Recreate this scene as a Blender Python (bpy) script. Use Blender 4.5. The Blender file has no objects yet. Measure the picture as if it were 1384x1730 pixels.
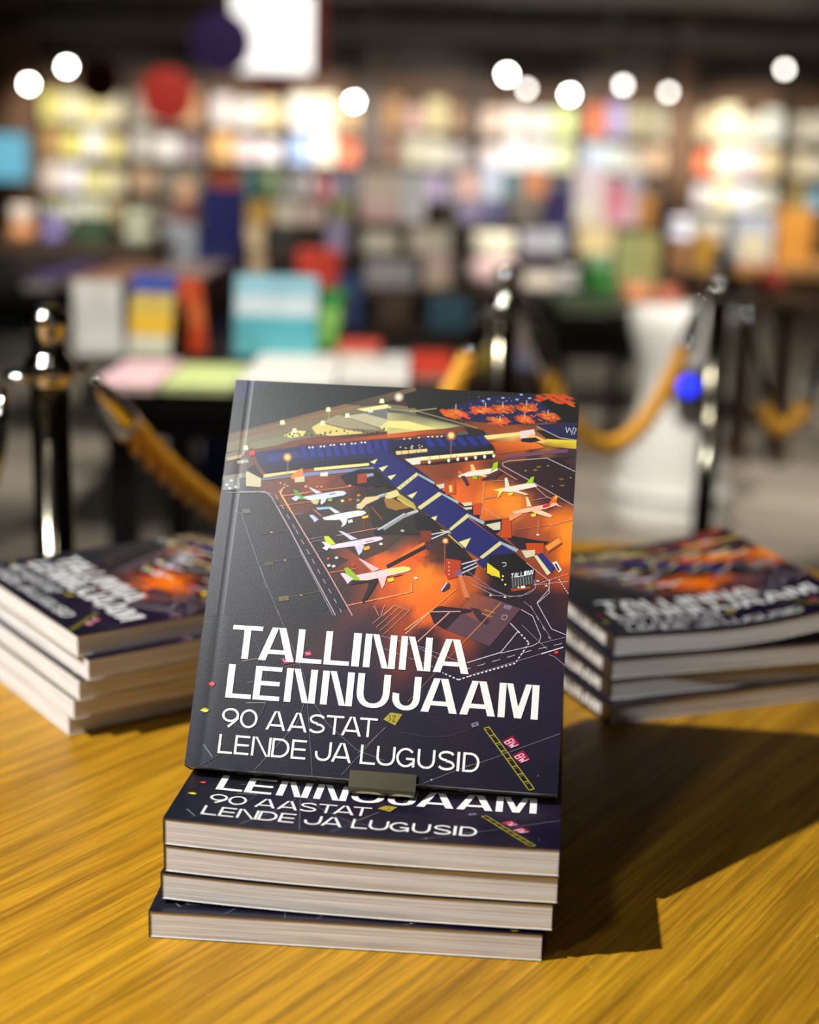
import bpy, bmesh, math, random
from mathutils import Vector, Matrix
sc = bpy.context.scene
# ---------------------------------------------------------------- camera
TZ = 0.75                                   # height of the oak table top
CAM = Vector((0.0, 0.0, TZ + 0.3879)); PITCH = 0.2382; ROLL = 0.028; FPX = 2428.9
_fw = Vector((0, math.cos(PITCH), -math.sin(PITCH))); _up = Vector((0, math.sin(PITCH), math.cos(PITCH))); _rt = Vector((1, 0, 0))
_cx = _rt * math.cos(ROLL) + _up * math.sin(ROLL); _cy = _up * math.cos(ROLL) - _rt * math.sin(ROLL)
cam_data = bpy.data.cameras.new('camera'); cam = bpy.data.objects.new('camera', cam_data); sc.collection.objects.link(cam)
cam.matrix_world = Matrix(((_cx.x, _cy.x, -_fw.x, CAM.x), (_cx.y, _cy.y, -_fw.y, CAM.y), (_cx.z, _cy.z, -_fw.z, CAM.z), (0, 0, 0, 1)))
cam_data.sensor_fit = 'VERTICAL'; cam_data.sensor_height = 36; cam_data.sensor_width = 28.8
cam_data.lens = FPX / 1730 * 36; cam_data.clip_start = 0.02
cam_data.dof.use_dof = True; cam_data.dof.focus_distance = 0.78; cam_data.dof.aperture_fstop = 3.4; cam_data.dof.aperture_blades = 0
sc.camera = cam
# ---------------------------------------------------------------- light and exposure
world = bpy.data.worlds.new('shop_dusk'); sc.world = world; world.use_nodes = True
_bg = world.node_tree.nodes['Background']; _bg.inputs[0].default_value = (1.0, 0.93, 0.84, 1); _bg.inputs[1].default_value = 0.02
sc.view_settings.view_transform = 'Standard'; sc.view_settings.look = 'None'; sc.view_settings.exposure = 0.0; sc.view_settings.gamma = 1.0
sc.view_settings.use_curve_mapping = False
sc.cycles.use_denoising = True; sc.cycles.max_bounces = 6; sc.cycles.sample_clamp_indirect = 4.0
def aim(o, target):
    o.rotation_euler = (Vector(target) - o.location).to_track_quat('-Z', 'Y').to_euler()
def spot(name, loc, target, watts, angle=60, blend=0.5, radius=0.03, color=(1, 0.93, 0.84)):
    l = bpy.data.lights.new(name, 'SPOT'); l.energy = watts; l.spot_size = math.radians(angle); l.spot_blend = blend
    l.shadow_soft_size = radius; l.color = color
    o = bpy.data.objects.new(name, l); sc.collection.objects.link(o); o.location = loc; aim(o, target); return o
spot('key_track_spot', (-0.98, 0.345, 1.96), (0.0, 0.85, 0.76), 160, 75, 0.4, 0.016, (1, 0.985, 0.965))
spot('fill_spot_over_table', (0.25, -0.35, 2.75), (0.0, 0.8, 0.8), 4, 70, 0.6, 0.05)  # unseen lamp, added as weak fill over the table
_pl = bpy.data.lights.new('cover_sheen_fill', 'AREA'); _pl.shape = 'DISK'; _pl.size = 0.26; _pl.energy = 8.0; _pl.color = (0.96, 0.97, 1.0)
_po = bpy.data.objects.new('cover_sheen_fill', _pl); sc.collection.objects.link(_po); _po.location = (-1.06, -0.58, 2.74); aim(_po, (-0.1, 0.8, 0.9))  # unseen lamp added to put a sheen on the upright cover's left side
spot('fill_spot_children_table', (-0.9, 1.9, 2.75), (-0.4, 2.7, 0.8), 230, 52, 0.7, 0.05)  # no fixture; added to brighten the near picture-book table
spot('fill_spot_rope_aisle', (-0.75, 0.75, 2.75), (-0.1, 1.85, 0.7), 130, 42, 0.7, 0.05)  # unseen spot added to light up the golden rope
spot('fill_spot_pedestal', (0.2, 2.9, 2.75), (0.87, 4.6, 0.35), 520, 26, 0.5, 0.05)  # unseen spot added so the pedestal shows bright
spot('fill_spot_right_aisle', (2.6, 4.6, 2.75), (2.2, 6.2, 0.0), 300, 80, 0.6, 0.05)  # unseen spot added to brighten the floor on the right
spot('fill_spot_left_aisle', (-1.8, 3.2, 2.75), (-1.2, 4.6, 0.2), 120, 70, 0.6, 0.05)  # unseen spot added to brighten the floor on the left
spot('fill_spot_left_table', (-2.0, 4.0, 2.75), (-1.5, 5.4, 0.8), 240, 50, 0.6, 0.05)  # unseen spot added to light the dark left table
spot('fill_spot_stepped_display', (-0.6, 4.4, 2.75), (-0.6, 6.3, 0.8), 190, 56, 0.6, 0.05)  # unseen spot added to light the left and middle stepped displays
spot('fill_spot_toy_display', (1.0, 5.2, 2.75), (1.1, 7.2, 0.8), 330, 56, 0.6, 0.05)  # unseen spot added to light the right stepped display
spot('fill_spot_bench', (2.4, 5.2, 2.75), (2.6, 7.0, 0.8), 160, 56, 0.6, 0.05)  # unseen spot added to light the oak bench
spot('fill_spot_floor', (0.0, 7.6, 2.75), (0.0, 9.5, 0.0), 200, 80, 0.6, 0.05)  # unseen spot added to lift the floor farther back
# ---------------------------------------------------------------- helpers
def at(px, py, Y):                          # the point at distance Y on the line of sight through a photo pixel
    a0 = px - 692; b0 = py - 865; c = math.cos(ROLL); s = math.sin(ROLL)
    a = c * a0 + s * b0; b = -s * a0 + c * b0
    d = _fw + _rt * (a / FPX) - _up * (b / FPX)
    return CAM + d * (Y / d.y)
def atz(px, py, z):                         # the point at height z on that line
    p = at(px, py, 1.0) - CAM
    return CAM + p * ((z - CAM.z) / p.z)
def lin(h):
    v = [q / 255 for q in h]
    return tuple(q / 12.92 if q <= 0.04045 else ((q + 0.055) / 1.055) ** 2.4 for q in v)
def mat(name, color, rough=0.5, metal=0.0, emit=0.0, noise=0.0, scale=20.0, coat=0.0, bump=0.0, emit_color=None):
    m = bpy.data.materials.new(name); m.use_nodes = True; n = m.node_tree.nodes; l = m.node_tree.links; b = n['Principled BSDF']
    c = lin(color); b.inputs['Base Color'].default_value = (*c, 1); b.inputs['Roughness'].default_value = rough; b.inputs['Metallic'].default_value = metal
    if coat: b.inputs['Coat Weight'].default_value = coat
    if emit:
        b.inputs['Emission Color'].default_value = (*lin(emit_color or color), 1); b.inputs['Emission Strength'].default_value = emit
    if noise or bump:
        tc = n.new('ShaderNodeTexCoord'); t = n.new('ShaderNodeTexNoise'); t.inputs['Scale'].default_value = scale; t.inputs['Detail'].default_value = 4
        l.new(tc.outputs['Object'], t.inputs['Vector'])
        if noise:
            r = n.new('ShaderNodeValToRGB'); r.color_ramp.elements[0].position = 0.3; r.color_ramp.elements[1].position = 0.7
            r.color_ramp.elements[0].color = (*[q * (1 - noise) for q in c], 1); r.color_ramp.elements[1].color = (*[min(1, q * (1 + noise)) for q in c], 1)
            l.new(t.outputs['Fac'], r.inputs['Fac']); l.new(r.outputs['Color'], b.inputs['Base Color'])
        if bump:
            bp = n.new('ShaderNodeBump'); bp.inputs['Strength'].default_value = bump; bp.inputs['Distance'].default_value = 0.01
            l.new(t.outputs['Fac'], bp.inputs['Height']); l.new(bp.outputs['Normal'], b.inputs['Normal'])
    return m
_cache = {}
def paint(color, rough=0.5, coat=0.0):      # printed board / paint, one per colour
    k = (tuple(color), rough)
    if k not in _cache: _cache[k] = mat('printed_board', color, rough, noise=0.12, scale=14)
    return _cache[k]
def link(name, me, parent=None, mats=()):
    o = bpy.data.objects.new(name, me); sc.collection.objects.link(o)
    for m in mats: me.materials.append(m)
    if parent: o.parent = parent
    return o
def obj(name, bm, m, parent=None, smooth=False):
    me = bpy.data.meshes.new(name); bmesh.ops.recalc_face_normals(bm, faces=bm.faces[:]); bm.to_mesh(me); bm.free()
    if smooth:
        for f in me.polygons: f.use_smooth = True
    return link(name, me, parent, m if isinstance(m, (list, tuple)) else [m])
def tag(o, label, cat, group=None, kind=None):
    o['label'] = label; o['category'] = cat
    if group: o['group'] = group
    if kind: o['kind'] = kind
    return o
def thing(name, label, cat, loc=(0, 0, 0), rz=0.0, group=None):
    o = bpy.data.objects.new(name, None); o.empty_display_size = 0.05; sc.collection.objects.link(o); o.location = loc; o.rotation_euler = (0, 0, rz)
    return tag(o, label, cat, group)
def struct(o): o['kind'] = 'structure'; return o
def add_box(bm, lo, hi, M=None, mi=0, bevel=0.0):
    vs = [bm.verts.new((x, y, z)) for x in (lo[0], hi[0]) for y in (lo[1], hi[1]) for z in (lo[2], hi[2])]
    fs = [bm.faces.new([vs[i] for i in q]) for q in ((0, 1, 3, 2), (4, 6, 7, 5), (0, 4, 5, 1), (2, 3, 7, 6), (0, 2, 6, 4), (1, 5, 7, 3))]
    for f in fs: f.material_index = mi
    if bevel:
        es = list({e for f in fs for e in f.edges}); r = bmesh.ops.bevel(bm, geom=es, offset=bevel, segments=2, affect='EDGES', profile=0.5)
        vs = list({v for v in vs if v.is_valid} | {v for v in r['verts'] if v.is_valid})
    if M is not None: bmesh.ops.transform(bm, matrix=M, verts=vs)
    return vs
def add_lathe(bm, prof, M=None, n=24, mi=0):
    rings = []; vs = []
    for r, z in prof:
        ring = [bm.verts.new((r * math.cos(2 * math.pi * i / n), r * math.sin(2 * math.pi * i / n), z)) for i in range(n)] if r > 1e-6 else [bm.verts.new((0, 0, z))]
        rings.append(ring); vs += ring
    for a, b in zip(rings, rings[1:]):
        for i in range(n):
            j = (i + 1) % n
            q = [a[i % len(a)], a[j % len(a)], b[j % len(b)], b[i % len(b)]]
            q = [v for k, v in enumerate(q) if v not in q[:k]]
            if len(q) > 2: bm.faces.new(q).material_index = mi
    for ring in (rings[0], rings[-1]):
        if len(ring) > 2: bm.faces.new(ring).material_index = mi
    if M is not None: bmesh.ops.transform(bm, matrix=M, verts=vs)
    return vs
def add_tube(bm, pts, r, n=10, mi=0, cap=True):
    pts = [Vector(p) for p in pts]; rings = []; ref = Vector((0.13, 0.2, 0.97))
    for i, p in enumerate(pts):
        t = (pts[min(i + 1, len(pts) - 1)] - pts[max(i - 1, 0)]).normalized()
        x = t.cross(ref)
        if x.length < 1e-3: x = t.cross(Vector((1, 0, 0)))
        x.normalize(); y = t.cross(x); ref = y if False else ref
        rr = r[i] if isinstance(r, (list, tuple)) else r
        rings.append([bm.verts.new(p + (x * math.cos(2 * math.pi * k / n) + y * math.sin(2 * math.pi * k / n)) * rr) for k in range(n)])
    for a, b in zip(rings, rings[1:]):
        for k in range(n): bm.faces.new((a[k], a[(k + 1) % n], b[(k + 1) % n], b[k])).material_index = mi
    if cap: bm.faces.new(rings[0]); bm.faces.new(rings[-1])
def add_prism(bm, pts, z0, z1, mi=0):       # pts: outline in xy
    a = [bm.verts.new((x, y, z0)) for x, y in pts]; b = [bm.verts.new((x, y, z1)) for x, y in pts]
    bm.faces.new(a[::-1]).material_index = mi; bm.faces.new(b).material_index = mi
    for i in range(len(pts)):
        j = (i + 1) % len(pts); bm.faces.new((a[i], a[j], b[j], b[i])).material_index = mi
    return a + b
def box_obj(name, lo, hi, m, parent=None, bevel=0.0, M=None):
    bm = bmesh.new(); add_box(bm, lo, hi, M, bevel=bevel); return obj(name, bm, m, parent)
def rounded(cx, cy, hx, hy, r, n=12):
    pts = []
    for k, (sx, sy) in enumerate(((1, 1), (-1, 1), (-1, -1), (1, -1))):
        for i in range(n + 1):
            a = math.pi / 2 * (k + i / n); pts.append((cx + sx * (hx - r) + r * math.cos(a), cy + sy * (hy - r) + r * math.sin(a)))
    return pts
# ---------------------------------------------------------------- materials
def wood_oak():
    m = bpy.data.materials.new('oiled_oak'); m.use_nodes = True; n = m.node_tree.nodes; l = m.node_tree.links; b = n['Principled BSDF']
    tc = n.new('ShaderNodeTexCoord'); mp = n.new('ShaderNodeMapping'); mp.inputs['Rotation'].default_value = (0, 0, math.radians(-55))
    l.new(tc.outputs['Object'], mp.inputs['Vector'])
    def noise(sx, sy, scale, detail, rough=0.6, dist=0.0):
        v = n.new('ShaderNodeMapping'); v.inputs['Scale'].default_value = (sx, sy, 1); l.new(mp.outputs['Vector'], v.inputs['Vector'])
        t = n.new('ShaderNodeTexNoise'); t.inputs['Scale'].default_value = scale; t.inputs['Detail'].default_value = detail
        t.inputs['Roughness'].default_value = rough; t.inputs['Distortion'].default_value = dist; l.new(v.outputs['Vector'], t.inputs['Vector']); return t.outputs['Fac']
    def ramp(src, stops):
        r = n.new('ShaderNodeValToRGB'); e = r.color_ramp.elements
        e[0].position, e[0].color = stops[0][0], (*stops[0][1], 1); e[1].position, e[1].color = stops[1][0], (*stops[1][1], 1)
        for p, c in stops[2:]: q = e.new(p); q.color = (*c, 1)
        l.new(src, r.inputs['Fac']); return r.outputs['Color']
    def mix(kind, fac, a, c):
        x = n.new('ShaderNodeMix'); x.data_type = 'RGBA'; x.blend_type = kind
        if isinstance(fac, float): x.inputs['Factor'].default_value = fac
        else: l.new(fac, x.inputs['Factor'])
        l.new(a, x.inputs['A']); l.new(c, x.inputs['B']); return x.outputs['Result']
    g = lambda v: (v, v, v)
    base = ramp(noise(1.0, 9.0, 5.0, 5, 0.6, 0.6), [(0.30, OAK_D), (0.72, OAK_L)])
    fine = ramp(noise(1.6, 60.0, 7.0, 6, 0.7), [(0.38, g(0.42)), (0.60, g(1.0))])
    col = mix('MULTIPLY', 0.72, base, fine)
    pores = ramp(noise(5.0, 150.0, 6.0, 3, 0.6), [(0.33, g(0.66)), (0.42, g(1.0))])
    col = mix('MULTIPLY', 0.55, col, pores)
    flame = n.new('ShaderNodeTexWave'); fm = n.new('ShaderNodeMapping'); fm.inputs['Scale'].default_value = (0.55, 4.0, 1); l.new(mp.outputs['Vector'], fm.inputs['Vector'])
    flame.wave_type = 'BANDS'; flame.bands_direction = 'Y'; flame.inputs['Scale'].default_value = 3.4; flame.inputs['Distortion'].default_value = 9; flame.inputs['Detail'].default_value = 3; flame.inputs['Detail Scale'].default_value = 0.8
    l.new(fm.outputs['Vector'], flame.inputs['Vector'])
    col = mix('MULTIPLY', 0.6, col, ramp(flame.outputs['Fac'], [(0.0, g(0.62)), (0.30, g(1.0))]))
    flecks = ramp(noise(14.0, 120.0, 5.0, 2, 0.5), [(0.70, g(0.0)), (0.78, g(1.0))])
    light = n.new('ShaderNodeRGB'); light.outputs[0].default_value = (*OAK_F, 1)
    fm2 = n.new('ShaderNodeMath'); fm2.operation = 'MULTIPLY'; fm2.inputs[1].default_value = 0.45; l.new(flecks, fm2.inputs[0])
    col = mix('MIX', fm2.outputs[0], col, light.outputs[0])
    l.new(col, b.inputs['Base Color']); b.inputs['Roughness'].default_value = 0.42; b.inputs['Specular IOR Level'].default_value = 0.35
    bp = n.new('ShaderNodeBump'); bp.inputs['Strength'].default_value = 0.12; bp.inputs['Distance'].default_value = 0.002
    l.new(fine, bp.inputs['Height']); l.new(bp.outputs['Normal'], b.inputs['Normal'])
    return m
OAK_D = (0.40, 0.18, 0.008); OAK_L = (0.63, 0.325, 0.016); OAK_F = (0.75, 0.52, 0.14)
def floor_material():
    m = bpy.data.materials.new('grey_wood_planks'); m.use_nodes = True; n = m.node_tree.nodes; l = m.node_tree.links; b = n['Principled BSDF']
    tc = n.new('ShaderNodeTexCoord'); mp = n.new('ShaderNodeMapping'); mp.inputs['Rotation'].default_value = (0, 0, math.radians(28)); l.new(tc.outputs['Object'], mp.inputs['Vector'])
    br = n.new('ShaderNodeTexBrick'); br.inputs['Scale'].default_value = 1.0; br.inputs['Brick Width'].default_value = 1.6; br.inputs['Row Height'].default_value = 0.19
    br.inputs['Color1'].default_value = (0.30, 0.26, 0.21, 1); br.inputs['Color2'].default_value = (0.44, 0.39, 0.32, 1); br.inputs['Mortar'].default_value = (0.06, 0.05, 0.04, 1); br.inputs['Mortar Size'].default_value = 0.006
    l.new(mp.outputs['Vector'], br.inputs['Vector'])
    st = n.new('ShaderNodeMapping'); st.inputs['Scale'].default_value = (1, 14, 1); l.new(mp.outputs['Vector'], st.inputs['Vector'])
    t = n.new('ShaderNodeTexNoise'); t.inputs['Scale'].default_value = 3; t.inputs['Detail'].default_value = 5; l.new(st.outputs['Vector'], t.inputs['Vector'])
    r = n.new('ShaderNodeValToRGB'); r.color_ramp.elements[0].color = (0.6, 0.6, 0.6, 1); r.color_ramp.elements[0].position = 0.35; r.color_ramp.elements[1].position = 0.65; l.new(t.outputs['Fac'], r.inputs['Fac'])
    x = n.new('ShaderNodeMix'); x.data_type = 'RGBA'; x.blend_type = 'MULTIPLY'; x.inputs['Factor'].default_value = 0.7
    l.new(br.outputs['Color'], x.inputs['A']); l.new(r.outputs['Color'], x.inputs['B']); l.new(x.outputs['Result'], b.inputs['Base Color']); b.inputs['Roughness'].default_value = 0.5
    return m
def paper_material():
    m = bpy.data.materials.new('trimmed_page_edges'); m.use_nodes = True; n = m.node_tree.nodes; l = m.node_tree.links; b = n['Principled BSDF']
    uv = n.new('ShaderNodeUVMap'); uv.uv_map = 'flat'
    def streak(sx, sy, lo, hi, c0, c1):
        mp = n.new('ShaderNodeMapping'); mp.inputs['Scale'].default_value = (sx, sy, 1); l.new(uv.outputs['UV'], mp.inputs['Vector'])
        t = n.new('ShaderNodeTexNoise'); t.noise_dimensions = '2D'; t.inputs['Scale'].default_value = 1; t.inputs['Detail'].default_value = 3; l.new(mp.outputs['Vector'], t.inputs['Vector'])
        r = n.new('ShaderNodeValToRGB'); r.color_ramp.elements[0].position = lo; r.color_ramp.elements[1].position = hi
        r.color_ramp.elements[0].color = (*c0, 1); r.color_ramp.elements[1].color = (*c1, 1); l.new(t.outputs['Fac'], r.inputs['Fac']); return r.outputs['Color']
    def mul(a, c, f):
        x = n.new('ShaderNodeMix'); x.data_type = 'RGBA'; x.blend_type = 'MULTIPLY'; x.inputs['Factor'].default_value = f; l.new(a, x.inputs['A']); l.new(c, x.inputs['B']); return x.outputs['Result']
    base = streak(1.2, 14, 0.35, 0.65, (0.72, 0.71, 0.70), (0.90, 0.90, 0.90))
    fine = streak(3.0, 34, 0.40, 0.56, (0.50, 0.48, 0.47), (1, 1, 1))
    tan = streak(0.5, 24, 0.34, 0.40, (0.86, 0.66, 0.40), (1, 1, 1))
    l.new(mul(mul(base, fine, 0.6), tan, 0.85), b.inputs['Base Color']); b.inputs['Roughness'].default_value = 0.8
    return m
def cover_material():
    m = bpy.data.materials.new('matt_laminated_print'); m.use_nodes = True; n = m.node_tree.nodes; l = m.node_tree.links; b = n['Principled BSDF']
    a = n.new('ShaderNodeVertexColor'); a.layer_name = 'print'; l.new(a.outputs['Color'], b.inputs['Base Color'])
    b.inputs['Roughness'].default_value = 0.31; b.inputs['Specular IOR Level'].default_value = 0.72
    tc = n.new('ShaderNodeTexCoord'); t = n.new('ShaderNodeTexNoise'); t.inputs['Scale'].default_value = 1400; t.inputs['Detail'].default_value = 2; l.new(tc.outputs['Object'], t.inputs['Vector'])
    bp = n.new('ShaderNodeBump'); bp.inputs['Strength'].default_value = 0.10; bp.inputs['Distance'].default_value = 0.0004; l.new(t.outputs['Fac'], bp.inputs['Height']); l.new(bp.outputs['Normal'], b.inputs['Normal'])
    return m
M_OAK = wood_oak(); M_FLOOR = floor_material(); M_PAPER = paper_material(); M_COVER = cover_material()
M_CHROME = mat('polished_chrome', (214, 212, 206), 0.06, 1.0); M_POLE = mat('satin_chrome', (132, 128, 112), 0.12, 1.0); M_STEEL = mat('brushed_steel', (158, 150, 124), 0.27, 1.0, noise=0.06, scale=300)
M_BLACK = mat('black_painted_wood', (20, 19, 18), 0.55, noise=0.2, scale=8); M_BLACKMETAL = mat('black_metal', (16, 16, 17), 0.45, 0.4, noise=0.2, scale=30)
M_DARKWOOD = mat('dark_brown_wood', (58, 40, 24), 0.5, noise=0.25, scale=6); M_BROWNWALL = mat('brown_panelling', (92, 62, 34), 0.6, noise=0.2, scale=3)
M_BULK = mat('dark_brown_bulkhead', (46, 34, 24), 0.7, noise=0.2, scale=2); M_CEIL = mat('black_painted_ceiling', (62, 53, 45), 0.8, noise=0.4, scale=1.4)
M_DUCT = mat('dark_grey_duct', (74, 66, 58), 0.6, noise=0.25, scale=3); M_BENCH = mat('light_oak_veneer', (176, 128, 74), 0.5, noise=0.2, scale=7)
M_ROPE = mat('golden_rope', (244, 172, 52), 0.5, noise=0.25, scale=120); M_WIRE = mat('thin_steel_wire', (70, 70, 70), 0.4, 0.8, noise=0.1)
M_WHITE = mat('white_plastic', (226, 225, 220), 0.35, noise=0.04, scale=5); M_CREAMPAGE = mat('page_edges', (214, 206, 188), 0.8, noise=0.06, scale=60)
M_BULB = mat('lit_lamp_lens', (255, 250, 236), 0.3, emit=60.0); M_BULBDIM = mat('softly_lit_lamp_lens', (255, 250, 240), 0.3, emit=15.0); M_SIGNWHITE = mat('backlit_white_panel', (255, 250, 244), 0.4, emit=1.6)
M_SCREEN = mat('lit_screen', (30, 44, 52), 0.3, emit=1.0, noise=0.2, scale=3, emit_color=(110, 184, 206)); M_BLUE = mat('lit_blue_lens', (40, 60, 255), 0.3, emit=2.6, emit_color=(36, 52, 255))
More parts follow.
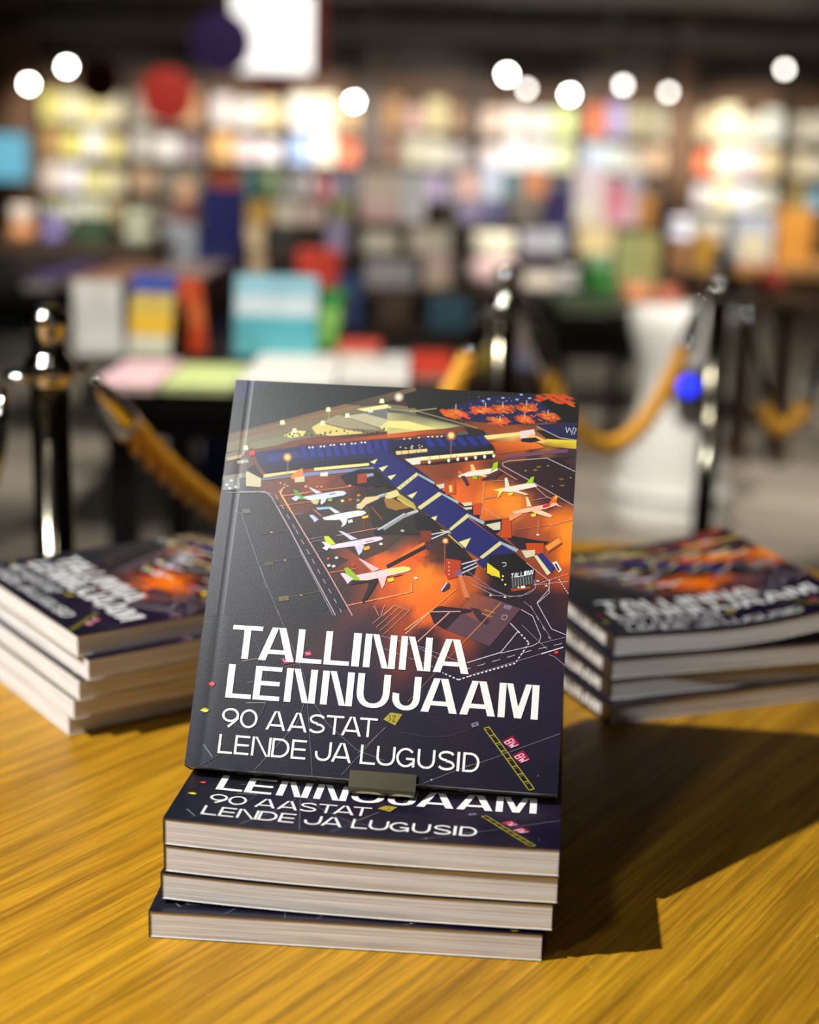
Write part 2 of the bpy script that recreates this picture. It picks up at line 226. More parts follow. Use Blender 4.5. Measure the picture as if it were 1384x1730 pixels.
ART = [
([42,44,48,40,42,46,46,40,42,40,36,40,38,33,40,40,32,42,35,33,40,32,33,39],[-12,6910,1339,6965,1528,6847,2154,6420,2661,5804,3341,4975,4015,4101,156,3702]),
([56,36,40,40,26,32,38,26,34,44,28,32,50,32,36],[7962,8062,9177,8265,10038,8379,10032,7056,8787,7618]),
([52,44,42,60,48,40,52,42,40,40,34,40,38,34,40],[2171,6421,3075,6327,3312,6058,3087,5671,2661,5804]),
([40,36,40,44,36,40,60,40,40,44,30,36],[2758,5716,3240,5525,3871,5344,3339,4990]),
([58,48,44,72,58,48,70,58,48,64,52,46,76,56,46,70,48,42,50,42,40,44,38,40],[2273,6378,3576,6953,4344,6961,5371,6076,4910,5647,4268,5357,3725,5674,2956,5710]),
([24,30,30],[-274,10009,525,10025,5295,10081,5303,10003,1510,8931,-51,8488]),
([30,34,64],[-447,10041,520,10064,1237,10037,566,9730,319,9403,-9,9349]),
([84,68,54,112,90,62,128,106,78,120,100,76,92,72,50,84,66,50],[-51,8488,1510,8931,3305,9463,5301,10023,5253,9845,-6,8181]),
([60,50,40,104,86,60,96,80,56,70,60,50],[3305,9463,5299,10042,5320,9829,3929,9414]),
([84,68,50,120,92,60,120,92,60,84,70,56],[-48,8469,3308,9444,4051,9420,71,8223]),
([150,126,90],[42,8429,1723,8897,1719,8908,38,8440]),
([150,126,90],[1723,8897,3719,9457,3715,9468,1719,8908]),
([150,126,90],[50,8375,1729,8851,1725,8862,46,8386]),
([150,126,90],[1729,8851,3723,9426,3719,9437,1725,8862]),
([150,126,90],[58,8321,1735,8805,1731,8815,53,8332]),
([150,126,90],[1735,8805,3727,9395,3722,9406,1731,8815]),
([150,126,90],[66,8267,1741,8758,1737,8769,61,8278]),
([150,126,90],[1741,8758,3730,9364,3726,9375,1737,8769]),
([150,126,90],[74,8214,1747,8712,1743,8723,69,8225]),
([150,126,90],[1747,8712,3734,9333,3729,9344,1743,8723]),
([112,104,78],[-18,8257,1543,8681,3724,9405,4533,9520,5357,9461,5421,8809,4612,8770,2593,8538,22,7989]),
([206,196,128],[1566,8508,1915,8679,2246,8676,2181,8538,1699,8437]),
([206,192,116],[2398,8780,2627,8926,3386,8769,4008,8703,2999,8577,2542,8613]),
([150,142,112],[2666,8947,3134,9163,4192,8885,4405,8799,3382,8808]),
([178,172,140],[3303,9132,3907,9238,5343,8940,5355,8825,4608,8809]),
([214,206,140],[4357,8873,4582,9058,5412,8905,5420,8821,4529,8786]),
([108,108,106],[3782,9252,4339,9414,5378,9242,5404,8981,4578,9096]),
([224,216,150],[3649,9343,4493,9510,4665,9429,3901,9289]),
([120,118,90],[628,8250,1604,8529,1947,8430,1517,8255,793,8104]),
([244,238,190],[1852,8719,1950,8731,1989,8617,1851,8603]),
([244,238,190],[1472,8933,1570,8946,1610,8831,1471,8817]),
([244,238,190],[2647,8970,2744,8982,2783,8868,2644,8853]),
([244,238,190],[3339,9208,3436,9220,3474,9106,3336,9091]),
([244,238,190],[3998,9382,4095,9395,4132,9280,3994,9266]),
([244,238,190],[4297,9649,4394,9661,4431,9546,4293,9532]),
([244,238,190],[4775,9788,4872,9800,4909,9685,4771,9671]),
([244,238,190],[2766,9345,2864,9357,2902,9242,2764,9228]),
([244,238,190],[495,8190,593,8202,634,8089,495,8074]),
([255,250,220,90,78,58,90,78,58],[4831,9728,4985,9735,4964,9648]),
([255,250,220,90,78,58,90,78,58],[4831,9728,4964,9648,4893,9591]),
([255,250,220,90,78,58,90,78,58],[4831,9728,4893,9591,4797,9587]),
([255,250,220,90,78,58,90,78,58],[4831,9728,4797,9587,4715,9637]),
([255,250,220,90,78,58,90,78,58],[4831,9728,4715,9637,4677,9721]),
([255,250,220,90,78,58,90,78,58],[4831,9728,4677,9721,4697,9809]),
([255,250,220,90,78,58,90,78,58],[4831,9728,4697,9809,4769,9865]),
([255,250,220,90,78,58,90,78,58],[4831,9728,4769,9865,4864,9870]),
([255,250,220,90,78,58,90,78,58],[4831,9728,4864,9870,4946,9820]),
([255,250,220,90,78,58,90,78,58],[4831,9728,4946,9820,4985,9735]),
([170,160,120],[2820,9304,2868,8976,2885,8977,2837,9305]),
([150,140,110],[4024,9398,4052,9264,4068,9266,4041,9401]),
([30,28,26],[3949,8729,3936,8701,3902,8699,3882,8725,3896,8753,3929,8755]),
([30,28,26],[5087,8832,5072,8802,5036,8800,5015,8829,5030,8859,5066,8860]),
([30,28,26],[1824,8567,1810,8537,1773,8535,1751,8564,1765,8595,1802,8596]),
([30,28,26],[4030,8718,4022,8702,4003,8701,3991,8716,3999,8732,4019,8733]),
([30,28,26],[3389,8735,3378,8712,3349,8710,3332,8733,3344,8756,3372,8758]),
([30,28,26],[3753,8796,3745,8778,3723,8777,3710,8794,3719,8812,3741,8813]),
([30,28,26],[2725,8597,2712,8570,2679,8568,2659,8594,2673,8621,2705,8623]),
([30,28,26],[2281,8571,2273,8554,2253,8553,2241,8569,2249,8586,2269,8587]),
([30,28,26],[3906,8797,3899,8782,3881,8781,3871,8795,3878,8809,3895,8810]),
([30,28,26],[4814,8869,4805,8851,4784,8850,4771,8867,4780,8885,4802,8886]),
([30,28,26],[5217,8829,5208,8810,5185,8809,5171,8827,5181,8846,5204,8847]),
([30,28,26],[5147,8861,5134,8835,5103,8834,5085,8858,5098,8884,5129,8885]),
([30,28,26],[2457,8570,2444,8544,2413,8542,2394,8567,2406,8593,2438,8595]),
([30,28,26],[5161,8822,5152,8802,5129,8801,5115,8819,5125,8839,5148,8840]),
([30,28,26],[2994,8709,2986,8692,2966,8691,2954,8707,2962,8724,2982,8725]),
([30,28,26],[1945,8598,1933,8573,1903,8572,1885,8595,1897,8620,1927,8621]),
([30,28,26],[1723,8534,1713,8514,1689,8513,1674,8532,1684,8552,1708,8553]),
([30,28,26],[2827,8618,2816,8595,2789,8594,2773,8615,2784,8638,2811,8639]),
([30,28,26],[2848,8659,2835,8632,2803,8631,2784,8656,2797,8682,2829,8684]),
([30,28,26],[1913,8517,1906,8502,1889,8502,1878,8515,1885,8530,1903,8531]),
([30,28,26],[4386,8757,4379,8742,4361,8742,4351,8755,4358,8770,4376,8771]),
([30,28,26],[4526,8825,4514,8800,4486,8799,4469,8822,4481,8846,4509,8848]),
([30,28,26],[1731,8608,1722,8591,1701,8590,1689,8606,1697,8624,1718,8625]),
([30,28,26],[5122,8898,5109,8871,5076,8869,5058,8895,5071,8922,5103,8924]),
([30,28,26],[5032,8804,5022,8784,4998,8783,4984,8802,4994,8822,5018,8823]),
([30,28,26],[2989,8667,2976,8639,2943,8637,2923,8663,2936,8691,2969,8693]),
([30,28,26],[2109,8561,2096,8533,2062,8531,2042,8557,2055,8585,2089,8587]),
([30,28,26],[4785,8886,4770,8856,4734,8854,4713,8883,4728,8913,4764,8915]),
([30,28,26],[2039,8602,2027,8577,1997,8575,1979,8599,1991,8624,2021,8625]),
([30,28,26],[4996,8870,4981,8840,4945,8838,4924,8867,4939,8897,4975,8898]),
([30,28,26],[3657,8752,3647,8732,3624,8731,3610,8750,3619,8770,3643,8771]),
([30,28,26],[2335,8660,2327,8643,2307,8642,2295,8658,2303,8675,2323,8676]),
([30,28,26],[4175,8720,4167,8703,4147,8702,4135,8718,4143,8735,4163,8736]),
([30,28,26],[1894,8514,1883,8490,1854,8489,1837,8511,1848,8534,1877,8536]),
([30,28,26],[3164,8716,3152,8691,3123,8690,3106,8713,3117,8738,3147,8739]),
([30,28,26],[4661,8827,4651,8805,4625,8804,4610,8824,4621,8846,4646,8847]),
([30,28,26],[1908,8523,1901,8509,1883,8508,1872,8522,1879,8537,1897,8537]),
([30,28,26],[3476,8675,3468,8658,3448,8657,3436,8673,3444,8690,3464,8691]),
([30,28,26],[4335,8740,4323,8715,4293,8713,4276,8737,4288,8762,4318,8763]),
([30,28,26],[4521,8854,4510,8833,4485,8831,4469,8852,4480,8874,4506,8875]),
([84,86,70],[4528,9423,4986,9347,6679,9042,7580,8856,7346,8769,6703,8776,4684,8716]),
([170,165,120,110,112,88,140,138,100,214,206,130,200,190,120],[4542,9288,5075,9274,6681,9023,6007,8876,4605,8693]),
([226,214,134],[4567,9057,5135,9084,6004,8914,5483,8851,4585,8884]),
([150,150,120],[4573,9376,5433,9351,5433,9370,4572,9396]),
([150,150,120],[5431,9351,7165,8979,7169,8998,5435,9370]),
([190,185,140],[5191,9341,5954,9454,5950,9470,5188,9357]),
([22,24,22],[4979,9813,5534,9994,8214,9999,9982,9964,9983,9276,9389,9247,8803,9641,8635,9748,6877,9551,5951,9469,5140,9432]),
([30,30,66],[6041,9377,6706,9659,7578,9873,8624,9902,8955,9763,9622,9335,9190,9238,7961,9103,6910,9168]),
([150,66,34,90,44,44,60,36,56,100,48,40,170,74,34,110,52,44],[6017,9418,6385,9480,6858,9399,6958,9316,6498,9265,6214,9310]),
([239,98,37],[6150,9291,6212,9307,6363,9257,6313,9234]),
([183,82,27],[6315,9389,6397,9411,6598,9344,6531,9313]),
([200,80,26],[6255,9272,6347,9297,6575,9221,6499,9187]),
([222,95,34],[6186,9316,6275,9340,6492,9267,6420,9235]),
([182,85,35],[6494,9328,6559,9345,6717,9292,6664,9268]),
([206,69,32],[6455,9444,6547,9469,6774,9393,6698,9359]),
([211,96,29],[6202,9336,6271,9355,6442,9298,6385,9273]),
([227,98,34],[6442,9338,6529,9361,6741,9290,6670,9258]),
([173,97,37],[6698,9294,6770,9313,6946,9254,6887,9228]),
([174,95,32],[6336,9342,6418,9364,6618,9297,6551,9267]),
([210,93,25],[6467,9410,6544,9431,6733,9368,6670,9339]),
([214,90,26],[6120,9390,6198,9411,6391,9346,6327,9317]),
([185,75,27],[6377,9443,6427,9456,6550,9415,6509,9397]),
([207,77,36],[6058,9377,6123,9394,6284,9341,6231,9316]),
([169,97,30],[6041,9388,6101,9405,6251,9355,6201,9332]),
([187,88,37],[6085,9339,6136,9353,6264,9310,6222,9291]),
([189,73,32],[6556,9418,6641,9441,6852,9370,6782,9338]),
([188,99,25],[6381,9286,6474,9311,6702,9234,6626,9200]),
([210,99,30],[6090,9358,6166,9379,6355,9316,6292,9288]),
([190,101,36],[6330,9444,6391,9461,6542,9410,6492,9388]),
([193,79,37],[6387,9450,6480,9475,6711,9398,6634,9363]),
([209,84,29],[6357,9434,6427,9453,6599,9395,6542,9370]),
([182,100,35],[6604,9312,6652,9325,6770,9285,6731,9268]),
([183,89,31],[6215,9427,6270,9442,6405,9397,6360,9376]),
([220,79,32],[6447,9368,6529,9390,6732,9322,6664,9292]),
([189,94,32],[6247,9428,6319,9447,6498,9387,6438,9361]),
([230,87,25],[6047,9427,6116,9446,6286,9389,6230,9364]),
([210,85,36],[6548,9412,6622,9432,6806,9370,6745,9343]),
([183,97,26],[6256,9411,6344,9434,6560,9362,6488,9330]),
([222,99,27],[6605,9349,6672,9368,6839,9312,6783,9287]),
([172,88,35],[6352,9373,6423,9392,6597,9333,6539,9307]),
([213,69,34],[6039,9438,6125,9461,6338,9390,6267,9358]),
([227,76,33],[6686,9286,6766,9308,6964,9242,6898,9212]),
([233,74,33],[6708,9346,6762,9360,6894,9316,6850,9296]),
([197,124,46],[6384,9423,6424,9434,6523,9401,6490,9386]),
([199,127,51],[6257,9360,6300,9372,6406,9336,6371,9320]),
([192,141,48],[6441,9382,6489,9395,6607,9356,6568,9338]),
([244,118,57],[6454,9380,6501,9393,6617,9354,6579,9337]),
([209,124,61],[6339,9337,6376,9347,6469,9317,6438,9303]),
([249,109,47],[6306,9342,6347,9353,6448,9319,6414,9304]),
([217,146,45],[6438,9417,6485,9429,6599,9391,6561,9374]),
([250,116,47],[6514,9441,6542,9448,6613,9425,6589,9414]),
([245,123,50],[6581,9363,6626,9375,6737,9338,6700,9322]),
([200,148,59],[6372,9357,6406,9366,6488,9338,6461,9326]),
([242,134,61],[6517,9393,6563,9405,6676,9368,6638,9351]),
([191,151,55],[6402,9428,6427,9435,6490,9414,6469,9405]),
([244,127,55],[6512,9451,6549,9460,6638,9430,6608,9417]),
([223,150,48],[6291,9416,6320,9424,6391,9400,6367,9389]),
([150,66,34,90,44,44,60,36,56,100,48,40,170,74,34,110,52,44],[6880,9520,7182,9574,7572,9500,7654,9426,7275,9382,7042,9423]),
([179,85,25],[7047,9524,7093,9537,7204,9499,7167,9482]),
([213,85,37],[7373,9530,7449,9551,7634,9488,7572,9460]),
([218,74,28],[6969,9440,7019,9454,7143,9412,7102,9394]),
([237,81,29],[6923,9527,6965,9539,7069,9504,7034,9488]),
([173,77,33],[7129,9534,7197,9553,7363,9497,7307,9472]),
([160,71,35],[7421,9468,7477,9483,7613,9437,7568,9416]),
([201,80,26],[7105,9581,7165,9597,7314,9547,7264,9525]),
([164,77,26],[6933,9393,6992,9409,7134,9361,7087,9339]),
([184,70,25],[7118,9574,7167,9588,7287,9547,7247,9529]),
([202,71,29],[7425,9567,7484,9583,7628,9534,7580,9512]),
([228,76,25],[6919,9473,6994,9493,7178,9431,7116,9403]),
([209,93,36],[7184,9492,7245,9509,7396,9458,7345,9435]),
([169,79,26],[7036,9496,7107,9516,7282,9457,7223,9430]),
([166,77,26],[7338,9426,7389,9440,7514,9398,7472,9379]),
([215,70,28],[7145,9467,7194,9480,7313,9440,7273,9422]),
([185,94,32],[7071,9504,7114,9516,7219,9481,7184,9465]),
([195,96,33],[7374,9468,7443,9487,7611,9430,7555,9405]),
([224,82,27],[7412,9454,7479,9472,7641,9417,7587,9393]),
([183,71,35],[6933,9543,6982,9556,7103,9516,7063,9497]),
([188,98,37],[7221,9583,7262,9594,7362,9561,7329,9545]),
([186,69,32],[7230,9546,7285,9561,7422,9515,7376,9494]),
([174,93,31],[7381,9445,7424,9456,7529,9421,7494,9405]),
([232,84,30],[7444,9434,7487,9446,7594,9410,7558,9394]),
([237,89,26],[7109,9435,7185,9455,7370,9393,7308,9365]),
([163,88,31],[7372,9508,7413,9519,7513,9485,7480,9470]),
([176,88,29],[7398,9517,7446,9530,7562,9491,7523,9473]),
([238,97,36],[7313,9547,7366,9561,7495,9517,7452,9498]),
([199,70,27],[7255,9508,7300,9520,7409,9483,7373,9467]),
([223,80,34],[6918,9436,6992,9455,7174,9394,7113,9367]),
([161,86,32],[7353,9474,7423,9493,7595,9435,7537,9409]),
([185,82,31],[7000,9501,7051,9515,7177,9472,7135,9453]),
([233,92,33],[7247,9519,7324,9539,7514,9476,7450,9447]),
([214,86,29],[7202,9425,7255,9439,7385,9395,7342,9376]),
([220,93,29],[6932,9561,6985,9576,7115,9532,7071,9512]),
([255,139,66],[7331,9516,7366,9525,7452,9496,7423,9483]),
([244,115,56],[7322,9464,7359,9474,7451,9443,7420,9430]),
([223,105,53],[7312,9521,7352,9532,7451,9499,7418,9484]),
([244,125,47],[7108,9459,7146,9470,7242,9438,7210,9423]),
([255,116,51],[7263,9478,7298,9487,7384,9458,7355,9445]),
([246,144,49],[7134,9464,7172,9475,7268,9443,7236,9428]),
([254,126,54],[7075,9468,7113,9478,7204,9447,7174,9433]),
([243,155,49],[7234,9429,7261,9437,7326,9415,7304,9405]),
([204,114,58],[7070,9523,7102,9531,7181,9505,7154,9493]),
([232,148,66],[7252,9460,7287,9469,7374,9440,7345,9427]),
([208,141,63],[7160,9435,7194,9444,7276,9416,7248,9404]),
([196,112,58],[7215,9529,7239,9535,7299,9515,7279,9506]),
([255,141,65],[7093,9444,7128,9454,7215,9424,7186,9411]),
([197,108,49],[7334,9474,7374,9484,7473,9451,7440,9436]),
([150,66,34,90,44,44,60,36,56,100,48,40,170,74,34,110,52,44],[7461,9574,7763,9628,8151,9554,8233,9480,7855,9436,7622,9477]),
([167,82,32],[7664,9549,7729,9566,7890,9512,7836,9488]),
([214,85,37],[7664,9619,7727,9636,7879,9584,7828,9561]),
([183,72,31],[7972,9645,8041,9663,8208,9607,8152,9581]),
([183,85,34],[7641,9492,7716,9512,7899,9451,7837,9423]),
([227,86,26],[7924,9531,7974,9545,8098,9503,8056,9485]),
([181,72,31],[7687,9596,7752,9613,7911,9560,7858,9536]),
([167,81,35],[8027,9545,8081,9559,8212,9514,8168,9495]),
([180,84,30],[7483,9472,7536,9486,7666,9442,7623,9423]),
([195,85,26],[7768,9633,7816,9645,7932,9606,7893,9589]),
([164,82,35],[7618,9443,7684,9461,7845,9406,7791,9382]),
([210,70,25],[7685,9524,7759,9544,7940,9483,7880,9456]),
([232,81,38],[7872,9570,7945,9590,8123,9530,8063,9503]),
([193,102,38],[7921,9463,7965,9475,8074,9438,8038,9422]),
([183,91,27],[7602,9548,7652,9562,7773,9521,7732,9502]),
([231,99,27],[7590,9538,7631,9549,7734,9514,7699,9499]),
([171,77,37],[7452,9465,7528,9486,7715,9423,7652,9394]),
([181,94,30],[8006,9648,8052,9660,8165,9622,8127,9605]),
([216,72,26],[7894,9622,7954,9638,8098,9589,8049,9567]),
([206,101,28],[7834,9570,7888,9585,8018,9540,7974,9521]),
([171,85,34],[7779,9593,7839,9609,7986,9560,7937,9537]),
([208,95,26],[7481,9471,7537,9486,7672,9441,7627,9420]),
([162,79,31],[7747,9637,7801,9651,7934,9607,7889,9587]),
([216,100,37],[7850,9456,7903,9470,8033,9426,7989,9407]),
([166,84,34],[8040,9593,8085,9605,8196,9567,8159,9550]),
([204,97,27],[7733,9570,7808,9590,7991,9528,7930,9500]),
([196,71,26],[7659,9540,7720,9556,7869,9506,7819,9483]),
([182,95,34],[7621,9617,7698,9637,7886,9574,7823,9545]),
([210,77,28],[7611,9468,7674,9485,7829,9433,7777,9409]),
([171,70,34],[7930,9568,8004,9588,8185,9527,8124,9500]),
([199,98,26],[7804,9641,7845,9652,7944,9618,7911,9603]),
([208,76,37],[7776,9626,7843,9644,8007,9589,7952,9564]),
([165,84,33],[7509,9624,7575,9642,7736,9588,7682,9563]),
([227,73,34],[7999,9502,8041,9513,8142,9478,8108,9463]),
([201,99,31],[7642,9573,7681,9583,7776,9551,7744,9536]),
([206,109,52],[7699,9564,7725,9571,7788,9550,7767,9540]),
([203,112,55],[7666,9539,7700,9548,7781,9520,7753,9508]),
([200,118,55],[7847,9544,7879,9553,7957,9526,7931,9514]),
([226,145,63],[7808,9485,7839,9494,7917,9468,7891,9456]),
([255,118,58],[7739,9580,7765,9587,7828,9565,7806,9556]),
([218,110,59],[7854,9478,7877,9484,7933,9465,7914,9456]),
([223,137,61],[7913,9527,7934,9533,7986,9515,7969,9507]),
([193,142,54],[7730,9542,7757,9549,7823,9527,7801,9517]),
([255,145,64],[7906,9593,7933,9601,7998,9579,7976,9569]),
([189,134,51],[7796,9584,7825,9592,7896,9568,7872,9557]),
([230,110,62],[7665,9530,7704,9541,7801,9508,7768,9494]),
([237,127,51],[7697,9523,7719,9529,7773,9510,7755,9502]),
([235,152,53],[7817,9476,7846,9484,7917,9460,7894,9449]),
([236,112,46],[7845,9483,7872,9490,7938,9468,7915,9458]),
([150,66,34,90,44,44,60,36,56,100,48,40,170,74,34,110,52,44],[8161,9642,8446,9696,8813,9617,8890,9537,8533,9493,8313,9538]),
([205,86,29],[8666,9621,8720,9635,8849,9591,8805,9572]),
([208,73,28],[8558,9663,8612,9677,8744,9633,8700,9612]),
([171,74,26],[8563,9554,8604,9565,8703,9531,8669,9516]),
([215,72,32],[8382,9579,8451,9597,8617,9541,8561,9515]),
([170,95,29],[8326,9625,8365,9635,8459,9603,8427,9589]),
([233,78,29],[8483,9575,8537,9589,8671,9544,8626,9524]),
([237,73,33],[8630,9693,8682,9707,8809,9664,8766,9644]),
([185,98,33],[8602,9555,8639,9565,8729,9534,8699,9520]),
([218,86,34],[8384,9528,8445,9545,8596,9494,8545,9471]),
([160,95,35],[8518,9538,8561,9549,8665,9514,8630,9498]),
([169,75,37],[8600,9713,8657,9728,8794,9681,8748,9660]),
([190,90,28],[8593,9673,8660,9691,8824,9635,8769,9610]),
([219,86,30],[8293,9707,8355,9724,8503,9673,8453,9651]),
([220,84,34],[8341,9545,8391,9559,8514,9517,8473,9499]),
([165,69,35],[8173,9649,8241,9667,8407,9611,8351,9585]),
([198,86,25],[8226,9602,8279,9616,8408,9573,8365,9553]),
([209,93,36],[8584,9553,8644,9569,8789,9519,8740,9497]),
([176,71,29],[8461,9716,8531,9734,8700,9677,8643,9651]),
([160,83,29],[8243,9618,8283,9629,8381,9596,8348,9581]),
([231,92,28],[8572,9630,8614,9642,8719,9606,8684,9590]),
([196,95,34],[8385,9611,8436,9625,8563,9582,8520,9563]),
([233,95,30],[8608,9574,8673,9592,8831,9538,8778,9514]),
([195,75,29],[8494,9576,8563,9594,8732,9537,8675,9512]),
([202,97,30],[8285,9559,8350,9577,8509,9523,8455,9499]),
([183,69,27],[8227,9569,8277,9582,8400,9541,8358,9522]),
([236,97,29],[8417,9684,8454,9694,8544,9663,8514,9650]),
([165,89,35],[8671,9703,8714,9715,8817,9679,8782,9664]),
([208,87,27],[8427,9535,8481,9550,8611,9506,8567,9486]),
([183,96,26],[8371,9618,8438,9636,8602,9580,8547,9555]),
([167,93,30],[8436,9668,8497,9684,8647,9633,8596,9611]),
([214,73,32],[8324,9523,8390,9540,8550,9486,8496,9462]),
([163,86,31],[8186,9566,8257,9585,8429,9526,8371,9500]),
([166,91,28],[8409,9677,8457,9689,8571,9650,8533,9633]),
([183,72,29],[8326,9687,8374,9700,8491,9660,8452,9642]),
([250,128,47],[8601,9656,8627,9663,8690,9642,8669,9632]),
([255,108,50],[8569,9625,8601,9634,8681,9607,8654,9595]),
([219,131,63],[8404,9627,8439,9636,8525,9607,8496,9594]),
([225,127,47],[8490,9605,8522,9613,8600,9587,8574,9575]),
([243,135,48],[8470,9545,8495,9552,8556,9531,8535,9521]),
([255,151,46],[8479,9563,8499,9568,8548,9552,8531,9544]),
([190,128,48],[8369,9573,8393,9580,8454,9560,8434,9550]),
([255,137,63],[8431,9569,8461,9577,8532,9553,8508,9542]),
([197,150,53],[8393,9595,8418,9602,8480,9581,8459,9571]),
([255,156,47],[8545,9544,8582,9554,8673,9523,8642,9509]),
([203,126,65],[8549,9570,8577,9577,8645,9554,8622,9543]),
([244,128,51],[8443,9628,8474,9637,8550,9611,8525,9599]),
([233,135,56],[8345,9549,8377,9558,8455,9531,8429,9520]),
([244,113,65],[8597,9564,8622,9571,8683,9550,8662,9541]),
([150,66,34,90,44,44,60,36,56,100,48,40,170,74,34,110,52,44],[8776,9451,9076,9509,9461,9425,9542,9342,9167,9295,8936,9343]),
([164,76,37],[8822,9397,8872,9411,8992,9370,8951,9352]),
([170,75,37],[9219,9483,9275,9498,9412,9452,9366,9431]),
([239,94,37],[8980,9461,9022,9472,9122,9438,9088,9422]),
([181,71,27],[9267,9352,9316,9365,9434,9325,9394,9307]),
([227,97,34],[9215,9414,9254,9425,9349,9393,9317,9378]),
([205,78,25],[9191,9323,9252,9339,9398,9289,9348,9267]),
([180,81,37],[8951,9411,8995,9423,9100,9387,9064,9371]),
([186,82,29],[9042,9335,9110,9353,9274,9298,9218,9273]),
([172,69,32],[9121,9335,9190,9354,9359,9297,9302,9271]),
([176,91,32],[8914,9517,8965,9531,9087,9489,9046,9470]),
([169,89,34],[8962,9349,9009,9362,9122,9323,9084,9306]),
([215,71,27],[9164,9424,9237,9443,9413,9384,9353,9357]),
([187,85,32],[9069,9396,9111,9407,9214,9372,9179,9357]),
([212,79,29],[9241,9467,9302,9483,9448,9433,9399,9411]),
([195,88,27],[9036,9389,9099,9406,9254,9353,9202,9330]),
([183,70,28],[8878,9297,8917,9307,9013,9275,8981,9260]),
([188,92,33],[8843,9430,8917,9449,9097,9388,9036,9361]),
([195,77,31],[8804,9460,8853,9473,8974,9432,8933,9414]),
([198,87,35],[9035,9494,9100,9511,9257,9458,9204,9434]),
([212,80,34],[9346,9393,9386,9404,9484,9370,9451,9355]),
([233,93,34],[8981,9382,9043,9399,9195,9347,9144,9324]),
([165,94,28],[9162,9480,9224,9497,9376,9445,9325,9422]),
([197,100,31],[9041,9408,9108,9426,9270,9371,9215,9346]),
([236,71,35],[9117,9298,9168,9311,9292,9269,9250,9250]),
([172,85,33],[9126,9409,9195,9427,9364,9370,9307,9345]),
([165,83,36],[9158,9313,9227,9332,9397,9275,9339,9249]),
([202,91,33],[9323,9362,9375,9376,9500,9333,9457,9314]),
([199,91,32],[9235,9376,9311,9396,9496,9333,9434,9305]),
([163,75,37],[8829,9291,8880,9305,9004,9263,8962,9244]),
([213,88,36],[8912,9455,8983,9474,9153,9416,9096,9390]),
([160,73,27],[9061,9448,9109,9461,9228,9421,9188,9403]),
([180,78,33],[8932,9349,9007,9369,9190,9307,9128,9279]),
([171,95,26],[9041,9500,9100,9516,9243,9467,9195,9445]),
([185,101,26],[9028,9349,9088,9365,9233,9315,9184,9293]),
([255,142,61],[9239,9418,9259,9423,9309,9406,9292,9399]),
([255,152,48],[9200,9476,9227,9483,9291,9462,9269,9452]),
([226,131,55],[9257,9403,9283,9410,9347,9388,9326,9378]),
([255,117,54],[9057,9339,9087,9347,9160,9323,9136,9312]),
([235,139,59],[8972,9438,9013,9449,9112,9415,9078,9400]),
([198,125,45],[9125,9421,9148,9428,9205,9408,9185,9400]),
([233,115,63],[9166,9428,9191,9435,9252,9414,9231,9405]),
([240,120,60],[9113,9462,9135,9468,9189,9450,9170,9442]),
([192,127,63],[8964,9346,9003,9357,9099,9324,9066,9310]),
([235,114,54],[9141,9445,9166,9452,9227,9431,9207,9422]),
([199,154,64],[9227,9354,9257,9362,9330,9337,9305,9326]),
([217,152,63],[9113,9349,9140,9357,9203,9335,9182,9325]),
([248,152,60],[9251,9377,9273,9382,9326,9365,9308,9356]),
([208,131,53],[8977,9418,9005,9426,9071,9403,9048,9393]),
([150,66,34,90,44,44,60,36,56,100,48,40,170,74,34,110,52,44],[7347,9250,7648,9301,8035,9233,8117,9164,7739,9122,7507,9159]),
([220,100,25],[7470,9237,7546,9257,7731,9195,7669,9167]),
([220,89,31],[7859,9308,7905,9320,8019,9282,7981,9265]),
([169,70,37],[7775,9238,7822,9251,7935,9213,7897,9196]),
([222,85,27],[7887,9262,7942,9277,8076,9232,8031,9211]),
([177,90,30],[7883,9144,7924,9154,8023,9121,7990,9106]),
([199,92,31],[7508,9256,7571,9272,7724,9221,7673,9198]),
([209,89,35],[7861,9248,7931,9267,8101,9210,8044,9184]),
([162,92,29],[7751,9286,7806,9301,7941,9256,7896,9235]),
([188,83,34],[7519,9303,7559,9314,7656,9281,7624,9266]),
([175,88,33],[7881,9190,7929,9203,8044,9164,8006,9147]),
([171,97,29],[7512,9141,7574,9158,7727,9106,7676,9083]),
([186,102,33],[7713,9177,7765,9190,7890,9148,7848,9129]),
([166,72,32],[7606,9210,7671,9227,7828,9174,7775,9151]),
([238,85,30],[7686,9132,7749,9149,7903,9097,7852,9074]),
([170,101,32],[7596,9248,7665,9267,7832,9210,7776,9185]),
([169,73,34],[7766,9220,7827,9236,7978,9185,7928,9163]),
([220,82,27],[7521,9293,7591,9312,7764,9254,7706,9228]),
([182,69,32],[7761,9285,7826,9303,7985,9250,7931,9226]),
([218,83,32],[7763,9217,7840,9237,8029,9174,7965,9145]),
([232,89,31],[7514,9269,7574,9285,7721,9236,7672,9214]),
([214,82,25],[7724,9200,7779,9214,7913,9169,7868,9149]),
([199,96,29],[7432,9242,7498,9260,7659,9206,7605,9182]),
([230,69,32],[7540,9170,7606,9188,7765,9134,7712,9110]),
([202,100,29],[7858,9154,7905,9166,8018,9128,7980,9111]),
([191,73,34],[7693,9203,7770,9224,7960,9160,7896,9131]),
([235,85,34],[7421,9138,7465,9150,7574,9114,7538,9097]),
([175,99,36],[7550,9266,7603,9281,7734,9237,7690,9217]),
([207,76,33],[7714,9274,7781,9292,7945,9237,7890,9212]),
([210,70,25],[7912,9212,7956,9224,8065,9188,8029,9171]),
([204,91,29],[7558,9265,7616,9281,7758,9233,7711,9212]),
([211,88,35],[7659,9221,7728,9240,7898,9183,7841,9157]),
([161,99,33],[7375,9290,7448,9309,7626,9250,7566,9223]),
([221,93,31],[7842,9190,7896,9205,8026,9161,7982,9141]),
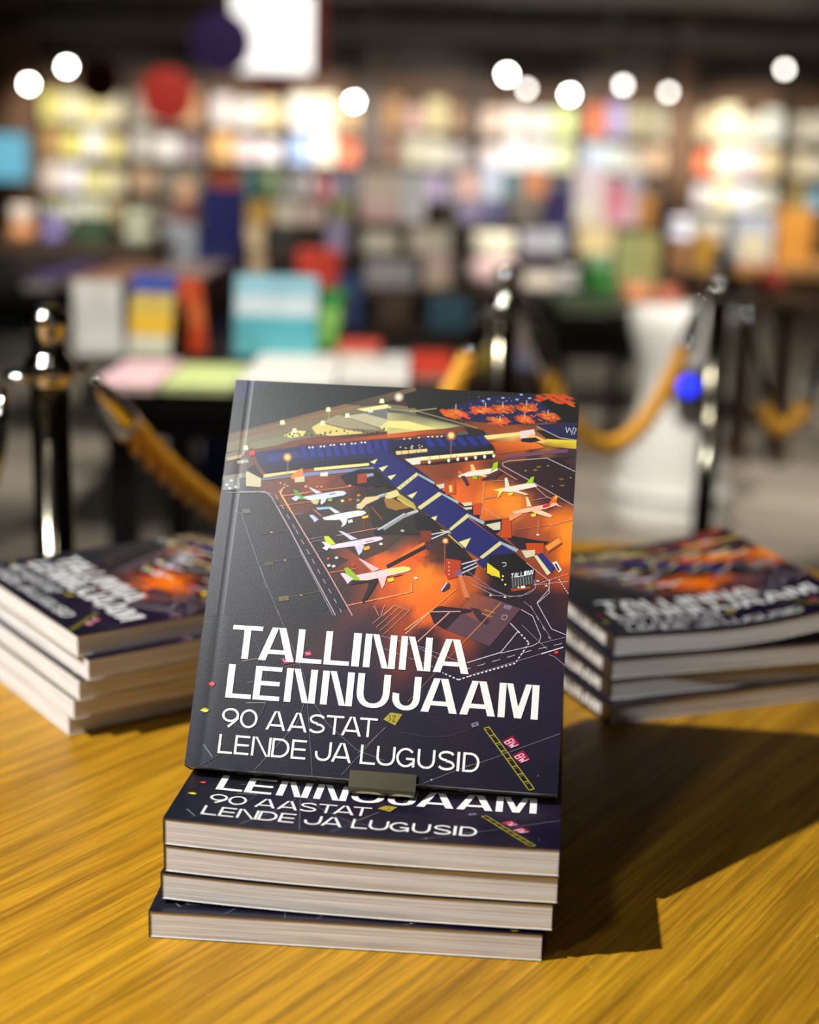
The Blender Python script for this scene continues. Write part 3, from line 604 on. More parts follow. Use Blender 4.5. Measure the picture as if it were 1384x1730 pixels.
([177,102,37],[7472,9246,7548,9266,7732,9204,7670,9177]),
([231,140,51],[7574,9247,7609,9256,7696,9227,7667,9214]),
([227,151,48],[7714,9249,7739,9256,7800,9235,7780,9226]),
([216,155,53],[7805,9247,7832,9255,7899,9232,7877,9222]),
([227,113,50],[7776,9164,7810,9174,7894,9145,7866,9133]),
([214,118,48],[7622,9252,7656,9261,7740,9233,7712,9221]),
([211,144,50],[7581,9214,7603,9220,7656,9202,7639,9194]),
([255,129,64],[7773,9169,7812,9180,7908,9148,7876,9133]),
([221,150,60],[7678,9208,7704,9215,7766,9194,7745,9184]),
([221,135,45],[7663,9267,7688,9274,7752,9253,7730,9243]),
([251,136,67],[7658,9170,7698,9181,7795,9148,7762,9134]),
([238,135,51],[7764,9223,7795,9231,7869,9206,7844,9195]),
([255,154,45],[7712,9220,7752,9231,7848,9198,7816,9184]),
([211,110,50],[7542,9229,7579,9239,7670,9208,7639,9195]),
([202,137,47],[7558,9252,7594,9262,7681,9233,7652,9220]),
([150,66,34,90,44,44,60,36,56,100,48,40,170,74,34,110,52,44],[8144,9334,8413,9383,8758,9314,8831,9244,8494,9203,8287,9242]),
([218,78,30],[8544,9283,8609,9301,8768,9247,8714,9223]),
([223,90,26],[8312,9323,8379,9341,8541,9287,8486,9262]),
([180,81,31],[8238,9282,8300,9299,8452,9248,8400,9225]),
([187,86,27],[8358,9218,8414,9233,8550,9187,8504,9166]),
([231,89,30],[8329,9385,8386,9401,8527,9353,8479,9332]),
([199,75,31],[8448,9289,8489,9300,8589,9267,8555,9252]),
([210,87,29],[8578,9280,8624,9293,8737,9255,8699,9238]),
([190,87,32],[8375,9320,8432,9335,8569,9289,8523,9268]),
([172,92,28],[8493,9353,8537,9365,8642,9329,8606,9313]),
([236,70,27],[8409,9309,8452,9320,8557,9285,8521,9269]),
([238,76,34],[8534,9330,8575,9341,8676,9307,8642,9291]),
([213,73,31],[8348,9203,8404,9218,8539,9172,8493,9152]),
([233,91,26],[8520,9371,8558,9381,8650,9350,8619,9336]),
([195,90,37],[8489,9213,8551,9230,8701,9179,8650,9156]),
([216,100,27],[8413,9382,8453,9392,8550,9359,8517,9345]),
([178,94,35],[8209,9256,8258,9269,8379,9228,8338,9210]),
([197,80,31],[8511,9321,8562,9334,8688,9292,8646,9273]),
([225,80,36],[8655,9251,8694,9261,8790,9229,8758,9214]),
([197,87,36],[8604,9397,8661,9412,8798,9366,8752,9345]),
([191,75,35],[8484,9227,8527,9238,8633,9203,8597,9187]),
([213,102,29],[8410,9360,8475,9378,8636,9324,8581,9300]),
([236,92,28],[8434,9292,8478,9304,8587,9267,8550,9250]),
([190,95,30],[8499,9282,8547,9295,8663,9256,8623,9238]),
([170,98,38],[8577,9346,8617,9357,8716,9323,8683,9308]),
([179,79,31],[8330,9354,8395,9371,8555,9317,8501,9293]),
([171,89,29],[8217,9349,8265,9362,8384,9322,8344,9304]),
([220,80,36],[8602,9223,8660,9238,8801,9191,8753,9169]),
([220,80,27],[8348,9265,8409,9281,8557,9231,8507,9208]),
([185,83,36],[8367,9205,8403,9215,8491,9185,8461,9172]),
([218,84,33],[8258,9367,8293,9376,8379,9347,8350,9334]),
([235,93,26],[8408,9328,8457,9341,8576,9301,8536,9283]),
([220,73,35],[8254,9239,8306,9253,8434,9210,8391,9191]),
([184,82,34],[8229,9367,8290,9384,8438,9334,8388,9311]),
([235,99,38],[8266,9312,8335,9330,8503,9273,8447,9248]),
([255,134,63],[8374,9327,8400,9334,8464,9313,8442,9303]),
([208,149,58],[8425,9298,8460,9307,8547,9278,8518,9265]),
([255,132,49],[8510,9242,8543,9251,8621,9224,8595,9212]),
([246,156,58],[8398,9244,8426,9251,8494,9228,8471,9218]),
([232,151,64],[8435,9301,8464,9309,8536,9285,8512,9274]),
([232,118,49],[8510,9273,8541,9282,8617,9256,8591,9245]),
([224,106,48],[8546,9334,8579,9343,8660,9316,8633,9303]),
([202,139,62],[8485,9272,8510,9279,8570,9258,8550,9249]),
([212,126,46],[8513,9292,8542,9300,8611,9276,8588,9265]),
([251,150,59],[8328,9237,8358,9246,8433,9220,8408,9209]),
([201,147,59],[8406,9309,8442,9319,8530,9289,8500,9276]),
([239,135,46],[8409,9270,8432,9276,8489,9257,8470,9248]),
([254,111,57],[8542,9248,8574,9257,8652,9230,8626,9219]),
([227,117,48],[8407,9296,8430,9302,8488,9283,8468,9274]),
([250,214,170],[6488,9603,6502,9449,6517,9449,6503,9603]),
([250,214,170],[7336,9681,7348,9527,7364,9528,7351,9681]),
([250,214,170],[7824,9730,7836,9576,7851,9577,7839,9731]),
([250,214,170],[8495,9800,8506,9646,8521,9647,8510,9800]),
([250,214,170],[9120,9571,9131,9418,9146,9419,9135,9572]),
([250,214,170],[7773,9354,7785,9202,7800,9202,7788,9355]),
([250,214,170],[8467,9471,8478,9319,8493,9319,8482,9472]),
([110,120,190],[7485,9765,7478,9759,7465,9760,7465,9768,7477,9771]),
([70,74,130],[8512,9640,8501,9631,8484,9634,8483,9644,8500,9648]),
([200,200,220],[6913,9513,6903,9504,6887,9507,6886,9517,6902,9520]),
([110,120,190],[8334,9418,8324,9409,8309,9412,8308,9421,8323,9425]),
([150,150,200],[8601,9286,8587,9273,8561,9276,8560,9291,8585,9297]),
([70,74,130],[7579,9410,7571,9403,7558,9405,7557,9413,7570,9416]),
([70,74,130],[7293,9208,7285,9201,7271,9203,7271,9211,7284,9215]),
([150,150,200],[7768,9725,7757,9715,7737,9718,7736,9730,7755,9734]),
([200,200,220],[7300,9513,7289,9503,7268,9506,7267,9518,7287,9523]),
([200,200,220],[9324,9434,9315,9426,9299,9428,9298,9438,9314,9441]),
([70,74,130],[7449,9410,7435,9397,7409,9400,7408,9416,7433,9422]),
([110,120,190],[8827,9776,8818,9768,8802,9771,8802,9780,8817,9784]),
([12,12,24],[9119,9499,9110,9490,9093,9493,9092,9503,9109,9507]),
([200,200,220],[7883,9359,7868,9346,7842,9350,7841,9365,7866,9371]),
([200,200,220],[8810,9409,8798,9398,8776,9401,8775,9414,8796,9419]),
([70,74,130],[7790,9350,7776,9337,7751,9340,7750,9355,7774,9361]),
([12,12,24],[8983,9406,8974,9398,8957,9400,8956,9410,8972,9414]),
([12,12,24],[6695,9614,6681,9602,6656,9605,6655,9619,6679,9625]),
([150,150,200],[8862,9209,8854,9202,8841,9204,8841,9211,8854,9214]),
([150,150,200],[8773,9596,8763,9588,8747,9590,8746,9600,8762,9603]),
([12,12,24],[8619,9564,8611,9557,8597,9559,8596,9567,8610,9571]),
([110,120,190],[7250,9406,7238,9396,7218,9399,7217,9411,7237,9415]),
([200,200,220],[6667,9317,6656,9308,6637,9310,6636,9322,6654,9326]),
([12,12,24],[8834,9313,8825,9305,8808,9307,8808,9317,8824,9320]),
([110,120,190],[6691,9472,6683,9464,6668,9466,6668,9475,6682,9478]),
([70,74,130],[9189,9880,9176,9869,9155,9872,9154,9885,9175,9890]),
([150,150,200],[7525,9322,7518,9315,7505,9317,7504,9325,7517,9328]),
([150,150,200],[8092,9763,8080,9753,8061,9756,8060,9768,8079,9772]),
([110,120,190],[8452,9429,8438,9417,8414,9420,8413,9435,8436,9440]),
([12,12,24],[8045,9450,8034,9441,8015,9443,8014,9455,8033,9459]),
([110,120,190],[7576,9266,7570,9260,7558,9262,7557,9269,7569,9272]),
([110,120,190],[6669,9471,6659,9462,6642,9465,6641,9475,6658,9479]),
([150,150,200],[6937,9405,6926,9395,6905,9397,6904,9409,6924,9414]),
([12,12,24],[9157,9790,9142,9777,9116,9781,9115,9796,9140,9802]),
([150,150,200],[8138,9193,8127,9184,8109,9187,8108,9197,8126,9202]),
([110,120,190],[8696,9754,8682,9742,8658,9745,8657,9760,8680,9765]),
([110,120,190],[7790,9497,7777,9485,7754,9488,7753,9502,7775,9507]),
([200,200,220],[7684,9727,7675,9719,7659,9721,7658,9730,7674,9734]),
([200,200,220],[7312,9663,7300,9653,7280,9656,7279,9668,7299,9673]),
([150,150,200],[7957,9226,7949,9219,7936,9221,7936,9229,7948,9232]),
([110,120,190],[8112,9447,8105,9440,8091,9441,8090,9450,8104,9453]),
([110,120,190],[6869,9809,6859,9800,6841,9802,6840,9813,6857,9817]),
([110,120,190],[8904,9307,8891,9295,8868,9298,8868,9312,8889,9317]),
([110,120,190],[6889,9410,6875,9398,6851,9401,6849,9416,6873,9421]),
([70,74,130],[9231,9406,9220,9396,9200,9398,9200,9410,9218,9414]),
([150,150,200],[9324,9862,9312,9852,9293,9854,9292,9866,9311,9871]),
([12,12,24],[7394,9277,7385,9269,7369,9271,7368,9281,7383,9285]),
([200,200,220],[9113,9244,9103,9235,9084,9237,9084,9248,9102,9253]),
([70,74,130],[9188,9802,9177,9791,9157,9794,9156,9806,9175,9811]),
([110,120,190],[7364,9558,7352,9547,7333,9550,7332,9562,7351,9566]),
([110,120,190],[9092,9797,9082,9788,9063,9790,9062,9801,9080,9806]),
([12,12,24],[7071,9311,7057,9298,7032,9301,7031,9316,7055,9322]),
([70,74,130],[9055,9865,9048,9859,9035,9861,9035,9868,9047,9871]),
([110,120,190],[8396,9354,8386,9346,8369,9348,8368,9358,8385,9362]),
([200,200,220],[7608,9282,7598,9273,7580,9275,7579,9285,7596,9289]),
([200,200,220],[6929,9618,6921,9610,6906,9612,6905,9621,6920,9625]),
([12,12,24],[6863,9396,6855,9388,6840,9390,6840,9399,6853,9402]),
([110,120,190],[8767,9220,8760,9214,8747,9215,8747,9223,8759,9225]),
([70,74,130],[6831,9153,6823,9146,6809,9148,6809,9156,6822,9159]),
([150,150,200],[6845,9102,6832,9091,6809,9094,6808,9107,6830,9113]),
([110,120,190],[7846,9271,7839,9265,7828,9266,7827,9273,7839,9276]),
([110,120,190],[7898,9303,7886,9292,7863,9295,7862,9308,7884,9313]),
([200,200,220],[8150,9453,8136,9440,8110,9443,8109,9458,8134,9464]),
([150,150,200],[9043,9535,9028,9522,9002,9525,9001,9541,9027,9547]),
([150,150,200],[8994,9453,8985,9445,8969,9447,8969,9457,8984,9460]),
([150,150,200],[9073,9720,9062,9710,9043,9713,9042,9724,9061,9728]),
([12,12,24],[7250,9483,7241,9475,7226,9477,7225,9486,7240,9490]),
([12,12,24],[8814,9634,8802,9622,8780,9625,8779,9639,8800,9644]),
([150,150,200],[7539,9405,7531,9398,7517,9400,7516,9408,7529,9411]),
([150,150,200],[6717,9162,6706,9152,6686,9154,6685,9166,6704,9171]),
([150,150,200],[8022,9849,8010,9839,7991,9842,7990,9854,8009,9858]),
([110,120,190],[7197,9755,7188,9746,7171,9749,7170,9758,7186,9762]),
([110,120,190],[7187,9548,7173,9535,7148,9538,7146,9553,7171,9559]),
([200,200,220],[8100,9638,8093,9631,8079,9633,8079,9641,8092,9644]),
([200,200,220],[9241,9636,9229,9625,9208,9628,9207,9641,9228,9646]),
([200,200,220],[8830,9704,8817,9692,8795,9695,8794,9709,8816,9714]),
([150,150,200],[8493,9354,8485,9347,8470,9349,8469,9357,8484,9361]),
([12,12,24],[8961,9719,8949,9708,8928,9711,8927,9724,8948,9728]),
([70,74,130],[8353,9250,8340,9238,8318,9241,8317,9254,8339,9260]),
([12,12,24],[9334,9546,9322,9535,9300,9538,9299,9551,9320,9556]),
([110,120,190],[7909,9728,7896,9716,7871,9719,7870,9734,7894,9739]),
([110,120,190],[8808,9724,8794,9712,8771,9715,8770,9729,8793,9735]),
([12,12,24],[8962,9507,8953,9499,8937,9501,8936,9511,8952,9514]),
([70,74,130],[7637,9197,7628,9188,7612,9191,7611,9200,7627,9204]),
([70,74,130],[7014,9279,7002,9269,6982,9272,6981,9284,7001,9288]),
([12,12,24],[8834,9264,8826,9257,8812,9259,8811,9267,8825,9270]),
([12,12,24],[9373,9727,9361,9716,9339,9719,9338,9732,9359,9737]),
([200,200,220],[8848,9589,8840,9582,8827,9584,8826,9592,8839,9595]),
([150,150,200],[7952,9769,7938,9756,7913,9760,7912,9774,7936,9780]),
([200,200,220],[7224,9440,7213,9431,7194,9433,7193,9444,7212,9449]),
([110,120,190],[8916,9887,8903,9875,8880,9879,8879,9892,8901,9898]),
([150,150,200],[7716,9759,7707,9752,7692,9754,7692,9763,7706,9766]),
([110,120,190],[7445,9759,7434,9749,7414,9751,7413,9763,7432,9768]),
([110,120,190],[8573,9694,8560,9682,8538,9685,8537,9699,8558,9704]),
([110,120,190],[7158,9833,7142,9819,7115,9823,7114,9839,7140,9845]),
([70,74,130],[7078,9441,7069,9433,7054,9435,7053,9444,7068,9448]),
([70,74,130],[6723,9347,6711,9336,6690,9339,6689,9351,6709,9356]),
([70,74,130],[9060,9234,9053,9227,9041,9229,9040,9237,9052,9240]),
([110,120,190],[7963,9752,7948,9739,7922,9743,7921,9758,7946,9764]),
([150,150,200],[8431,9381,8420,9372,8401,9374,8400,9386,8419,9390]),
([200,200,220],[7713,9314,7702,9304,7682,9307,7681,9319,7700,9323]),
([70,74,130],[8764,9630,8751,9618,8728,9621,8727,9635,8749,9640]),
([150,150,200],[7080,9585,7069,9576,7050,9578,7049,9589,7067,9593]),
([110,120,190],[8741,9559,8728,9548,8705,9551,8705,9564,8726,9570]),
([12,12,24],[6746,9139,6734,9128,6712,9131,6711,9144,6732,9149]),
([70,74,130],[8276,9245,8261,9231,8234,9235,8233,9251,8259,9257]),
([110,120,190],[7893,9407,7886,9401,7874,9402,7873,9410,7885,9413]),
([70,74,130],[7511,9182,7504,9176,7493,9178,7492,9185,7504,9187]),
([110,120,190],[7840,9407,7830,9398,7812,9400,7811,9411,7828,9415]),
([150,150,200],[8547,9352,8539,9344,8525,9346,8524,9355,8538,9358]),
([200,200,220],[8653,9230,8642,9220,8623,9223,8622,9235,8641,9239]),
([70,74,130],[7721,9145,7707,9133,7684,9136,7683,9150,7706,9155]),
([70,74,130],[8027,9223,8016,9213,7997,9216,7996,9227,8015,9231]),
([150,150,200],[6961,9380,6949,9369,6927,9372,6926,9384,6947,9389]),
([70,74,130],[6634,9244,6619,9231,6593,9235,6592,9250,6617,9256]),
([70,74,130],[8214,9473,8201,9462,8178,9465,8177,9478,8199,9484]),
([150,150,200],[9321,9568,9308,9555,9284,9559,9283,9573,9306,9578]),
([110,120,190],[7473,9400,7463,9391,7445,9393,7444,9404,7461,9408]),
([200,200,220],[8579,9846,8569,9837,8551,9839,8550,9850,8568,9854]),
([150,150,200],[8799,9590,8792,9583,8778,9585,8778,9593,8791,9596]),
([150,165,230],[7878,9837,7852,9813,7798,9811,7770,9832,7795,9856,7849,9858]),
([150,165,230],[7477,9791,7452,9768,7398,9765,7369,9786,7394,9810,7449,9813]),
([150,165,230],[8283,9809,8257,9786,8203,9783,8175,9804,8200,9828,8254,9830]),
([150,165,230],[8640,9864,8615,9841,8561,9838,8533,9859,8558,9883,8612,9885]),
([150,165,230],[8393,9949,8368,9926,8314,9923,8285,9945,8310,9968,8364,9971]),
([150,165,230],[7321,9726,7296,9703,7242,9700,7213,9721,7238,9745,7292,9747]),
([194,58,32],[9131,9805,9209,9825,9398,9761,9334,9732]),
([182,81,36],[9374,10024,9462,10047,9677,9974,9604,9941]),
([193,72,35],[9051,10021,9162,10051,9431,9959,9340,9918]),
([143,61,32],[9561,9948,9653,9972,9876,9896,9801,9862]),
([160,74,33],[8845,10012,8912,10030,9075,9975,9020,9950]),
([147,84,37],[9493,9936,9579,9959,9788,9887,9717,9856]),
([209,69,34],[9258,10032,9385,10066,9693,9960,9588,9913]),
([185,71,31],[8885,9793,8985,9820,9228,9737,9145,9700]),
([202,76,34],[9140,9825,9213,9844,9389,9784,9329,9757]),
([143,79,33],[9608,9840,9682,9859,9860,9798,9799,9771]),
([192,59,25],[9384,9887,9464,9909,9660,9841,9593,9812]),
([197,84,35],[9284,9931,9382,9958,9621,9876,9540,9839]),
([183,65,30],[9070,9985,9198,10019,9507,9913,9402,9866]),
([193,82,31],[9135,9978,9267,10014,9586,9904,9478,9855]),
([212,57,28],[9408,9839,9533,9873,9834,9769,9731,9723]),
([166,70,34],[9243,9838,9322,9859,9511,9794,9447,9766]),
([153,71,30],[9191,9852,9317,9886,9623,9781,9519,9735]),
([188,64,32],[9561,9968,9635,9988,9816,9926,9755,9898]),
([148,76,35],[8723,9944,8845,9977,9143,9875,9042,9830]),
([168,63,29],[8984,9916,9104,9948,9395,9849,9296,9804]),
([164,80,28],[8893,9997,8966,10017,9142,9956,9082,9929]),
([205,81,33],[9053,9903,9140,9926,9351,9854,9280,9822]),
([153,69,28],[9657,9825,9731,9845,9909,9784,9848,9757]),
([207,71,35],[8698,9830,8811,9860,9087,9766,8994,9724]),
([209,59,32],[8742,9903,8836,9929,9065,9850,8988,9815]),
([189,73,34],[8888,10030,9011,10063,9312,9960,9210,9914]),
([175,70,48],[9358,9721,9419,9737,9567,9686,9517,9664]),
([217,72,42],[9412,9859,9482,9877,9651,9819,9594,9794]),
([224,78,40],[9623,9786,9689,9803,9847,9749,9793,9725]),
([182,95,42],[9255,9795,9328,9815,9505,9754,9445,9727]),
([189,98,43],[9640,9847,9683,9859,9788,9823,9753,9807]),
([206,79,44],[9252,9783,9299,9796,9413,9757,9374,9740]),
([219,89,34],[9229,9783,9294,9800,9451,9747,9397,9723]),
([186,85,39],[9355,9705,9405,9718,9526,9677,9485,9658]),
([210,96,42],[9673,9740,9741,9758,9905,9702,9849,9677]),
([227,87,47],[9243,9788,9293,9801,9414,9760,9373,9741]),
([190,102,35],[9233,9783,9281,9796,9398,9756,9359,9738]),
([191,69,42],[9411,9798,9459,9811,9578,9770,9538,9752]),
([176,89,39],[9697,9830,9748,9844,9874,9801,9831,9782]),
([225,98,41],[9236,9797,9289,9811,9418,9767,9374,9748]),
([16,14,16],[8874,9779,9109,9847,9844,9612,9983,9276,9624,9297]),
([96,58,40,120,64,40,200,92,40,190,84,36,96,50,36],[2042,8339,3415,8521,5420,8821,5434,8684,2051,8262]),
([196,88,36,150,70,38,90,50,34,120,54,30,206,94,38],[4604,8705,5885,8889,6865,8993,6895,8880,4615,8606]),
([40,34,30],[6763,9008,7332,8939,7509,8738,6943,8787]),
([28,32,70],[804,8028,2055,8235,4796,8576,5049,8086,4129,7983,1209,7483,969,7730]),
([24,26,44],[969,7730,1209,7483,4135,7927,4122,8040,2433,7841,1547,7721]),
([38,44,128],[2114,8254,2252,8268,2407,7954,2247,7924]),
([38,44,128],[2349,8281,2487,8296,2641,7981,2481,7951]),
([38,44,128],[2584,8309,2722,8323,2875,8008,2715,7977]),
([38,44,128],[2819,8337,2956,8351,3109,8035,2949,8004]),
([38,44,128],[3053,8364,3190,8379,3342,8062,3183,8031]),
([38,44,128],[3287,8392,3425,8406,3576,8089,3416,8058]),
([38,44,128],[3521,8419,3658,8434,3809,8116,3649,8085]),
([38,44,128],[3755,8447,3892,8461,4042,8142,3883,8112]),
([38,44,128],[3988,8474,4125,8488,4275,8169,4115,8138]),
([38,44,128],[4222,8502,4359,8516,4507,8196,4348,8165]),
([38,44,128],[4455,8529,4592,8543,4739,8223,4581,8192]),
([236,244,214],[2439,8235,2418,8213,2379,8219,2375,8245,2412,8255]),
([236,244,214],[2536,8244,2515,8221,2476,8228,2473,8254,2510,8264]),
([236,244,214],[2762,8278,2741,8255,2702,8262,2698,8288,2736,8298]),
([236,244,214],[2859,8286,2838,8264,2799,8270,2796,8297,2833,8307]),
([236,244,214],[3042,8330,3021,8307,2982,8314,2979,8340,3016,8350]),
([236,244,214],[3139,8338,3118,8316,3079,8322,3076,8349,3113,8359]),
([236,244,214],[3345,8364,3324,8341,3285,8348,3282,8374,3319,8384]),
([236,244,214],[3442,8372,3421,8350,3382,8356,3379,8383,3416,8393]),
([236,244,214],[3648,8398,3627,8375,3588,8382,3585,8408,3622,8418]),
([236,244,214],[3745,8406,3724,8384,3685,8390,3682,8417,3719,8426]),
([236,244,214],[3929,8438,3908,8416,3869,8422,3866,8448,3903,8458]),
([236,244,214],[4026,8447,4005,8424,3966,8431,3963,8457,4000,8467]),
([42,50,110],[1183,7970,2071,8110,2175,7943,1291,7784]),
([26,28,64],[4624,8522,6941,8806,7305,8786,7710,8483,5711,8176,4672,8067]),
([34,44,124],[5647,8629,5839,8650,6029,8438,5878,8408]),
([34,44,124],[5947,8655,6139,8676,6328,8464,6178,8434]),
([34,44,124],[6248,8681,6439,8702,6628,8490,6477,8460]),
([34,44,124],[6548,8707,6739,8728,6926,8516,6777,8486]),
([34,44,124],[6847,8733,7038,8754,7225,8542,7075,8512]),
([34,44,124],[7146,8759,7337,8780,7523,8568,7373,8538]),
([240,236,200],[5557,8651,5536,8632,5497,8637,5495,8660,5532,8668]),
([240,236,200],[5817,8687,5795,8668,5757,8673,5755,8695,5792,8704]),
([240,236,200],[5937,8693,5916,8673,5877,8678,5875,8701,5912,8710]),
([240,236,200],[6078,8700,6057,8680,6018,8685,6016,8708,6053,8717]),
([240,236,200],[6198,8713,6176,8694,6138,8699,6136,8721,6173,8730]),
([240,236,200],[5138,8593,5116,8573,5077,8579,5075,8601,5112,8610]),
([240,236,200],[5298,8612,5276,8593,5238,8598,5235,8620,5273,8629]),
([22,20,26],[4805,8340,5437,8504,5795,8351,4906,8155]),
([230,226,214],[5348,8365,5333,8349,5306,8353,5304,8372,5330,8379]),
([230,226,214],[5045,8369,5030,8353,5003,8358,5001,8376,5027,8383]),
([230,226,214],[5196,8350,5181,8334,5154,8338,5152,8357,5178,8364]),
([230,226,214],[5570,8440,5556,8424,5529,8429,5527,8447,5553,8454]),
([230,226,214],[5371,8351,5357,8335,5330,8340,5328,8358,5354,8365]),
([230,226,214],[5370,8417,5355,8402,5328,8406,5326,8424,5352,8431]),
([230,226,214],[5659,8415,5644,8399,5617,8404,5615,8422,5641,8429]),
([230,226,214],[5382,8401,5367,8385,5340,8389,5338,8408,5364,8415]),
([230,226,214],[5591,8375,5576,8359,5550,8363,5548,8382,5574,8389]),
([228,200,130],[4896,8249,5782,8361,5802,8283,4926,8156]),
([60,40,26],[5046,8283,5065,8177,5081,8179,5063,8285]),
([60,40,26],[5247,8293,5266,8187,5283,8189,5264,8295]),
([60,40,26],[5468,8304,5487,8198,5504,8200,5485,8306]),
([60,40,26],[5609,8311,5627,8205,5644,8207,5626,8312]),
([24,22,26],[5155,8091,7646,8536,7717,8400,5560,8074]),
([222,216,196],[5159,8046,5615,8129,5636,7919,5375,7906]),
([234,226,166],[5615,8129,7657,8397,7671,8322,5625,8031]),
([120,110,70],[5863,8183,5882,8070,5899,8072,5880,8185]),
([120,110,70],[6144,8197,6162,8084,6179,8086,6160,8199]),
([120,110,70],[6623,8221,6641,8108,6658,8110,6640,8222]),
([120,110,70],[6922,8235,6940,8123,6957,8125,6939,8237]),
([20,17,24],[5415,7908,7704,8309,7733,8201,5975,7943]),
([250,244,226],[5924,8009,5899,7957,5848,7973,5842,8036,5889,8058]),
([250,244,226],[6467,8081,6442,8029,6391,8046,6386,8109,6433,8130]),
([250,244,226],[6724,8124,6698,8072,6648,8089,6642,8152,6689,8173]),
([250,244,226],[6962,8151,6936,8099,6886,8116,6880,8178,6927,8200]),
([250,244,226],[7218,8194,7192,8142,7142,8159,7137,8221,7184,8243]),
([250,244,226],[7475,8226,7449,8174,7399,8190,7394,8253,7441,8275]),
([250,244,226],[7731,8265,7705,8213,7655,8230,7650,8292,7697,8314]),
([246,196,110,250,216,140,190,96,44,150,70,34,140,60,32],[7366,8777,8374,8932,8431,8707,8725,8495,7515,8663]),
([250,214,140],[7365,8788,8374,8932,8380,8849,7473,8691]),
([190,84,36,236,126,50,220,110,44,130,58,30],[7598,8629,8709,8721,9118,8552,7785,8298]),
([228,204,200],[8373,8951,8766,9027,8815,8897,8587,8753,8395,8762]),
([236,180,110],[8695,8910,9144,8742,9152,8629,8547,8751]),
([30,24,28],[8427,8764,8822,8810,8986,8734,8713,8660,8434,8670]),
([34,26,26],[8807,9010,9247,8993,10013,8784,9142,8780]),
([34,32,66],[8838,9145,9983,9276,10013,8784,9577,8801,9087,9005]),
([190,180,200],[8837,9100,9492,8827,9498,8842,8844,9114]),
([190,180,200],[9494,8827,10012,8776,10014,8792,9496,8843]),
([240,220,80,228,206,66,206,170,50,120,70,40],[9142,8780,9974,8782,9987,8557,9036,8586]),
([200,200,225],[9647,9124,9696,8975,9712,8980,9663,9129]),
([200,200,225],[9712,8975,9763,9110,9747,9115,9696,8980]),
([200,200,225],[9748,9109,9814,8998,9829,9006,9762,9117]),
([200,200,225],[9834,8925,9882,9116,9866,9120,9818,8928]),
([200,200,225],[9871,9111,9952,9077,9959,9092,9877,9126]),
([200,200,225],[9948,9087,9878,8932,9893,8926,9963,9081]),
([110,72,92],[8043,8310,9751,8545,9765,8452,8054,8217]),
([60,34,36,70,44,52,52,34,44],[9612,8257,10001,8333,9984,7958]),
([120,116,100],[-48,7335,676,7467,695,7335,10,7224]),
([190,184,150],[653,7485,732,7508,1126,7338,1138,7101,706,7109]),
([30,30,34],[663,7562,872,7687,1139,7396,1106,7337,735,7489]),
([212,198,140],[1173,7443,2196,7617,2216,7557,1184,7360]),
([110,112,120],[1144,7358,2308,7539,2319,7456,1155,7275]),
([110,100,86],[-91,7907,505,8090,598,8018,455,7857,-22,7719]),
([170,150,110],[44,7837,483,7955,455,7857,96,7763]),
([150,160,150],[343,7775,666,7830,700,7736,375,7693]),
([210,60,44],[678,8041,830,8075,835,7953,714,7928]),
([120,122,120],[51,7226,490,7325,533,7024,48,6961]),
([220,220,210],[307,7240,275,7211,216,7218,211,7252,267,7265]),
([220,220,210],[201,7120,169,7091,110,7099,105,7132,161,7146]),
([220,220,210],[454,7077,422,7048,363,7055,359,7088,415,7102]),
([220,220,210],[296,7031,264,7002,205,7009,200,7042,256,7056]),
([232,222,150],[2608,7691,4158,7898,4178,7830,2625,7616]),
([118,130,170],[2308,7539,4311,7803,4339,7729,2321,7437]),
([230,226,200],[2803,7564,3015,7597,3027,7492,2814,7474]),
([206,130,70],[1971,7457,2193,7639,2293,7659,2319,7456,2171,7335,1983,7363]),
([200,190,150],[2080,7406,2359,7458,2386,7308,2097,7275]),
([210,190,170],[1726,7245,1705,7225,1666,7230,1663,7252,1700,7261]),
([210,190,170],[1853,7212,1832,7193,1793,7197,1790,7220,1827,7228]),
([210,190,170],[1940,7172,1919,7153,1880,7158,1877,7180,1914,7188]),
([210,190,170],[2792,7197,2771,7178,2733,7183,2730,7205,2767,7214]),
([210,190,170],[2913,7206,2892,7186,2853,7191,2851,7213,2888,7222]),
([210,190,170],[2467,7200,2445,7181,2407,7186,2404,7208,2441,7217]),
([150,130,90],[1804,7886,1871,7433,1888,7434,1821,7887]),
([255,190,110,60,44,60,60,44,60],[1801,7940,1955,7947,1937,7862]),
([255,190,110,60,44,60,60,44,60],[1801,7940,1937,7862,1867,7806]),
([255,190,110,60,44,60,60,44,60],[1801,7940,1867,7806,1772,7801]),
([255,190,110,60,44,60,60,44,60],[1801,7940,1772,7801,1688,7849]),
([255,190,110,60,44,60,60,44,60],[1801,7940,1688,7849,1647,7932]),
([255,190,110,60,44,60,60,44,60],[1801,7940,1647,7932,1665,8018]),
([255,190,110,60,44,60,60,44,60],[1801,7940,1665,8018,1736,8074]),
([255,190,110,60,44,60,60,44,60],[1801,7940,1736,8074,1831,8078]),
([255,190,110,60,44,60,60,44,60],[1801,7940,1831,8078,1915,8030]),
([255,190,110,60,44,60,60,44,60],[1801,7940,1915,8030,1955,7947]),
([255,230,180,255,170,90,255,170,90],[1801,7940,1878,7943,1869,7901]),
([255,230,180,255,170,90,255,170,90],[1801,7940,1869,7901,1834,7873]),
([255,230,180,255,170,90,255,170,90],[1801,7940,1834,7873,1786,7870]),
([255,230,180,255,170,90,255,170,90],[1801,7940,1786,7870,1744,7894]),
([255,230,180,255,170,90,255,170,90],[1801,7940,1744,7894,1724,7936]),
([255,230,180,255,170,90,255,170,90],[1801,7940,1724,7936,1733,7979]),
([255,230,180,255,170,90,255,170,90],[1801,7940,1733,7979,1768,8007]),
([255,230,180,255,170,90,255,170,90],[1801,7940,1768,8007,1816,8009]),
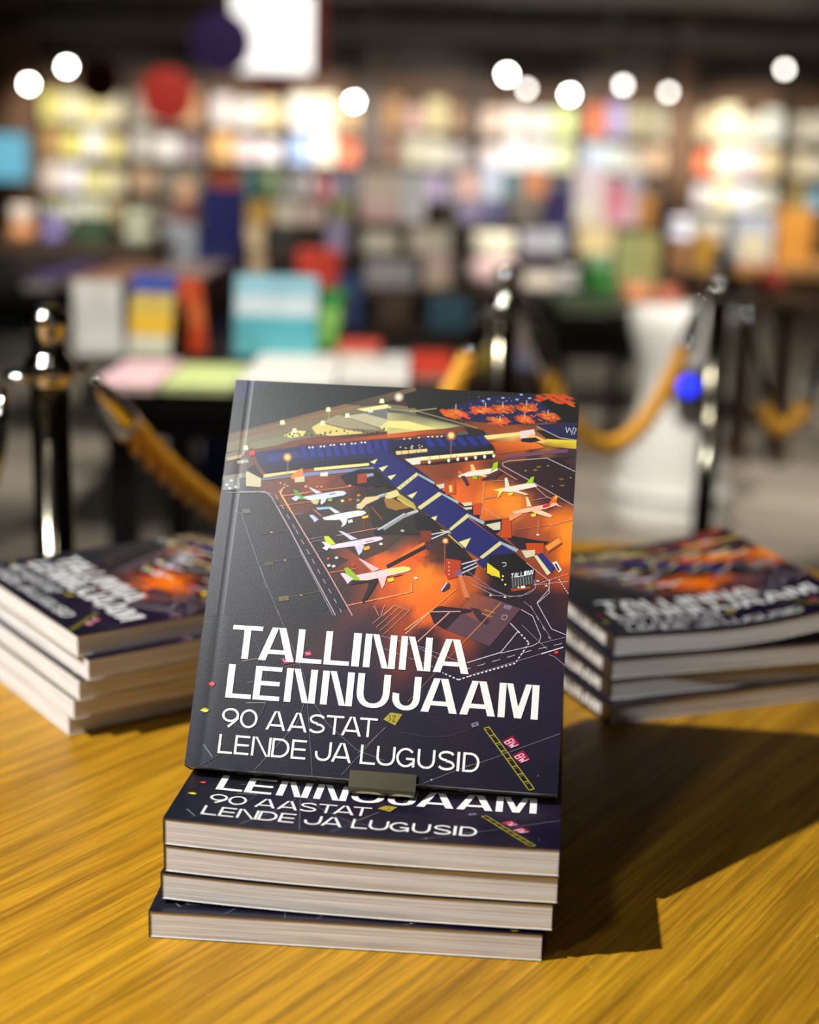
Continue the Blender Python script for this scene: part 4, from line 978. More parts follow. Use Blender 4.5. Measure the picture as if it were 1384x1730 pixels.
([255,230,180,255,170,90,255,170,90],[1801,7940,1816,8009,1858,7985]),
([255,230,180,255,170,90,255,170,90],[1801,7940,1858,7985,1878,7943]),
([170,120,70],[6428,8686,6468,8157,6485,8157,6445,8687]),
([240,150,60,56,40,60,56,40,60],[6435,8747,6604,8755,6580,8660]),
([240,150,60,56,40,60,56,40,60],[6435,8747,6580,8660,6501,8599]),
([240,150,60,56,40,60,56,40,60],[6435,8747,6501,8599,6397,8593]),
([240,150,60,56,40,60,56,40,60],[6435,8747,6397,8593,6308,8647]),
([240,150,60,56,40,60,56,40,60],[6435,8747,6308,8647,6267,8739]),
([240,150,60,56,40,60,56,40,60],[6435,8747,6267,8739,6290,8834]),
([240,150,60,56,40,60,56,40,60],[6435,8747,6290,8834,6369,8897]),
([240,150,60,56,40,60,56,40,60],[6435,8747,6369,8897,6474,8902]),
([240,150,60,56,40,60,56,40,60],[6435,8747,6474,8902,6563,8848]),
([240,150,60,56,40,60,56,40,60],[6435,8747,6563,8848,6604,8755]),
([255,240,190,255,180,80,255,180,80],[6435,8747,6528,8752,6515,8699]),
([255,240,190,255,180,80,255,180,80],[6435,8747,6515,8699,6471,8665]),
([255,240,190,255,180,80,255,180,80],[6435,8747,6471,8665,6414,8663]),
([255,240,190,255,180,80,255,180,80],[6435,8747,6414,8663,6365,8692]),
([255,240,190,255,180,80,255,180,80],[6435,8747,6365,8692,6343,8743]),
([255,240,190,255,180,80,255,180,80],[6435,8747,6343,8743,6356,8795]),
([255,240,190,255,180,80,255,180,80],[6435,8747,6356,8795,6399,8829]),
([255,240,190,255,180,80,255,180,80],[6435,8747,6399,8829,6456,8832]),
([255,240,190,255,180,80,255,180,80],[6435,8747,6456,8832,6506,8802]),
([255,240,190,255,180,80,255,180,80],[6435,8747,6506,8802,6528,8752]),
([24,24,36],[3371,7510,3914,7726,4357,7749,4727,7316,4370,7260,3556,7312]),
([156,60,34],[3871,7573,4128,7624,4155,7380,3898,7330]),
([150,150,170],[4130,7605,4448,7659,4454,7603,4149,7512]),
([240,120,130],[3742,7273,3704,7244,3637,7251,3633,7283,3698,7297]),
([44,40,36],[4224,7272,5082,7237,5812,6724,6123,6117,5371,6076,4531,6030,4294,6643]),
([30,26,26],[5567,6632,6078,6581,6540,6139,5956,6108,5690,6248]),
([34,26,28],[6456,6135,7072,5783,7436,5420,7379,5113,6631,5146]),
([178,160,80],[5136,7121,5540,6906,5637,6777,5383,6780,5064,6999]),
([216,206,140],[4670,7097,5039,7235,5140,7082,4772,6944]),
([150,110,50],[4683,6979,4937,6992,5468,6784,5054,6684,4793,6748]),
([26,24,26],[4257,7753,4615,7611,4993,7272,4738,7259,4368,7519]),
([34,22,30],[6088,7369,6440,7229,6842,6974,7395,6886,7428,6498,6978,6864,6363,7146]),
([30,20,26],[7549,6543,8332,6663,8299,6545,7868,6212,7607,6353]),
([40,24,32],[8116,6226,9034,6122,9365,6102,9209,5978,8557,5865]),
([30,34,98],[4152,7925,4635,8231,5544,7722,5037,7259]),
([30,34,98],[5125,7232,5594,7645,6243,7250,5686,6796]),
([30,34,98],[5768,6737,6318,7167,7100,6714,6621,6260]),
([30,34,98],[6576,6203,7093,6597,8048,6037,7489,5576,6915,5867]),
([30,34,98],[7430,5481,8095,5963,8508,5748,7807,5426,7608,5339]),
([32,23,60],[4382,8340,4545,8267,5168,8056,6120,7473,5544,7722,4637,8215]),
([32,23,60],[5594,7645,6083,7424,6806,6996,6261,7235]),
([32,23,60],[6319,7159,6786,6940,7578,6498,7083,6713]),
([32,23,60],[7125,6614,7533,6442,8559,5850,8056,6037]),
([30,34,98],[4264,8075,4382,8340,4637,8215,4410,8083]),
([214,206,140],[5018,7274,5544,7715,5602,7646,5117,7223]),
([214,206,140],[5660,6802,6228,7234,6311,7159,5751,6736]),
([214,206,140],[6601,6290,7059,6704,7125,6622,6656,6239]),
([214,206,140],[7503,5608,8031,6044,8087,5962,7589,5566]),
([150,176,190],[5544,7715,6094,7480,6066,7423,5603,7638]),
([150,176,190],[6236,7234,6813,7012,6786,6940,6319,7159]),
([150,176,190],[7066,6712,7577,6514,7533,6442,7116,6621]),
([150,176,190],[8039,6044,8566,5866,8514,5786,8087,5962]),
([90,80,40],[5112,7313,5158,7284,5165,7294,5119,7324]),
([90,80,40],[5222,7406,5267,7377,5275,7387,5229,7417]),
([90,80,40],[5332,7500,5377,7470,5385,7480,5339,7510]),
([90,80,40],[5442,7593,5487,7563,5494,7573,5449,7603]),
([90,80,40],[5552,7686,5597,7656,5604,7667,5559,7696]),
([226,218,150],[4195,7927,4399,8026,4328,7885]),
([226,218,150],[4460,7780,4725,7865,4573,7689]),
([226,218,150],[4731,7569,4980,7638,4835,7479]),
([226,218,150],[5344,7085,5620,7210,5494,7022]),
([226,218,150],[6065,6549,6236,6605,6198,6471]),
([226,218,150],[6890,5958,7221,6084,7095,5815]),
([220,200,90],[5059,6989,5637,6720,5647,6741,5069,7009]),
([220,200,90],[6360,6235,6659,6166,6665,6188,6365,6257]),
([220,200,90],[6574,6133,7020,5810,7035,5828,6589,6151]),
([190,74,28],[6379,7423,6667,7517,6712,7204,6420,7165]),
([190,74,28],[7204,6970,7452,7007,7478,6695,7245,6683]),
([190,74,28],[8044,6609,8292,6638,8346,6146,8065,6130]),
([190,74,28],[8752,6030,9244,6057,9263,5790,8815,5727]),
([250,200,110],[6491,7405,6573,7433,6606,7253,6524,7233]),
([206,204,176],[6126,7410,6359,7462,6370,7344,6246,7314]),
([206,204,176],[6884,6977,7175,7015,7182,6930,6975,6895]),
([206,204,176],[6937,6846,7185,6891,7191,6828,7025,6804]),
([206,204,176],[7599,6445,8008,6545,8024,6336,7843,6319]),
([206,204,176],[8642,5832,9010,5875,9021,5723,8779,5649]),
([216,150,100],[8259,6669,8703,6849,8677,6905,8232,6726]),
([216,150,100],[8278,6631,8585,6749,8560,6806,8252,6688]),
([200,120,70],[7467,7094,7962,7199,7946,7259,7451,7155]),
([200,120,70],[6706,7774,6887,7640,6928,7689,6747,7823]),
([236,150,70],[9386,5849,9739,6098,9641,6218,9288,5969]),
([150,70,40],[9381,5816,9750,6066,9722,6102,9352,5852]),
([236,206,200],[9114,6265,9091,6240,9043,6237,9017,6259,9039,6284,9088,6287]),
([220,150,120],[9049,6624,9057,6277,9072,6278,9064,6625]),
([230,180,140],[7466,7559,7471,6695,7486,6695,7481,7559]),
([150,150,150],[3969,6670,4532,6976,4487,7043,3924,6737]),
([150,150,150],[4527,6973,4772,7065,4738,7138,4492,7046]),
([150,150,150],[4680,6076,5311,6501,5250,6576,4618,6152]),
([150,150,150],[5304,6497,5708,6675,5663,6759,5258,6581]),
([226,120,50],[5342,5410,6012,5832,5945,5921,5274,5498]),
([196,204,216],[3947,6752,4678,7083,4662,7111,3931,6780]),
([196,204,216],[4613,6138,5325,6606,5305,6632,4593,6163]),
([196,204,216],[6127,6102,6636,6223,6627,6252,6118,6131]),
([196,204,216],[6142,5987,6583,6190,6568,6217,6126,6015]),
([196,204,216],[7029,5383,7473,5522,7462,5551,7018,5411]),
([196,204,216],[7051,5156,7488,5371,7472,5398,7035,5183]),
([196,204,216],[7082,5272,7440,5445,7425,5472,7067,5299]),
([196,204,216],[5404,6609,5692,6687,5682,6716,5394,6638]),
([26,30,44],[4483,6089,4767,6198,4780,6074,4575,6016]),
([120,50,30],[5796,6192,6114,6209,6125,5923,5852,5885]),
([176,62,30],[6571,5525,6999,5487,7009,5091,6688,4982,6590,5144]),
([250,220,200],[6692,5417,6680,5399,6658,5404,6656,5425,6677,5433]),
([250,220,200],[6701,5318,6690,5300,6667,5305,6665,5326,6686,5334]),
([250,220,200],[6710,5219,6699,5201,6676,5206,6674,5228,6695,5235]),
([250,220,200],[6719,5121,6708,5103,6685,5108,6683,5129,6704,5137]),
([60,40,60],[5943,5857,6041,5709,6112,5747,6014,5896]),
([40,20,24],[5959,5839,4929,5258,4983,5180,6013,5761]),
([200,110,80],[6508,5944,6565,5142,6581,5143,6524,5945]),
([230,140,60,60,34,30,60,34,30],[6522,5968,6637,5975,6621,5911]),
([230,140,60,60,34,30,60,34,30],[6522,5968,6621,5911,6567,5869]),
([230,140,60,60,34,30,60,34,30],[6522,5968,6567,5869,6496,5865]),
([230,140,60,60,34,30,60,34,30],[6522,5968,6496,5865,6435,5901]),
([230,140,60,60,34,30,60,34,30],[6522,5968,6435,5901,6407,5962]),
([230,140,60,60,34,30,60,34,30],[6522,5968,6407,5962,6423,6026]),
([230,140,60,60,34,30,60,34,30],[6522,5968,6423,6026,6477,6068]),
([230,140,60,60,34,30,60,34,30],[6522,5968,6477,6068,6548,6071]),
([230,140,60,60,34,30,60,34,30],[6522,5968,6548,6071,6609,6036]),
([230,140,60,60,34,30,60,34,30],[6522,5968,6609,6036,6637,5975]),
([255,240,200,255,160,70,255,160,70],[6522,5968,6588,5972,6579,5935]),
([255,240,200,255,160,70,255,160,70],[6522,5968,6579,5935,6548,5912]),
([255,240,200,255,160,70,255,160,70],[6522,5968,6548,5912,6507,5909]),
([255,240,200,255,160,70,255,160,70],[6522,5968,6507,5909,6472,5930]),
([255,240,200,255,160,70,255,160,70],[6522,5968,6472,5930,6456,5965]),
([255,240,200,255,160,70,255,160,70],[6522,5968,6456,5965,6466,6001]),
([255,240,200,255,160,70,255,160,70],[6522,5968,6466,6001,6496,6025]),
([255,240,200,255,160,70,255,160,70],[6522,5968,6496,6025,6537,6027]),
([255,240,200,255,160,70,255,160,70],[6522,5968,6537,6027,6572,6007]),
([255,240,200,255,160,70,255,160,70],[6522,5968,6572,6007,6588,5972]),
([150,66,40],[5662,5532,6038,5247,6046,5256,5670,5541]),
([150,66,40],[5735,5536,6033,5295,6041,5304,5744,5545]),
([150,66,40],[5808,5541,6028,5344,6037,5353,5817,5549]),
([150,66,40],[5881,5545,6023,5393,6033,5401,5891,5553]),
([150,66,40],[5953,5550,6017,5443,6029,5449,5965,5556]),
([150,66,40],[6026,5558,6012,5496,6025,5494,6039,5556]),
([150,66,40],[6104,5567,6012,5550,6015,5538,6107,5555]),
([24,20,24],[7721,5475,7787,5669,8482,5769,9047,5360,9030,5018,8407,4809,7701,5207]),
([14,12,16],[7835,5596,8443,5744,9006,5357,8399,5232]),
([226,208,60],[7729,5475,8075,5274,8113,5109,7742,5209]),
([250,180,60],[7830,5245,7915,5219,7921,5144,7836,5169]),
([56,60,60],[8409,5111,9014,5237,9030,5018,8451,4872]),
([150,66,36],[8404,4854,8952,4961,8974,4887,8458,4782]),
([150,156,150],[8443,5113,8477,4888,8489,4890,8456,5114]),
([150,156,150],[8516,5127,8549,4904,8562,4906,8529,5129]),
([150,156,150],[8589,5142,8621,4921,8634,4922,8601,5144]),
([150,156,150],[8661,5157,8694,4937,8707,4938,8674,5158]),
([150,156,150],[8734,5172,8766,4953,8779,4955,8747,5173]),
([150,156,150],[8807,5186,8839,4969,8852,4971,8819,5188]),
([150,156,150],[8879,5201,8911,4986,8924,4987,8892,5203]),
([150,156,150],[8952,5216,8984,5002,8996,5003,8965,5217]),
([244,236,150],[8203,5069,8185,5042,8151,5050,8149,5082,8181,5093]),
([244,236,150],[8294,4953,8276,4927,8243,4935,8240,4966,8272,4978]),
([244,236,150],[8212,5160,8194,5134,8161,5142,8158,5173,8190,5185]),
([244,236,150],[8659,4899,8641,4872,8607,4880,8605,4912,8637,4923]),
([244,236,150],[8740,4911,8721,4885,8688,4892,8686,4924,8718,4935]),
([40,44,120],[9060,5756,9204,5810,9588,5466,9500,5310]),
([216,216,170],[8996,5722,9077,5742,9484,5309,9390,5250]),
([230,224,214],[9499,5575,9627,5620,9780,5401,9703,5336]),
([40,30,40],[9567,5541,9614,5559,9723,5398,9683,5381]),
([200,196,190],[8132,5489,8239,5495,8238,5513,8131,5507]),
([200,196,190],[8229,5503,8235,5427,8254,5429,8248,5504]),
([200,196,190],[8241,5436,8161,5409,8168,5392,8248,5420]),
([206,120,80],[6948,5120,7051,5156,7214,4802,7333,4567,7170,4558]),
([110,90,140],[6851,5175,7024,5276,7051,5156,6925,5088]),
([70,54,96],[7238,4532,7535,4519,7578,4401,7452,4334,7284,4384]),
([34,26,44],[7325,4477,7539,4474,7452,4340]),
([60,40,66],[6482,4683,6627,4904,6743,4895,6754,4775,6598,4675]),
([230,220,220],[6529,4677,6674,4898,6646,4914,6501,4693]),
([90,62,72],[6746,3729,7161,4199,7603,4633,7761,4642,8736,4372,7963,3397]),
([150,78,50,150,80,54,98,66,70,112,70,64],[7080,4220,7398,4694,8251,4489,7660,3946]),
([44,26,36],[6246,4159,6531,4315,7394,4275,7400,4202,7088,4129,6746,3729,6393,3870]),
([60,38,52],[7350,4326,7590,4304,7933,3999,7821,3920,7616,3998]),
([130,110,130],[8274,4447,8494,4430,8443,4319,8249,4362]),
([190,170,170],[8273,4194,8385,4172,8388,4183,8275,4206]),
([190,170,170],[8381,4180,8318,4068,8330,4063,8392,4175]),
([190,170,170],[8326,4071,8225,4101,8221,4090,8322,4060]),
([190,170,170],[8229,4093,8280,4197,8268,4202,8217,4098]),
([226,150,50],[7217,3411,8178,4479,8166,4489,7204,3420]),
([226,150,50],[7729,4287,8032,4222,8036,4236,7732,4302]),
([226,150,50],[7677,4186,7961,4120,7965,4134,7681,4201]),
([190,110,70],[7205,3419,6827,3003,6838,2995,7216,3411]),
([150,110,80],[6542,2666,5865,1917,5878,1908,6554,2656]),
([200,190,200],[8459,3993,8690,3802,8707,3819,8476,4011]),
([200,190,200],[8688,3818,8258,3273,8279,3259,8709,3804]),
([200,190,200],[8264,3277,7384,2973,7393,2951,8273,3255]),
([226,220,230],[8687,3799,8733,3759,8757,3783,8711,3823]),
([226,220,230],[8769,3730,8815,3690,8839,3713,8792,3753]),
([226,220,230],[8850,3660,8897,3620,8921,3644,8874,3683]),
([226,220,230],[8932,3591,8978,3551,9002,3574,8956,3614]),
([226,220,230],[8998,3552,8966,3502,8996,3485,9028,3536]),
([226,220,230],[8942,3464,8909,3414,8940,3398,8972,3448]),
([226,220,230],[8885,3377,8853,3327,8883,3311,8915,3361]),
([226,220,230],[8829,3289,8797,3239,8827,3223,8859,3273]),
([226,220,230],[8773,3202,8741,3152,8771,3136,8803,3186]),
([226,220,230],[8717,3115,8685,3065,8715,3049,8747,3099]),
([226,220,230],[8673,3040,8613,3021,8625,2991,8685,3010]),
([226,220,230],[8569,3006,8509,2987,8520,2957,8580,2976]),
([226,220,230],[8464,2972,8404,2953,8416,2923,8476,2942]),
([226,220,230],[8359,2938,8299,2919,8311,2889,8371,2909]),
([226,220,230],[8254,2904,8194,2885,8206,2855,8266,2875]),
([226,220,230],[8149,2871,8090,2851,8101,2821,8161,2841]),
([226,220,230],[8045,2837,7985,2817,7997,2788,8057,2807]),
([226,220,230],[7940,2803,7880,2783,7892,2754,7952,2773]),
([226,220,230],[7835,2769,7775,2750,7787,2720,7847,2739]),
([226,220,230],[7730,2735,7670,2716,7682,2686,7742,2705]),
([226,220,230],[7625,2701,7566,2682,7578,2652,7637,2671]),
([226,220,230],[7521,2667,7461,2648,7473,2618,7533,2638]),
([226,220,230],[7450,2644,7391,2623,7405,2594,7463,2615]),
([226,220,230],[7347,2607,7288,2585,7302,2556,7360,2577]),
([226,220,230],[7244,2569,7185,2547,7199,2518,7257,2539]),
([226,220,230],[7196,2547,7136,2566,7124,2536,7185,2517]),
([226,220,230],[7090,2580,7030,2599,7018,2570,7079,2550]),
([226,220,230],[6984,2614,6924,2633,6913,2603,6973,2584]),
([226,220,230],[6878,2647,6818,2667,6806,2637,6867,2618]),
([226,220,230],[6772,2681,6750,2688,6738,2658,6761,2651]),
([220,160,150],[6793,4187,5990,3404,6011,3386,6815,4169]),
([220,160,150],[6267,4142,7102,4199,7099,4221,6265,4164]),
([250,180,110],[6239,4154,5606,3669,5623,3651,6256,4136]),
([240,210,200],[6218,4125,6190,4099,6214,4078,6242,4104]),
([240,210,200],[6168,4078,6140,4052,6163,4031,6191,4057]),
([240,210,200],[6117,4031,6089,4005,6113,3984,6141,4010]),
([240,210,200],[6067,3984,6039,3958,6062,3937,6090,3963]),
([240,210,200],[6016,3937,5988,3911,6012,3890,6040,3916]),
([240,210,200],[5966,3890,5938,3864,5961,3843,5989,3869]),
([240,210,200],[5915,3843,5887,3817,5911,3796,5939,3822]),
([240,210,200],[5865,3796,5837,3770,5860,3750,5888,3776]),
([240,210,200],[5814,3750,5786,3723,5810,3703,5838,3729]),
([240,210,200],[5764,3703,5736,3677,5760,3656,5788,3682]),
([240,210,200],[5714,3656,5686,3630,5709,3609,5737,3635]),
([240,210,200],[5663,3609,5635,3583,5659,3562,5687,3588]),
([240,160,80],[6943,4785,6241,4140,6255,4127,6957,4772]),
([200,140,120],[5265,4264,4713,3775,4725,3764,5277,4253]),
([200,140,120],[5410,4228,4823,3690,4835,3680,5422,4218]),
([200,140,120],[5554,4193,4932,3606,4944,3596,5566,4183]),
([200,140,120],[5699,4158,5042,3522,5054,3512,5711,4147]),
([200,140,120],[5269,4251,5703,4142,5707,4156,5273,4266]),
([230,160,80],[4817,4369,5702,4604,5695,4623,4810,4388]),
([230,160,80],[5709,4614,5687,4834,5666,4833,5688,4613]),
([200,190,200],[8733,4346,9059,4203,9068,4219,8741,4362]),
([200,190,200],[9055,4207,9313,3719,9330,3727,9072,4215]),
([200,190,200],[9313,3725,9276,3580,9294,3576,9331,3721]),
([200,190,200],[9280,3585,9111,3486,9121,3471,9290,3571]),
([200,190,200],[9113,3487,8267,3257,8273,3240,9118,3470]),
([200,190,200],[9464,5145,9441,4888,9461,4886,9483,5143]),
([200,190,200],[9443,4892,9151,4548,9166,4537,9459,4881]),
([200,190,200],[9150,4537,9587,3914,9603,3924,9167,4547]),
([200,190,200],[9592,3911,9991,3792,9997,3808,9598,3927]),
([170,150,160],[9090,5123,9085,4903,9102,4902,9106,5122]),
([170,150,160],[9089,4909,8709,4686,8717,4674,9098,4896]),
([170,150,160],[8713,4687,7999,4664,8000,4649,8713,4672]),
([170,150,160],[8002,4663,7342,4918,7336,4904,7996,4649]),
([150,130,150],[9995,3753,9305,3551,9309,3537,10000,3740]),
([200,190,200],[9889,3586,9676,3528,9680,3515,9893,3573]),
([200,190,200],[9493,3479,9279,3421,9284,3407,9497,3465]),
([200,190,200],[9097,3371,9044,3357,9049,3343,9101,3357]),
([200,190,200],[9044,3356,8834,3288,8840,3274,9049,3343]),
([200,190,200],[8655,3229,8445,3160,8451,3147,8660,3215]),
([200,190,200],[8265,3101,8056,3033,8061,3019,8271,3088]),
([200,190,200],[7876,2974,7667,2905,7672,2892,7882,2960]),
([200,190,200],[7487,2846,7437,2830,7443,2817,7492,2833]),
([200,190,200],[7439,2831,7218,2797,7221,2782,7441,2816]),
([150,130,150],[9933,3500,9360,3305,9366,3291,9938,3487]),
([150,130,150],[9360,3305,7452,2654,7458,2641,9366,3291]),
([240,226,236],[9931,3504,9359,3309,9367,3287,9940,3482]),
([160,130,170],[9556,3286,9715,3242,9720,3256,9561,3299]),
([160,130,170],[9713,3243,9998,3049,10007,3061,9722,3255]),
([150,130,150],[8781,3973,9507,3409,9516,3418,8789,3982]),
([150,130,150],[8798,4553,9005,4420,9012,4429,8805,4562]),
([150,130,150],[9004,4421,9606,3666,9617,3673,9014,4428]),
([200,190,200],[8980,4455,9052,4358,9065,4366,8993,4464]),
([200,190,200],[9160,4212,9231,4115,9245,4123,9173,4220]),
([200,190,200],[9339,3970,9410,3874,9423,3882,9352,3978]),
([200,190,200],[9517,3729,9566,3663,9579,3671,9530,3737]),
([150,130,150],[7399,2864,6719,2964,6717,2948,7396,2848]),
([150,130,150],[6722,2963,6060,3244,6052,3229,6714,2949]),
([150,130,150],[7355,2932,6136,3267,6131,3252,7350,2917]),
([150,130,150],[6135,3267,4912,3499,4909,3483,6132,3252]),
([150,130,150],[6497,2807,6342,2847,6338,2833,6493,2793]),
([150,130,150],[6218,2880,6063,2920,6058,2906,6214,2866]),
([150,130,150],[5938,2953,5782,2993,5778,2979,5934,2939]),
([150,130,150],[5657,3026,5560,3052,5555,3038,5653,3012]),
([150,130,150],[5560,3051,5404,3095,5400,3082,5555,3038]),
([150,130,150],[5280,3131,5124,3175,5119,3161,5275,3117]),
([150,130,150],[4999,3210,4842,3254,4838,3240,4994,3196]),
([236,200,200],[9040,4975,9072,4980,9069,4995,9037,4990]),
([236,200,200],[9096,4984,9127,4989,9125,5003,9093,4998]),
([236,200,200],[9151,4992,9183,4997,9180,5012,9148,5007]),
([236,200,200],[9207,5001,9239,5006,9236,5021,9204,5016]),
([236,200,200],[9262,5010,9294,5014,9291,5029,9260,5024]),
([236,200,200],[9318,5018,9350,5023,9347,5038,9315,5033]),
([236,200,200],[9374,5027,9405,5032,9403,5046,9371,5041]),
([236,200,200],[9429,5035,9461,5040,9458,5055,9426,5050]),
([236,200,200],[9485,5044,9516,5049,9514,5063,9482,5058]),
([236,200,200],[9540,5052,9572,5057,9569,5072,9538,5067]),
([236,200,200],[9596,5061,9627,5066,9625,5081,9593,5076]),
([236,200,200],[9651,5070,9683,5074,9680,5089,9649,5084]),
([236,200,200],[9707,5078,9738,5083,9736,5098,9704,5093]),
([236,200,200],[9762,5087,9794,5092,9791,5106,9760,5101]),
([236,200,200],[9818,5095,9849,5100,9847,5115,9815,5110]),
([236,200,200],[9873,5104,9905,5109,9902,5123,9871,5118]),
([236,200,200],[9929,5112,9960,5117,9958,5132,9926,5127]),
([236,200,200],[9041,4976,9071,4987,9066,5000,9036,4989]),
([236,200,200],[9094,4996,9124,5007,9118,5019,9088,5008]),
([236,200,200],[9146,5015,9176,5026,9171,5038,9141,5027]),
([236,200,200],[9198,5034,9228,5045,9223,5058,9193,5047]),
([236,200,200],[9251,5053,9281,5064,9275,5077,9245,5066]),
([236,200,200],[9303,5073,9333,5084,9328,5096,9298,5085]),
([236,200,200],[9355,5092,9385,5103,9380,5115,9350,5104]),
([236,200,200],[9408,5111,9438,5122,9432,5135,9402,5124]),
([236,200,200],[9460,5130,9490,5141,9485,5154,9455,5143]),
([236,200,200],[9513,5150,9543,5161,9537,5173,9507,5162]),
([236,200,200],[9565,5169,9595,5180,9590,5192,9560,5181]),
([236,200,200],[9617,5188,9647,5199,9642,5212,9612,5201]),
([236,200,200],[9670,5207,9700,5218,9694,5231,9664,5220]),
([236,200,200],[9722,5227,9752,5238,9747,5250,9717,5239]),
([236,200,200],[9774,5246,9804,5257,9799,5269,9769,5258]),
([236,200,200],[9827,5265,9857,5276,9851,5289,9822,5278]),
([236,200,200],[9879,5284,9909,5295,9904,5308,9874,5297]),
([236,200,200],[9932,5304,9962,5315,9956,5327,9926,5316]),
([246,220,220],[9702,5166,9726,5136,9744,5148,9720,5178]),
([246,220,220],[9745,5112,9768,5082,9787,5094,9763,5124]),
([246,220,220],[9787,5058,9811,5028,9829,5040,9805,5070]),
([246,220,220],[9830,5004,9853,4974,9871,4986,9848,5016]),
([246,220,220],[9872,4950,9896,4920,9914,4933,9890,4962]),
([246,220,220],[9915,4896,9938,4867,9956,4879,9933,4909]),
([246,220,220],[9957,4843,9980,4813,9999,4825,9975,4855]),
([200,190,200],[8798,5523,9450,5106,9459,5118,8807,5535]),
([200,190,200],[9446,5112,9466,4812,9482,4813,9462,5112]),
([200,190,200],[9469,4818,9163,4530,9174,4520,9480,4807]),
([200,190,200],[9162,4521,9342,4264,9356,4272,9175,4529]),
([150,130,150],[9021,5115,9101,4909,9117,4914,9037,5120]),
([150,130,150],[9103,4917,8919,4756,8930,4745,9114,4906]),
([150,130,150],[8923,4758,8408,4652,8411,4638,8926,4743]),
([150,130,150],[8412,4652,7605,4892,7600,4877,8407,4638]),
([150,130,150],[7607,4891,7123,5136,7116,5123,7599,4878]),
([150,130,150],[7207,5220,7866,4834,7874,4845,7214,5232]),
([150,130,150],[7867,4833,8407,4639,8412,4651,7872,4846]),
([236,220,220],[7840,4639,7882,4690,7931,4644]),
([236,220,220],[8235,4617,8277,4668,8326,4622]),
([236,220,220],[9337,4967,9379,5017,9428,4972]),
([236,220,220],[9101,5074,9143,5124,9192,5079]),
([240,230,230],[8699,4933,8795,4959,8816,4900,8719,4874]),
([200,180,180],[9988,7966,9179,8281,9173,8265,9981,7950]),
([200,180,180],[9175,8281,8114,8153,8116,8136,9177,8264]),
([200,180,180],[8111,8153,7938,8088,7945,8072,8119,8137]),
([200,180,180],[7932,8077,7958,8003,7976,8008,7950,8082]),
([200,180,180],[7963,7998,8782,7629,8790,7645,7971,8014]),
([200,180,180],[8782,7629,9996,7065,10004,7080,8790,7644]),
([220,160,150],[7850,7918,8386,7647,8394,7661,7858,7932]),
([220,160,150],[8867,7524,9240,7247,9250,7259,8878,7536]),
([220,160,150],[9243,7246,9482,7185,9486,7200,9247,7261]),
([190,140,140],[8314,7619,7601,7620,7601,7607,8314,7606]),
([190,140,140],[9245,7241,8743,7122,8746,7111,9248,7229]),
([120,90,36],[8881,8022,8958,8059,9070,8031,8978,7993]),
([120,90,36],[9531,7731,9608,7768,9719,7740,9628,7702]),
([120,90,36],[9562,7565,9638,7603,9749,7575,9658,7537]),
([120,90,36],[8788,7935,8865,7973,8977,7945,8885,7906]),
([220,200,190],[9238,8070,9228,8054,9209,8059,9208,8078,9226,8084]),
([220,200,190],[9894,7786,9883,7771,9865,7776,9864,7794,9882,7801]),
([220,200,190],[9400,7539,9389,7523,9370,7528,9369,7546,9387,7553]),
([220,200,190],[8625,7908,8615,7893,8596,7897,8595,7916,8613,7922]),
([220,160,140],[9363,6503,9978,6691,9973,6706,9358,6518]),
([200,120,90],[8478,6364,9425,6539,9423,6551,8475,6376]),
([220,160,150],[7499,6871,7988,6617,7995,6629,7507,6883]),
([190,170,180],[1130,6957,1339,6952,1338,6977,1129,6982]),
([190,170,180],[1330,6955,1485,6836,1502,6854,1347,6974]),
([190,170,180],[1483,6838,2109,6018,2131,6031,1505,6852]),
([190,170,180],[2109,6018,2811,5062,2833,5075,2131,6031]),
([190,170,180],[2811,5062,3659,3905,3681,3917,2833,5075]),
([150,150,170],[2453,5508,3597,3903,3611,3911,2467,5516]),
([250,170,110],[1823,7160,1685,7025,1708,7005,1846,7140]),
([250,170,110],[1683,7008,1790,6854,1816,6868,1709,7022]),
([250,170,110],[1791,6853,2140,6428,2164,6444,1815,6869]),
([220,160,160],[2141,6428,2650,5796,2673,5811,2164,6443]),
([220,160,160],[2650,5796,3330,4968,3352,4982,2673,5811]),
([220,160,160],[3329,4968,4123,3932,4146,3946,3352,4982]),
([226,150,100],[1799,6901,2003,6928,1999,6943,1795,6917]),
([226,150,100],[2003,6928,2643,7057,2638,7072,1999,6943]),
([226,150,100],[2642,7057,3721,7240,3717,7255,2638,7072]),
([190,170,180],[1582,6909,1675,6792,1689,6801,1595,6918]),
([190,170,180],[1779,6662,1872,6545,1886,6554,1793,6671]),
([190,170,180],[1975,6416,2068,6300,2081,6308,1989,6424]),
([190,170,180],[2171,6171,2263,6055,2276,6064,2184,6179]),
([190,170,180],[2283,6030,2372,5912,2385,5921,2297,6038]),
([190,170,180],[2470,5782,2558,5666,2572,5674,2484,5791]),
([190,170,180],[2656,5536,2743,5420,2757,5429,2669,5545]),
([190,170,180],[2840,5292,2928,5176,2941,5184,2854,5300]),
([190,170,180],[3024,5048,3111,4933,3125,4942,3038,5056]),
([190,170,180],[3207,4806,3294,4692,3307,4700,3221,4814]),
([190,170,180],[3389,4565,3475,4452,3489,4460,3403,4573]),
([190,170,180],[3570,4325,3656,4212,3669,4220,3584,4334]),
([190,170,180],[3751,4087,3820,3995,3834,4003,3764,4095]),
([210,130,90],[1733,6621,2676,6788,2672,6803,1728,6636]),
([150,130,150],[2156,6412,2442,6459,2438,6474,2152,6428]),
([150,130,150],[2664,5796,3062,5881,3058,5896,2659,5811]),
([150,130,150],[2758,5724,3204,5842,3198,5856,2753,5738]),
([220,160,150],[3465,5934,4656,6202,4651,6217,3460,5949]),
([220,120,60],[3344,4965,4102,5115,4096,5136,3338,4985]),
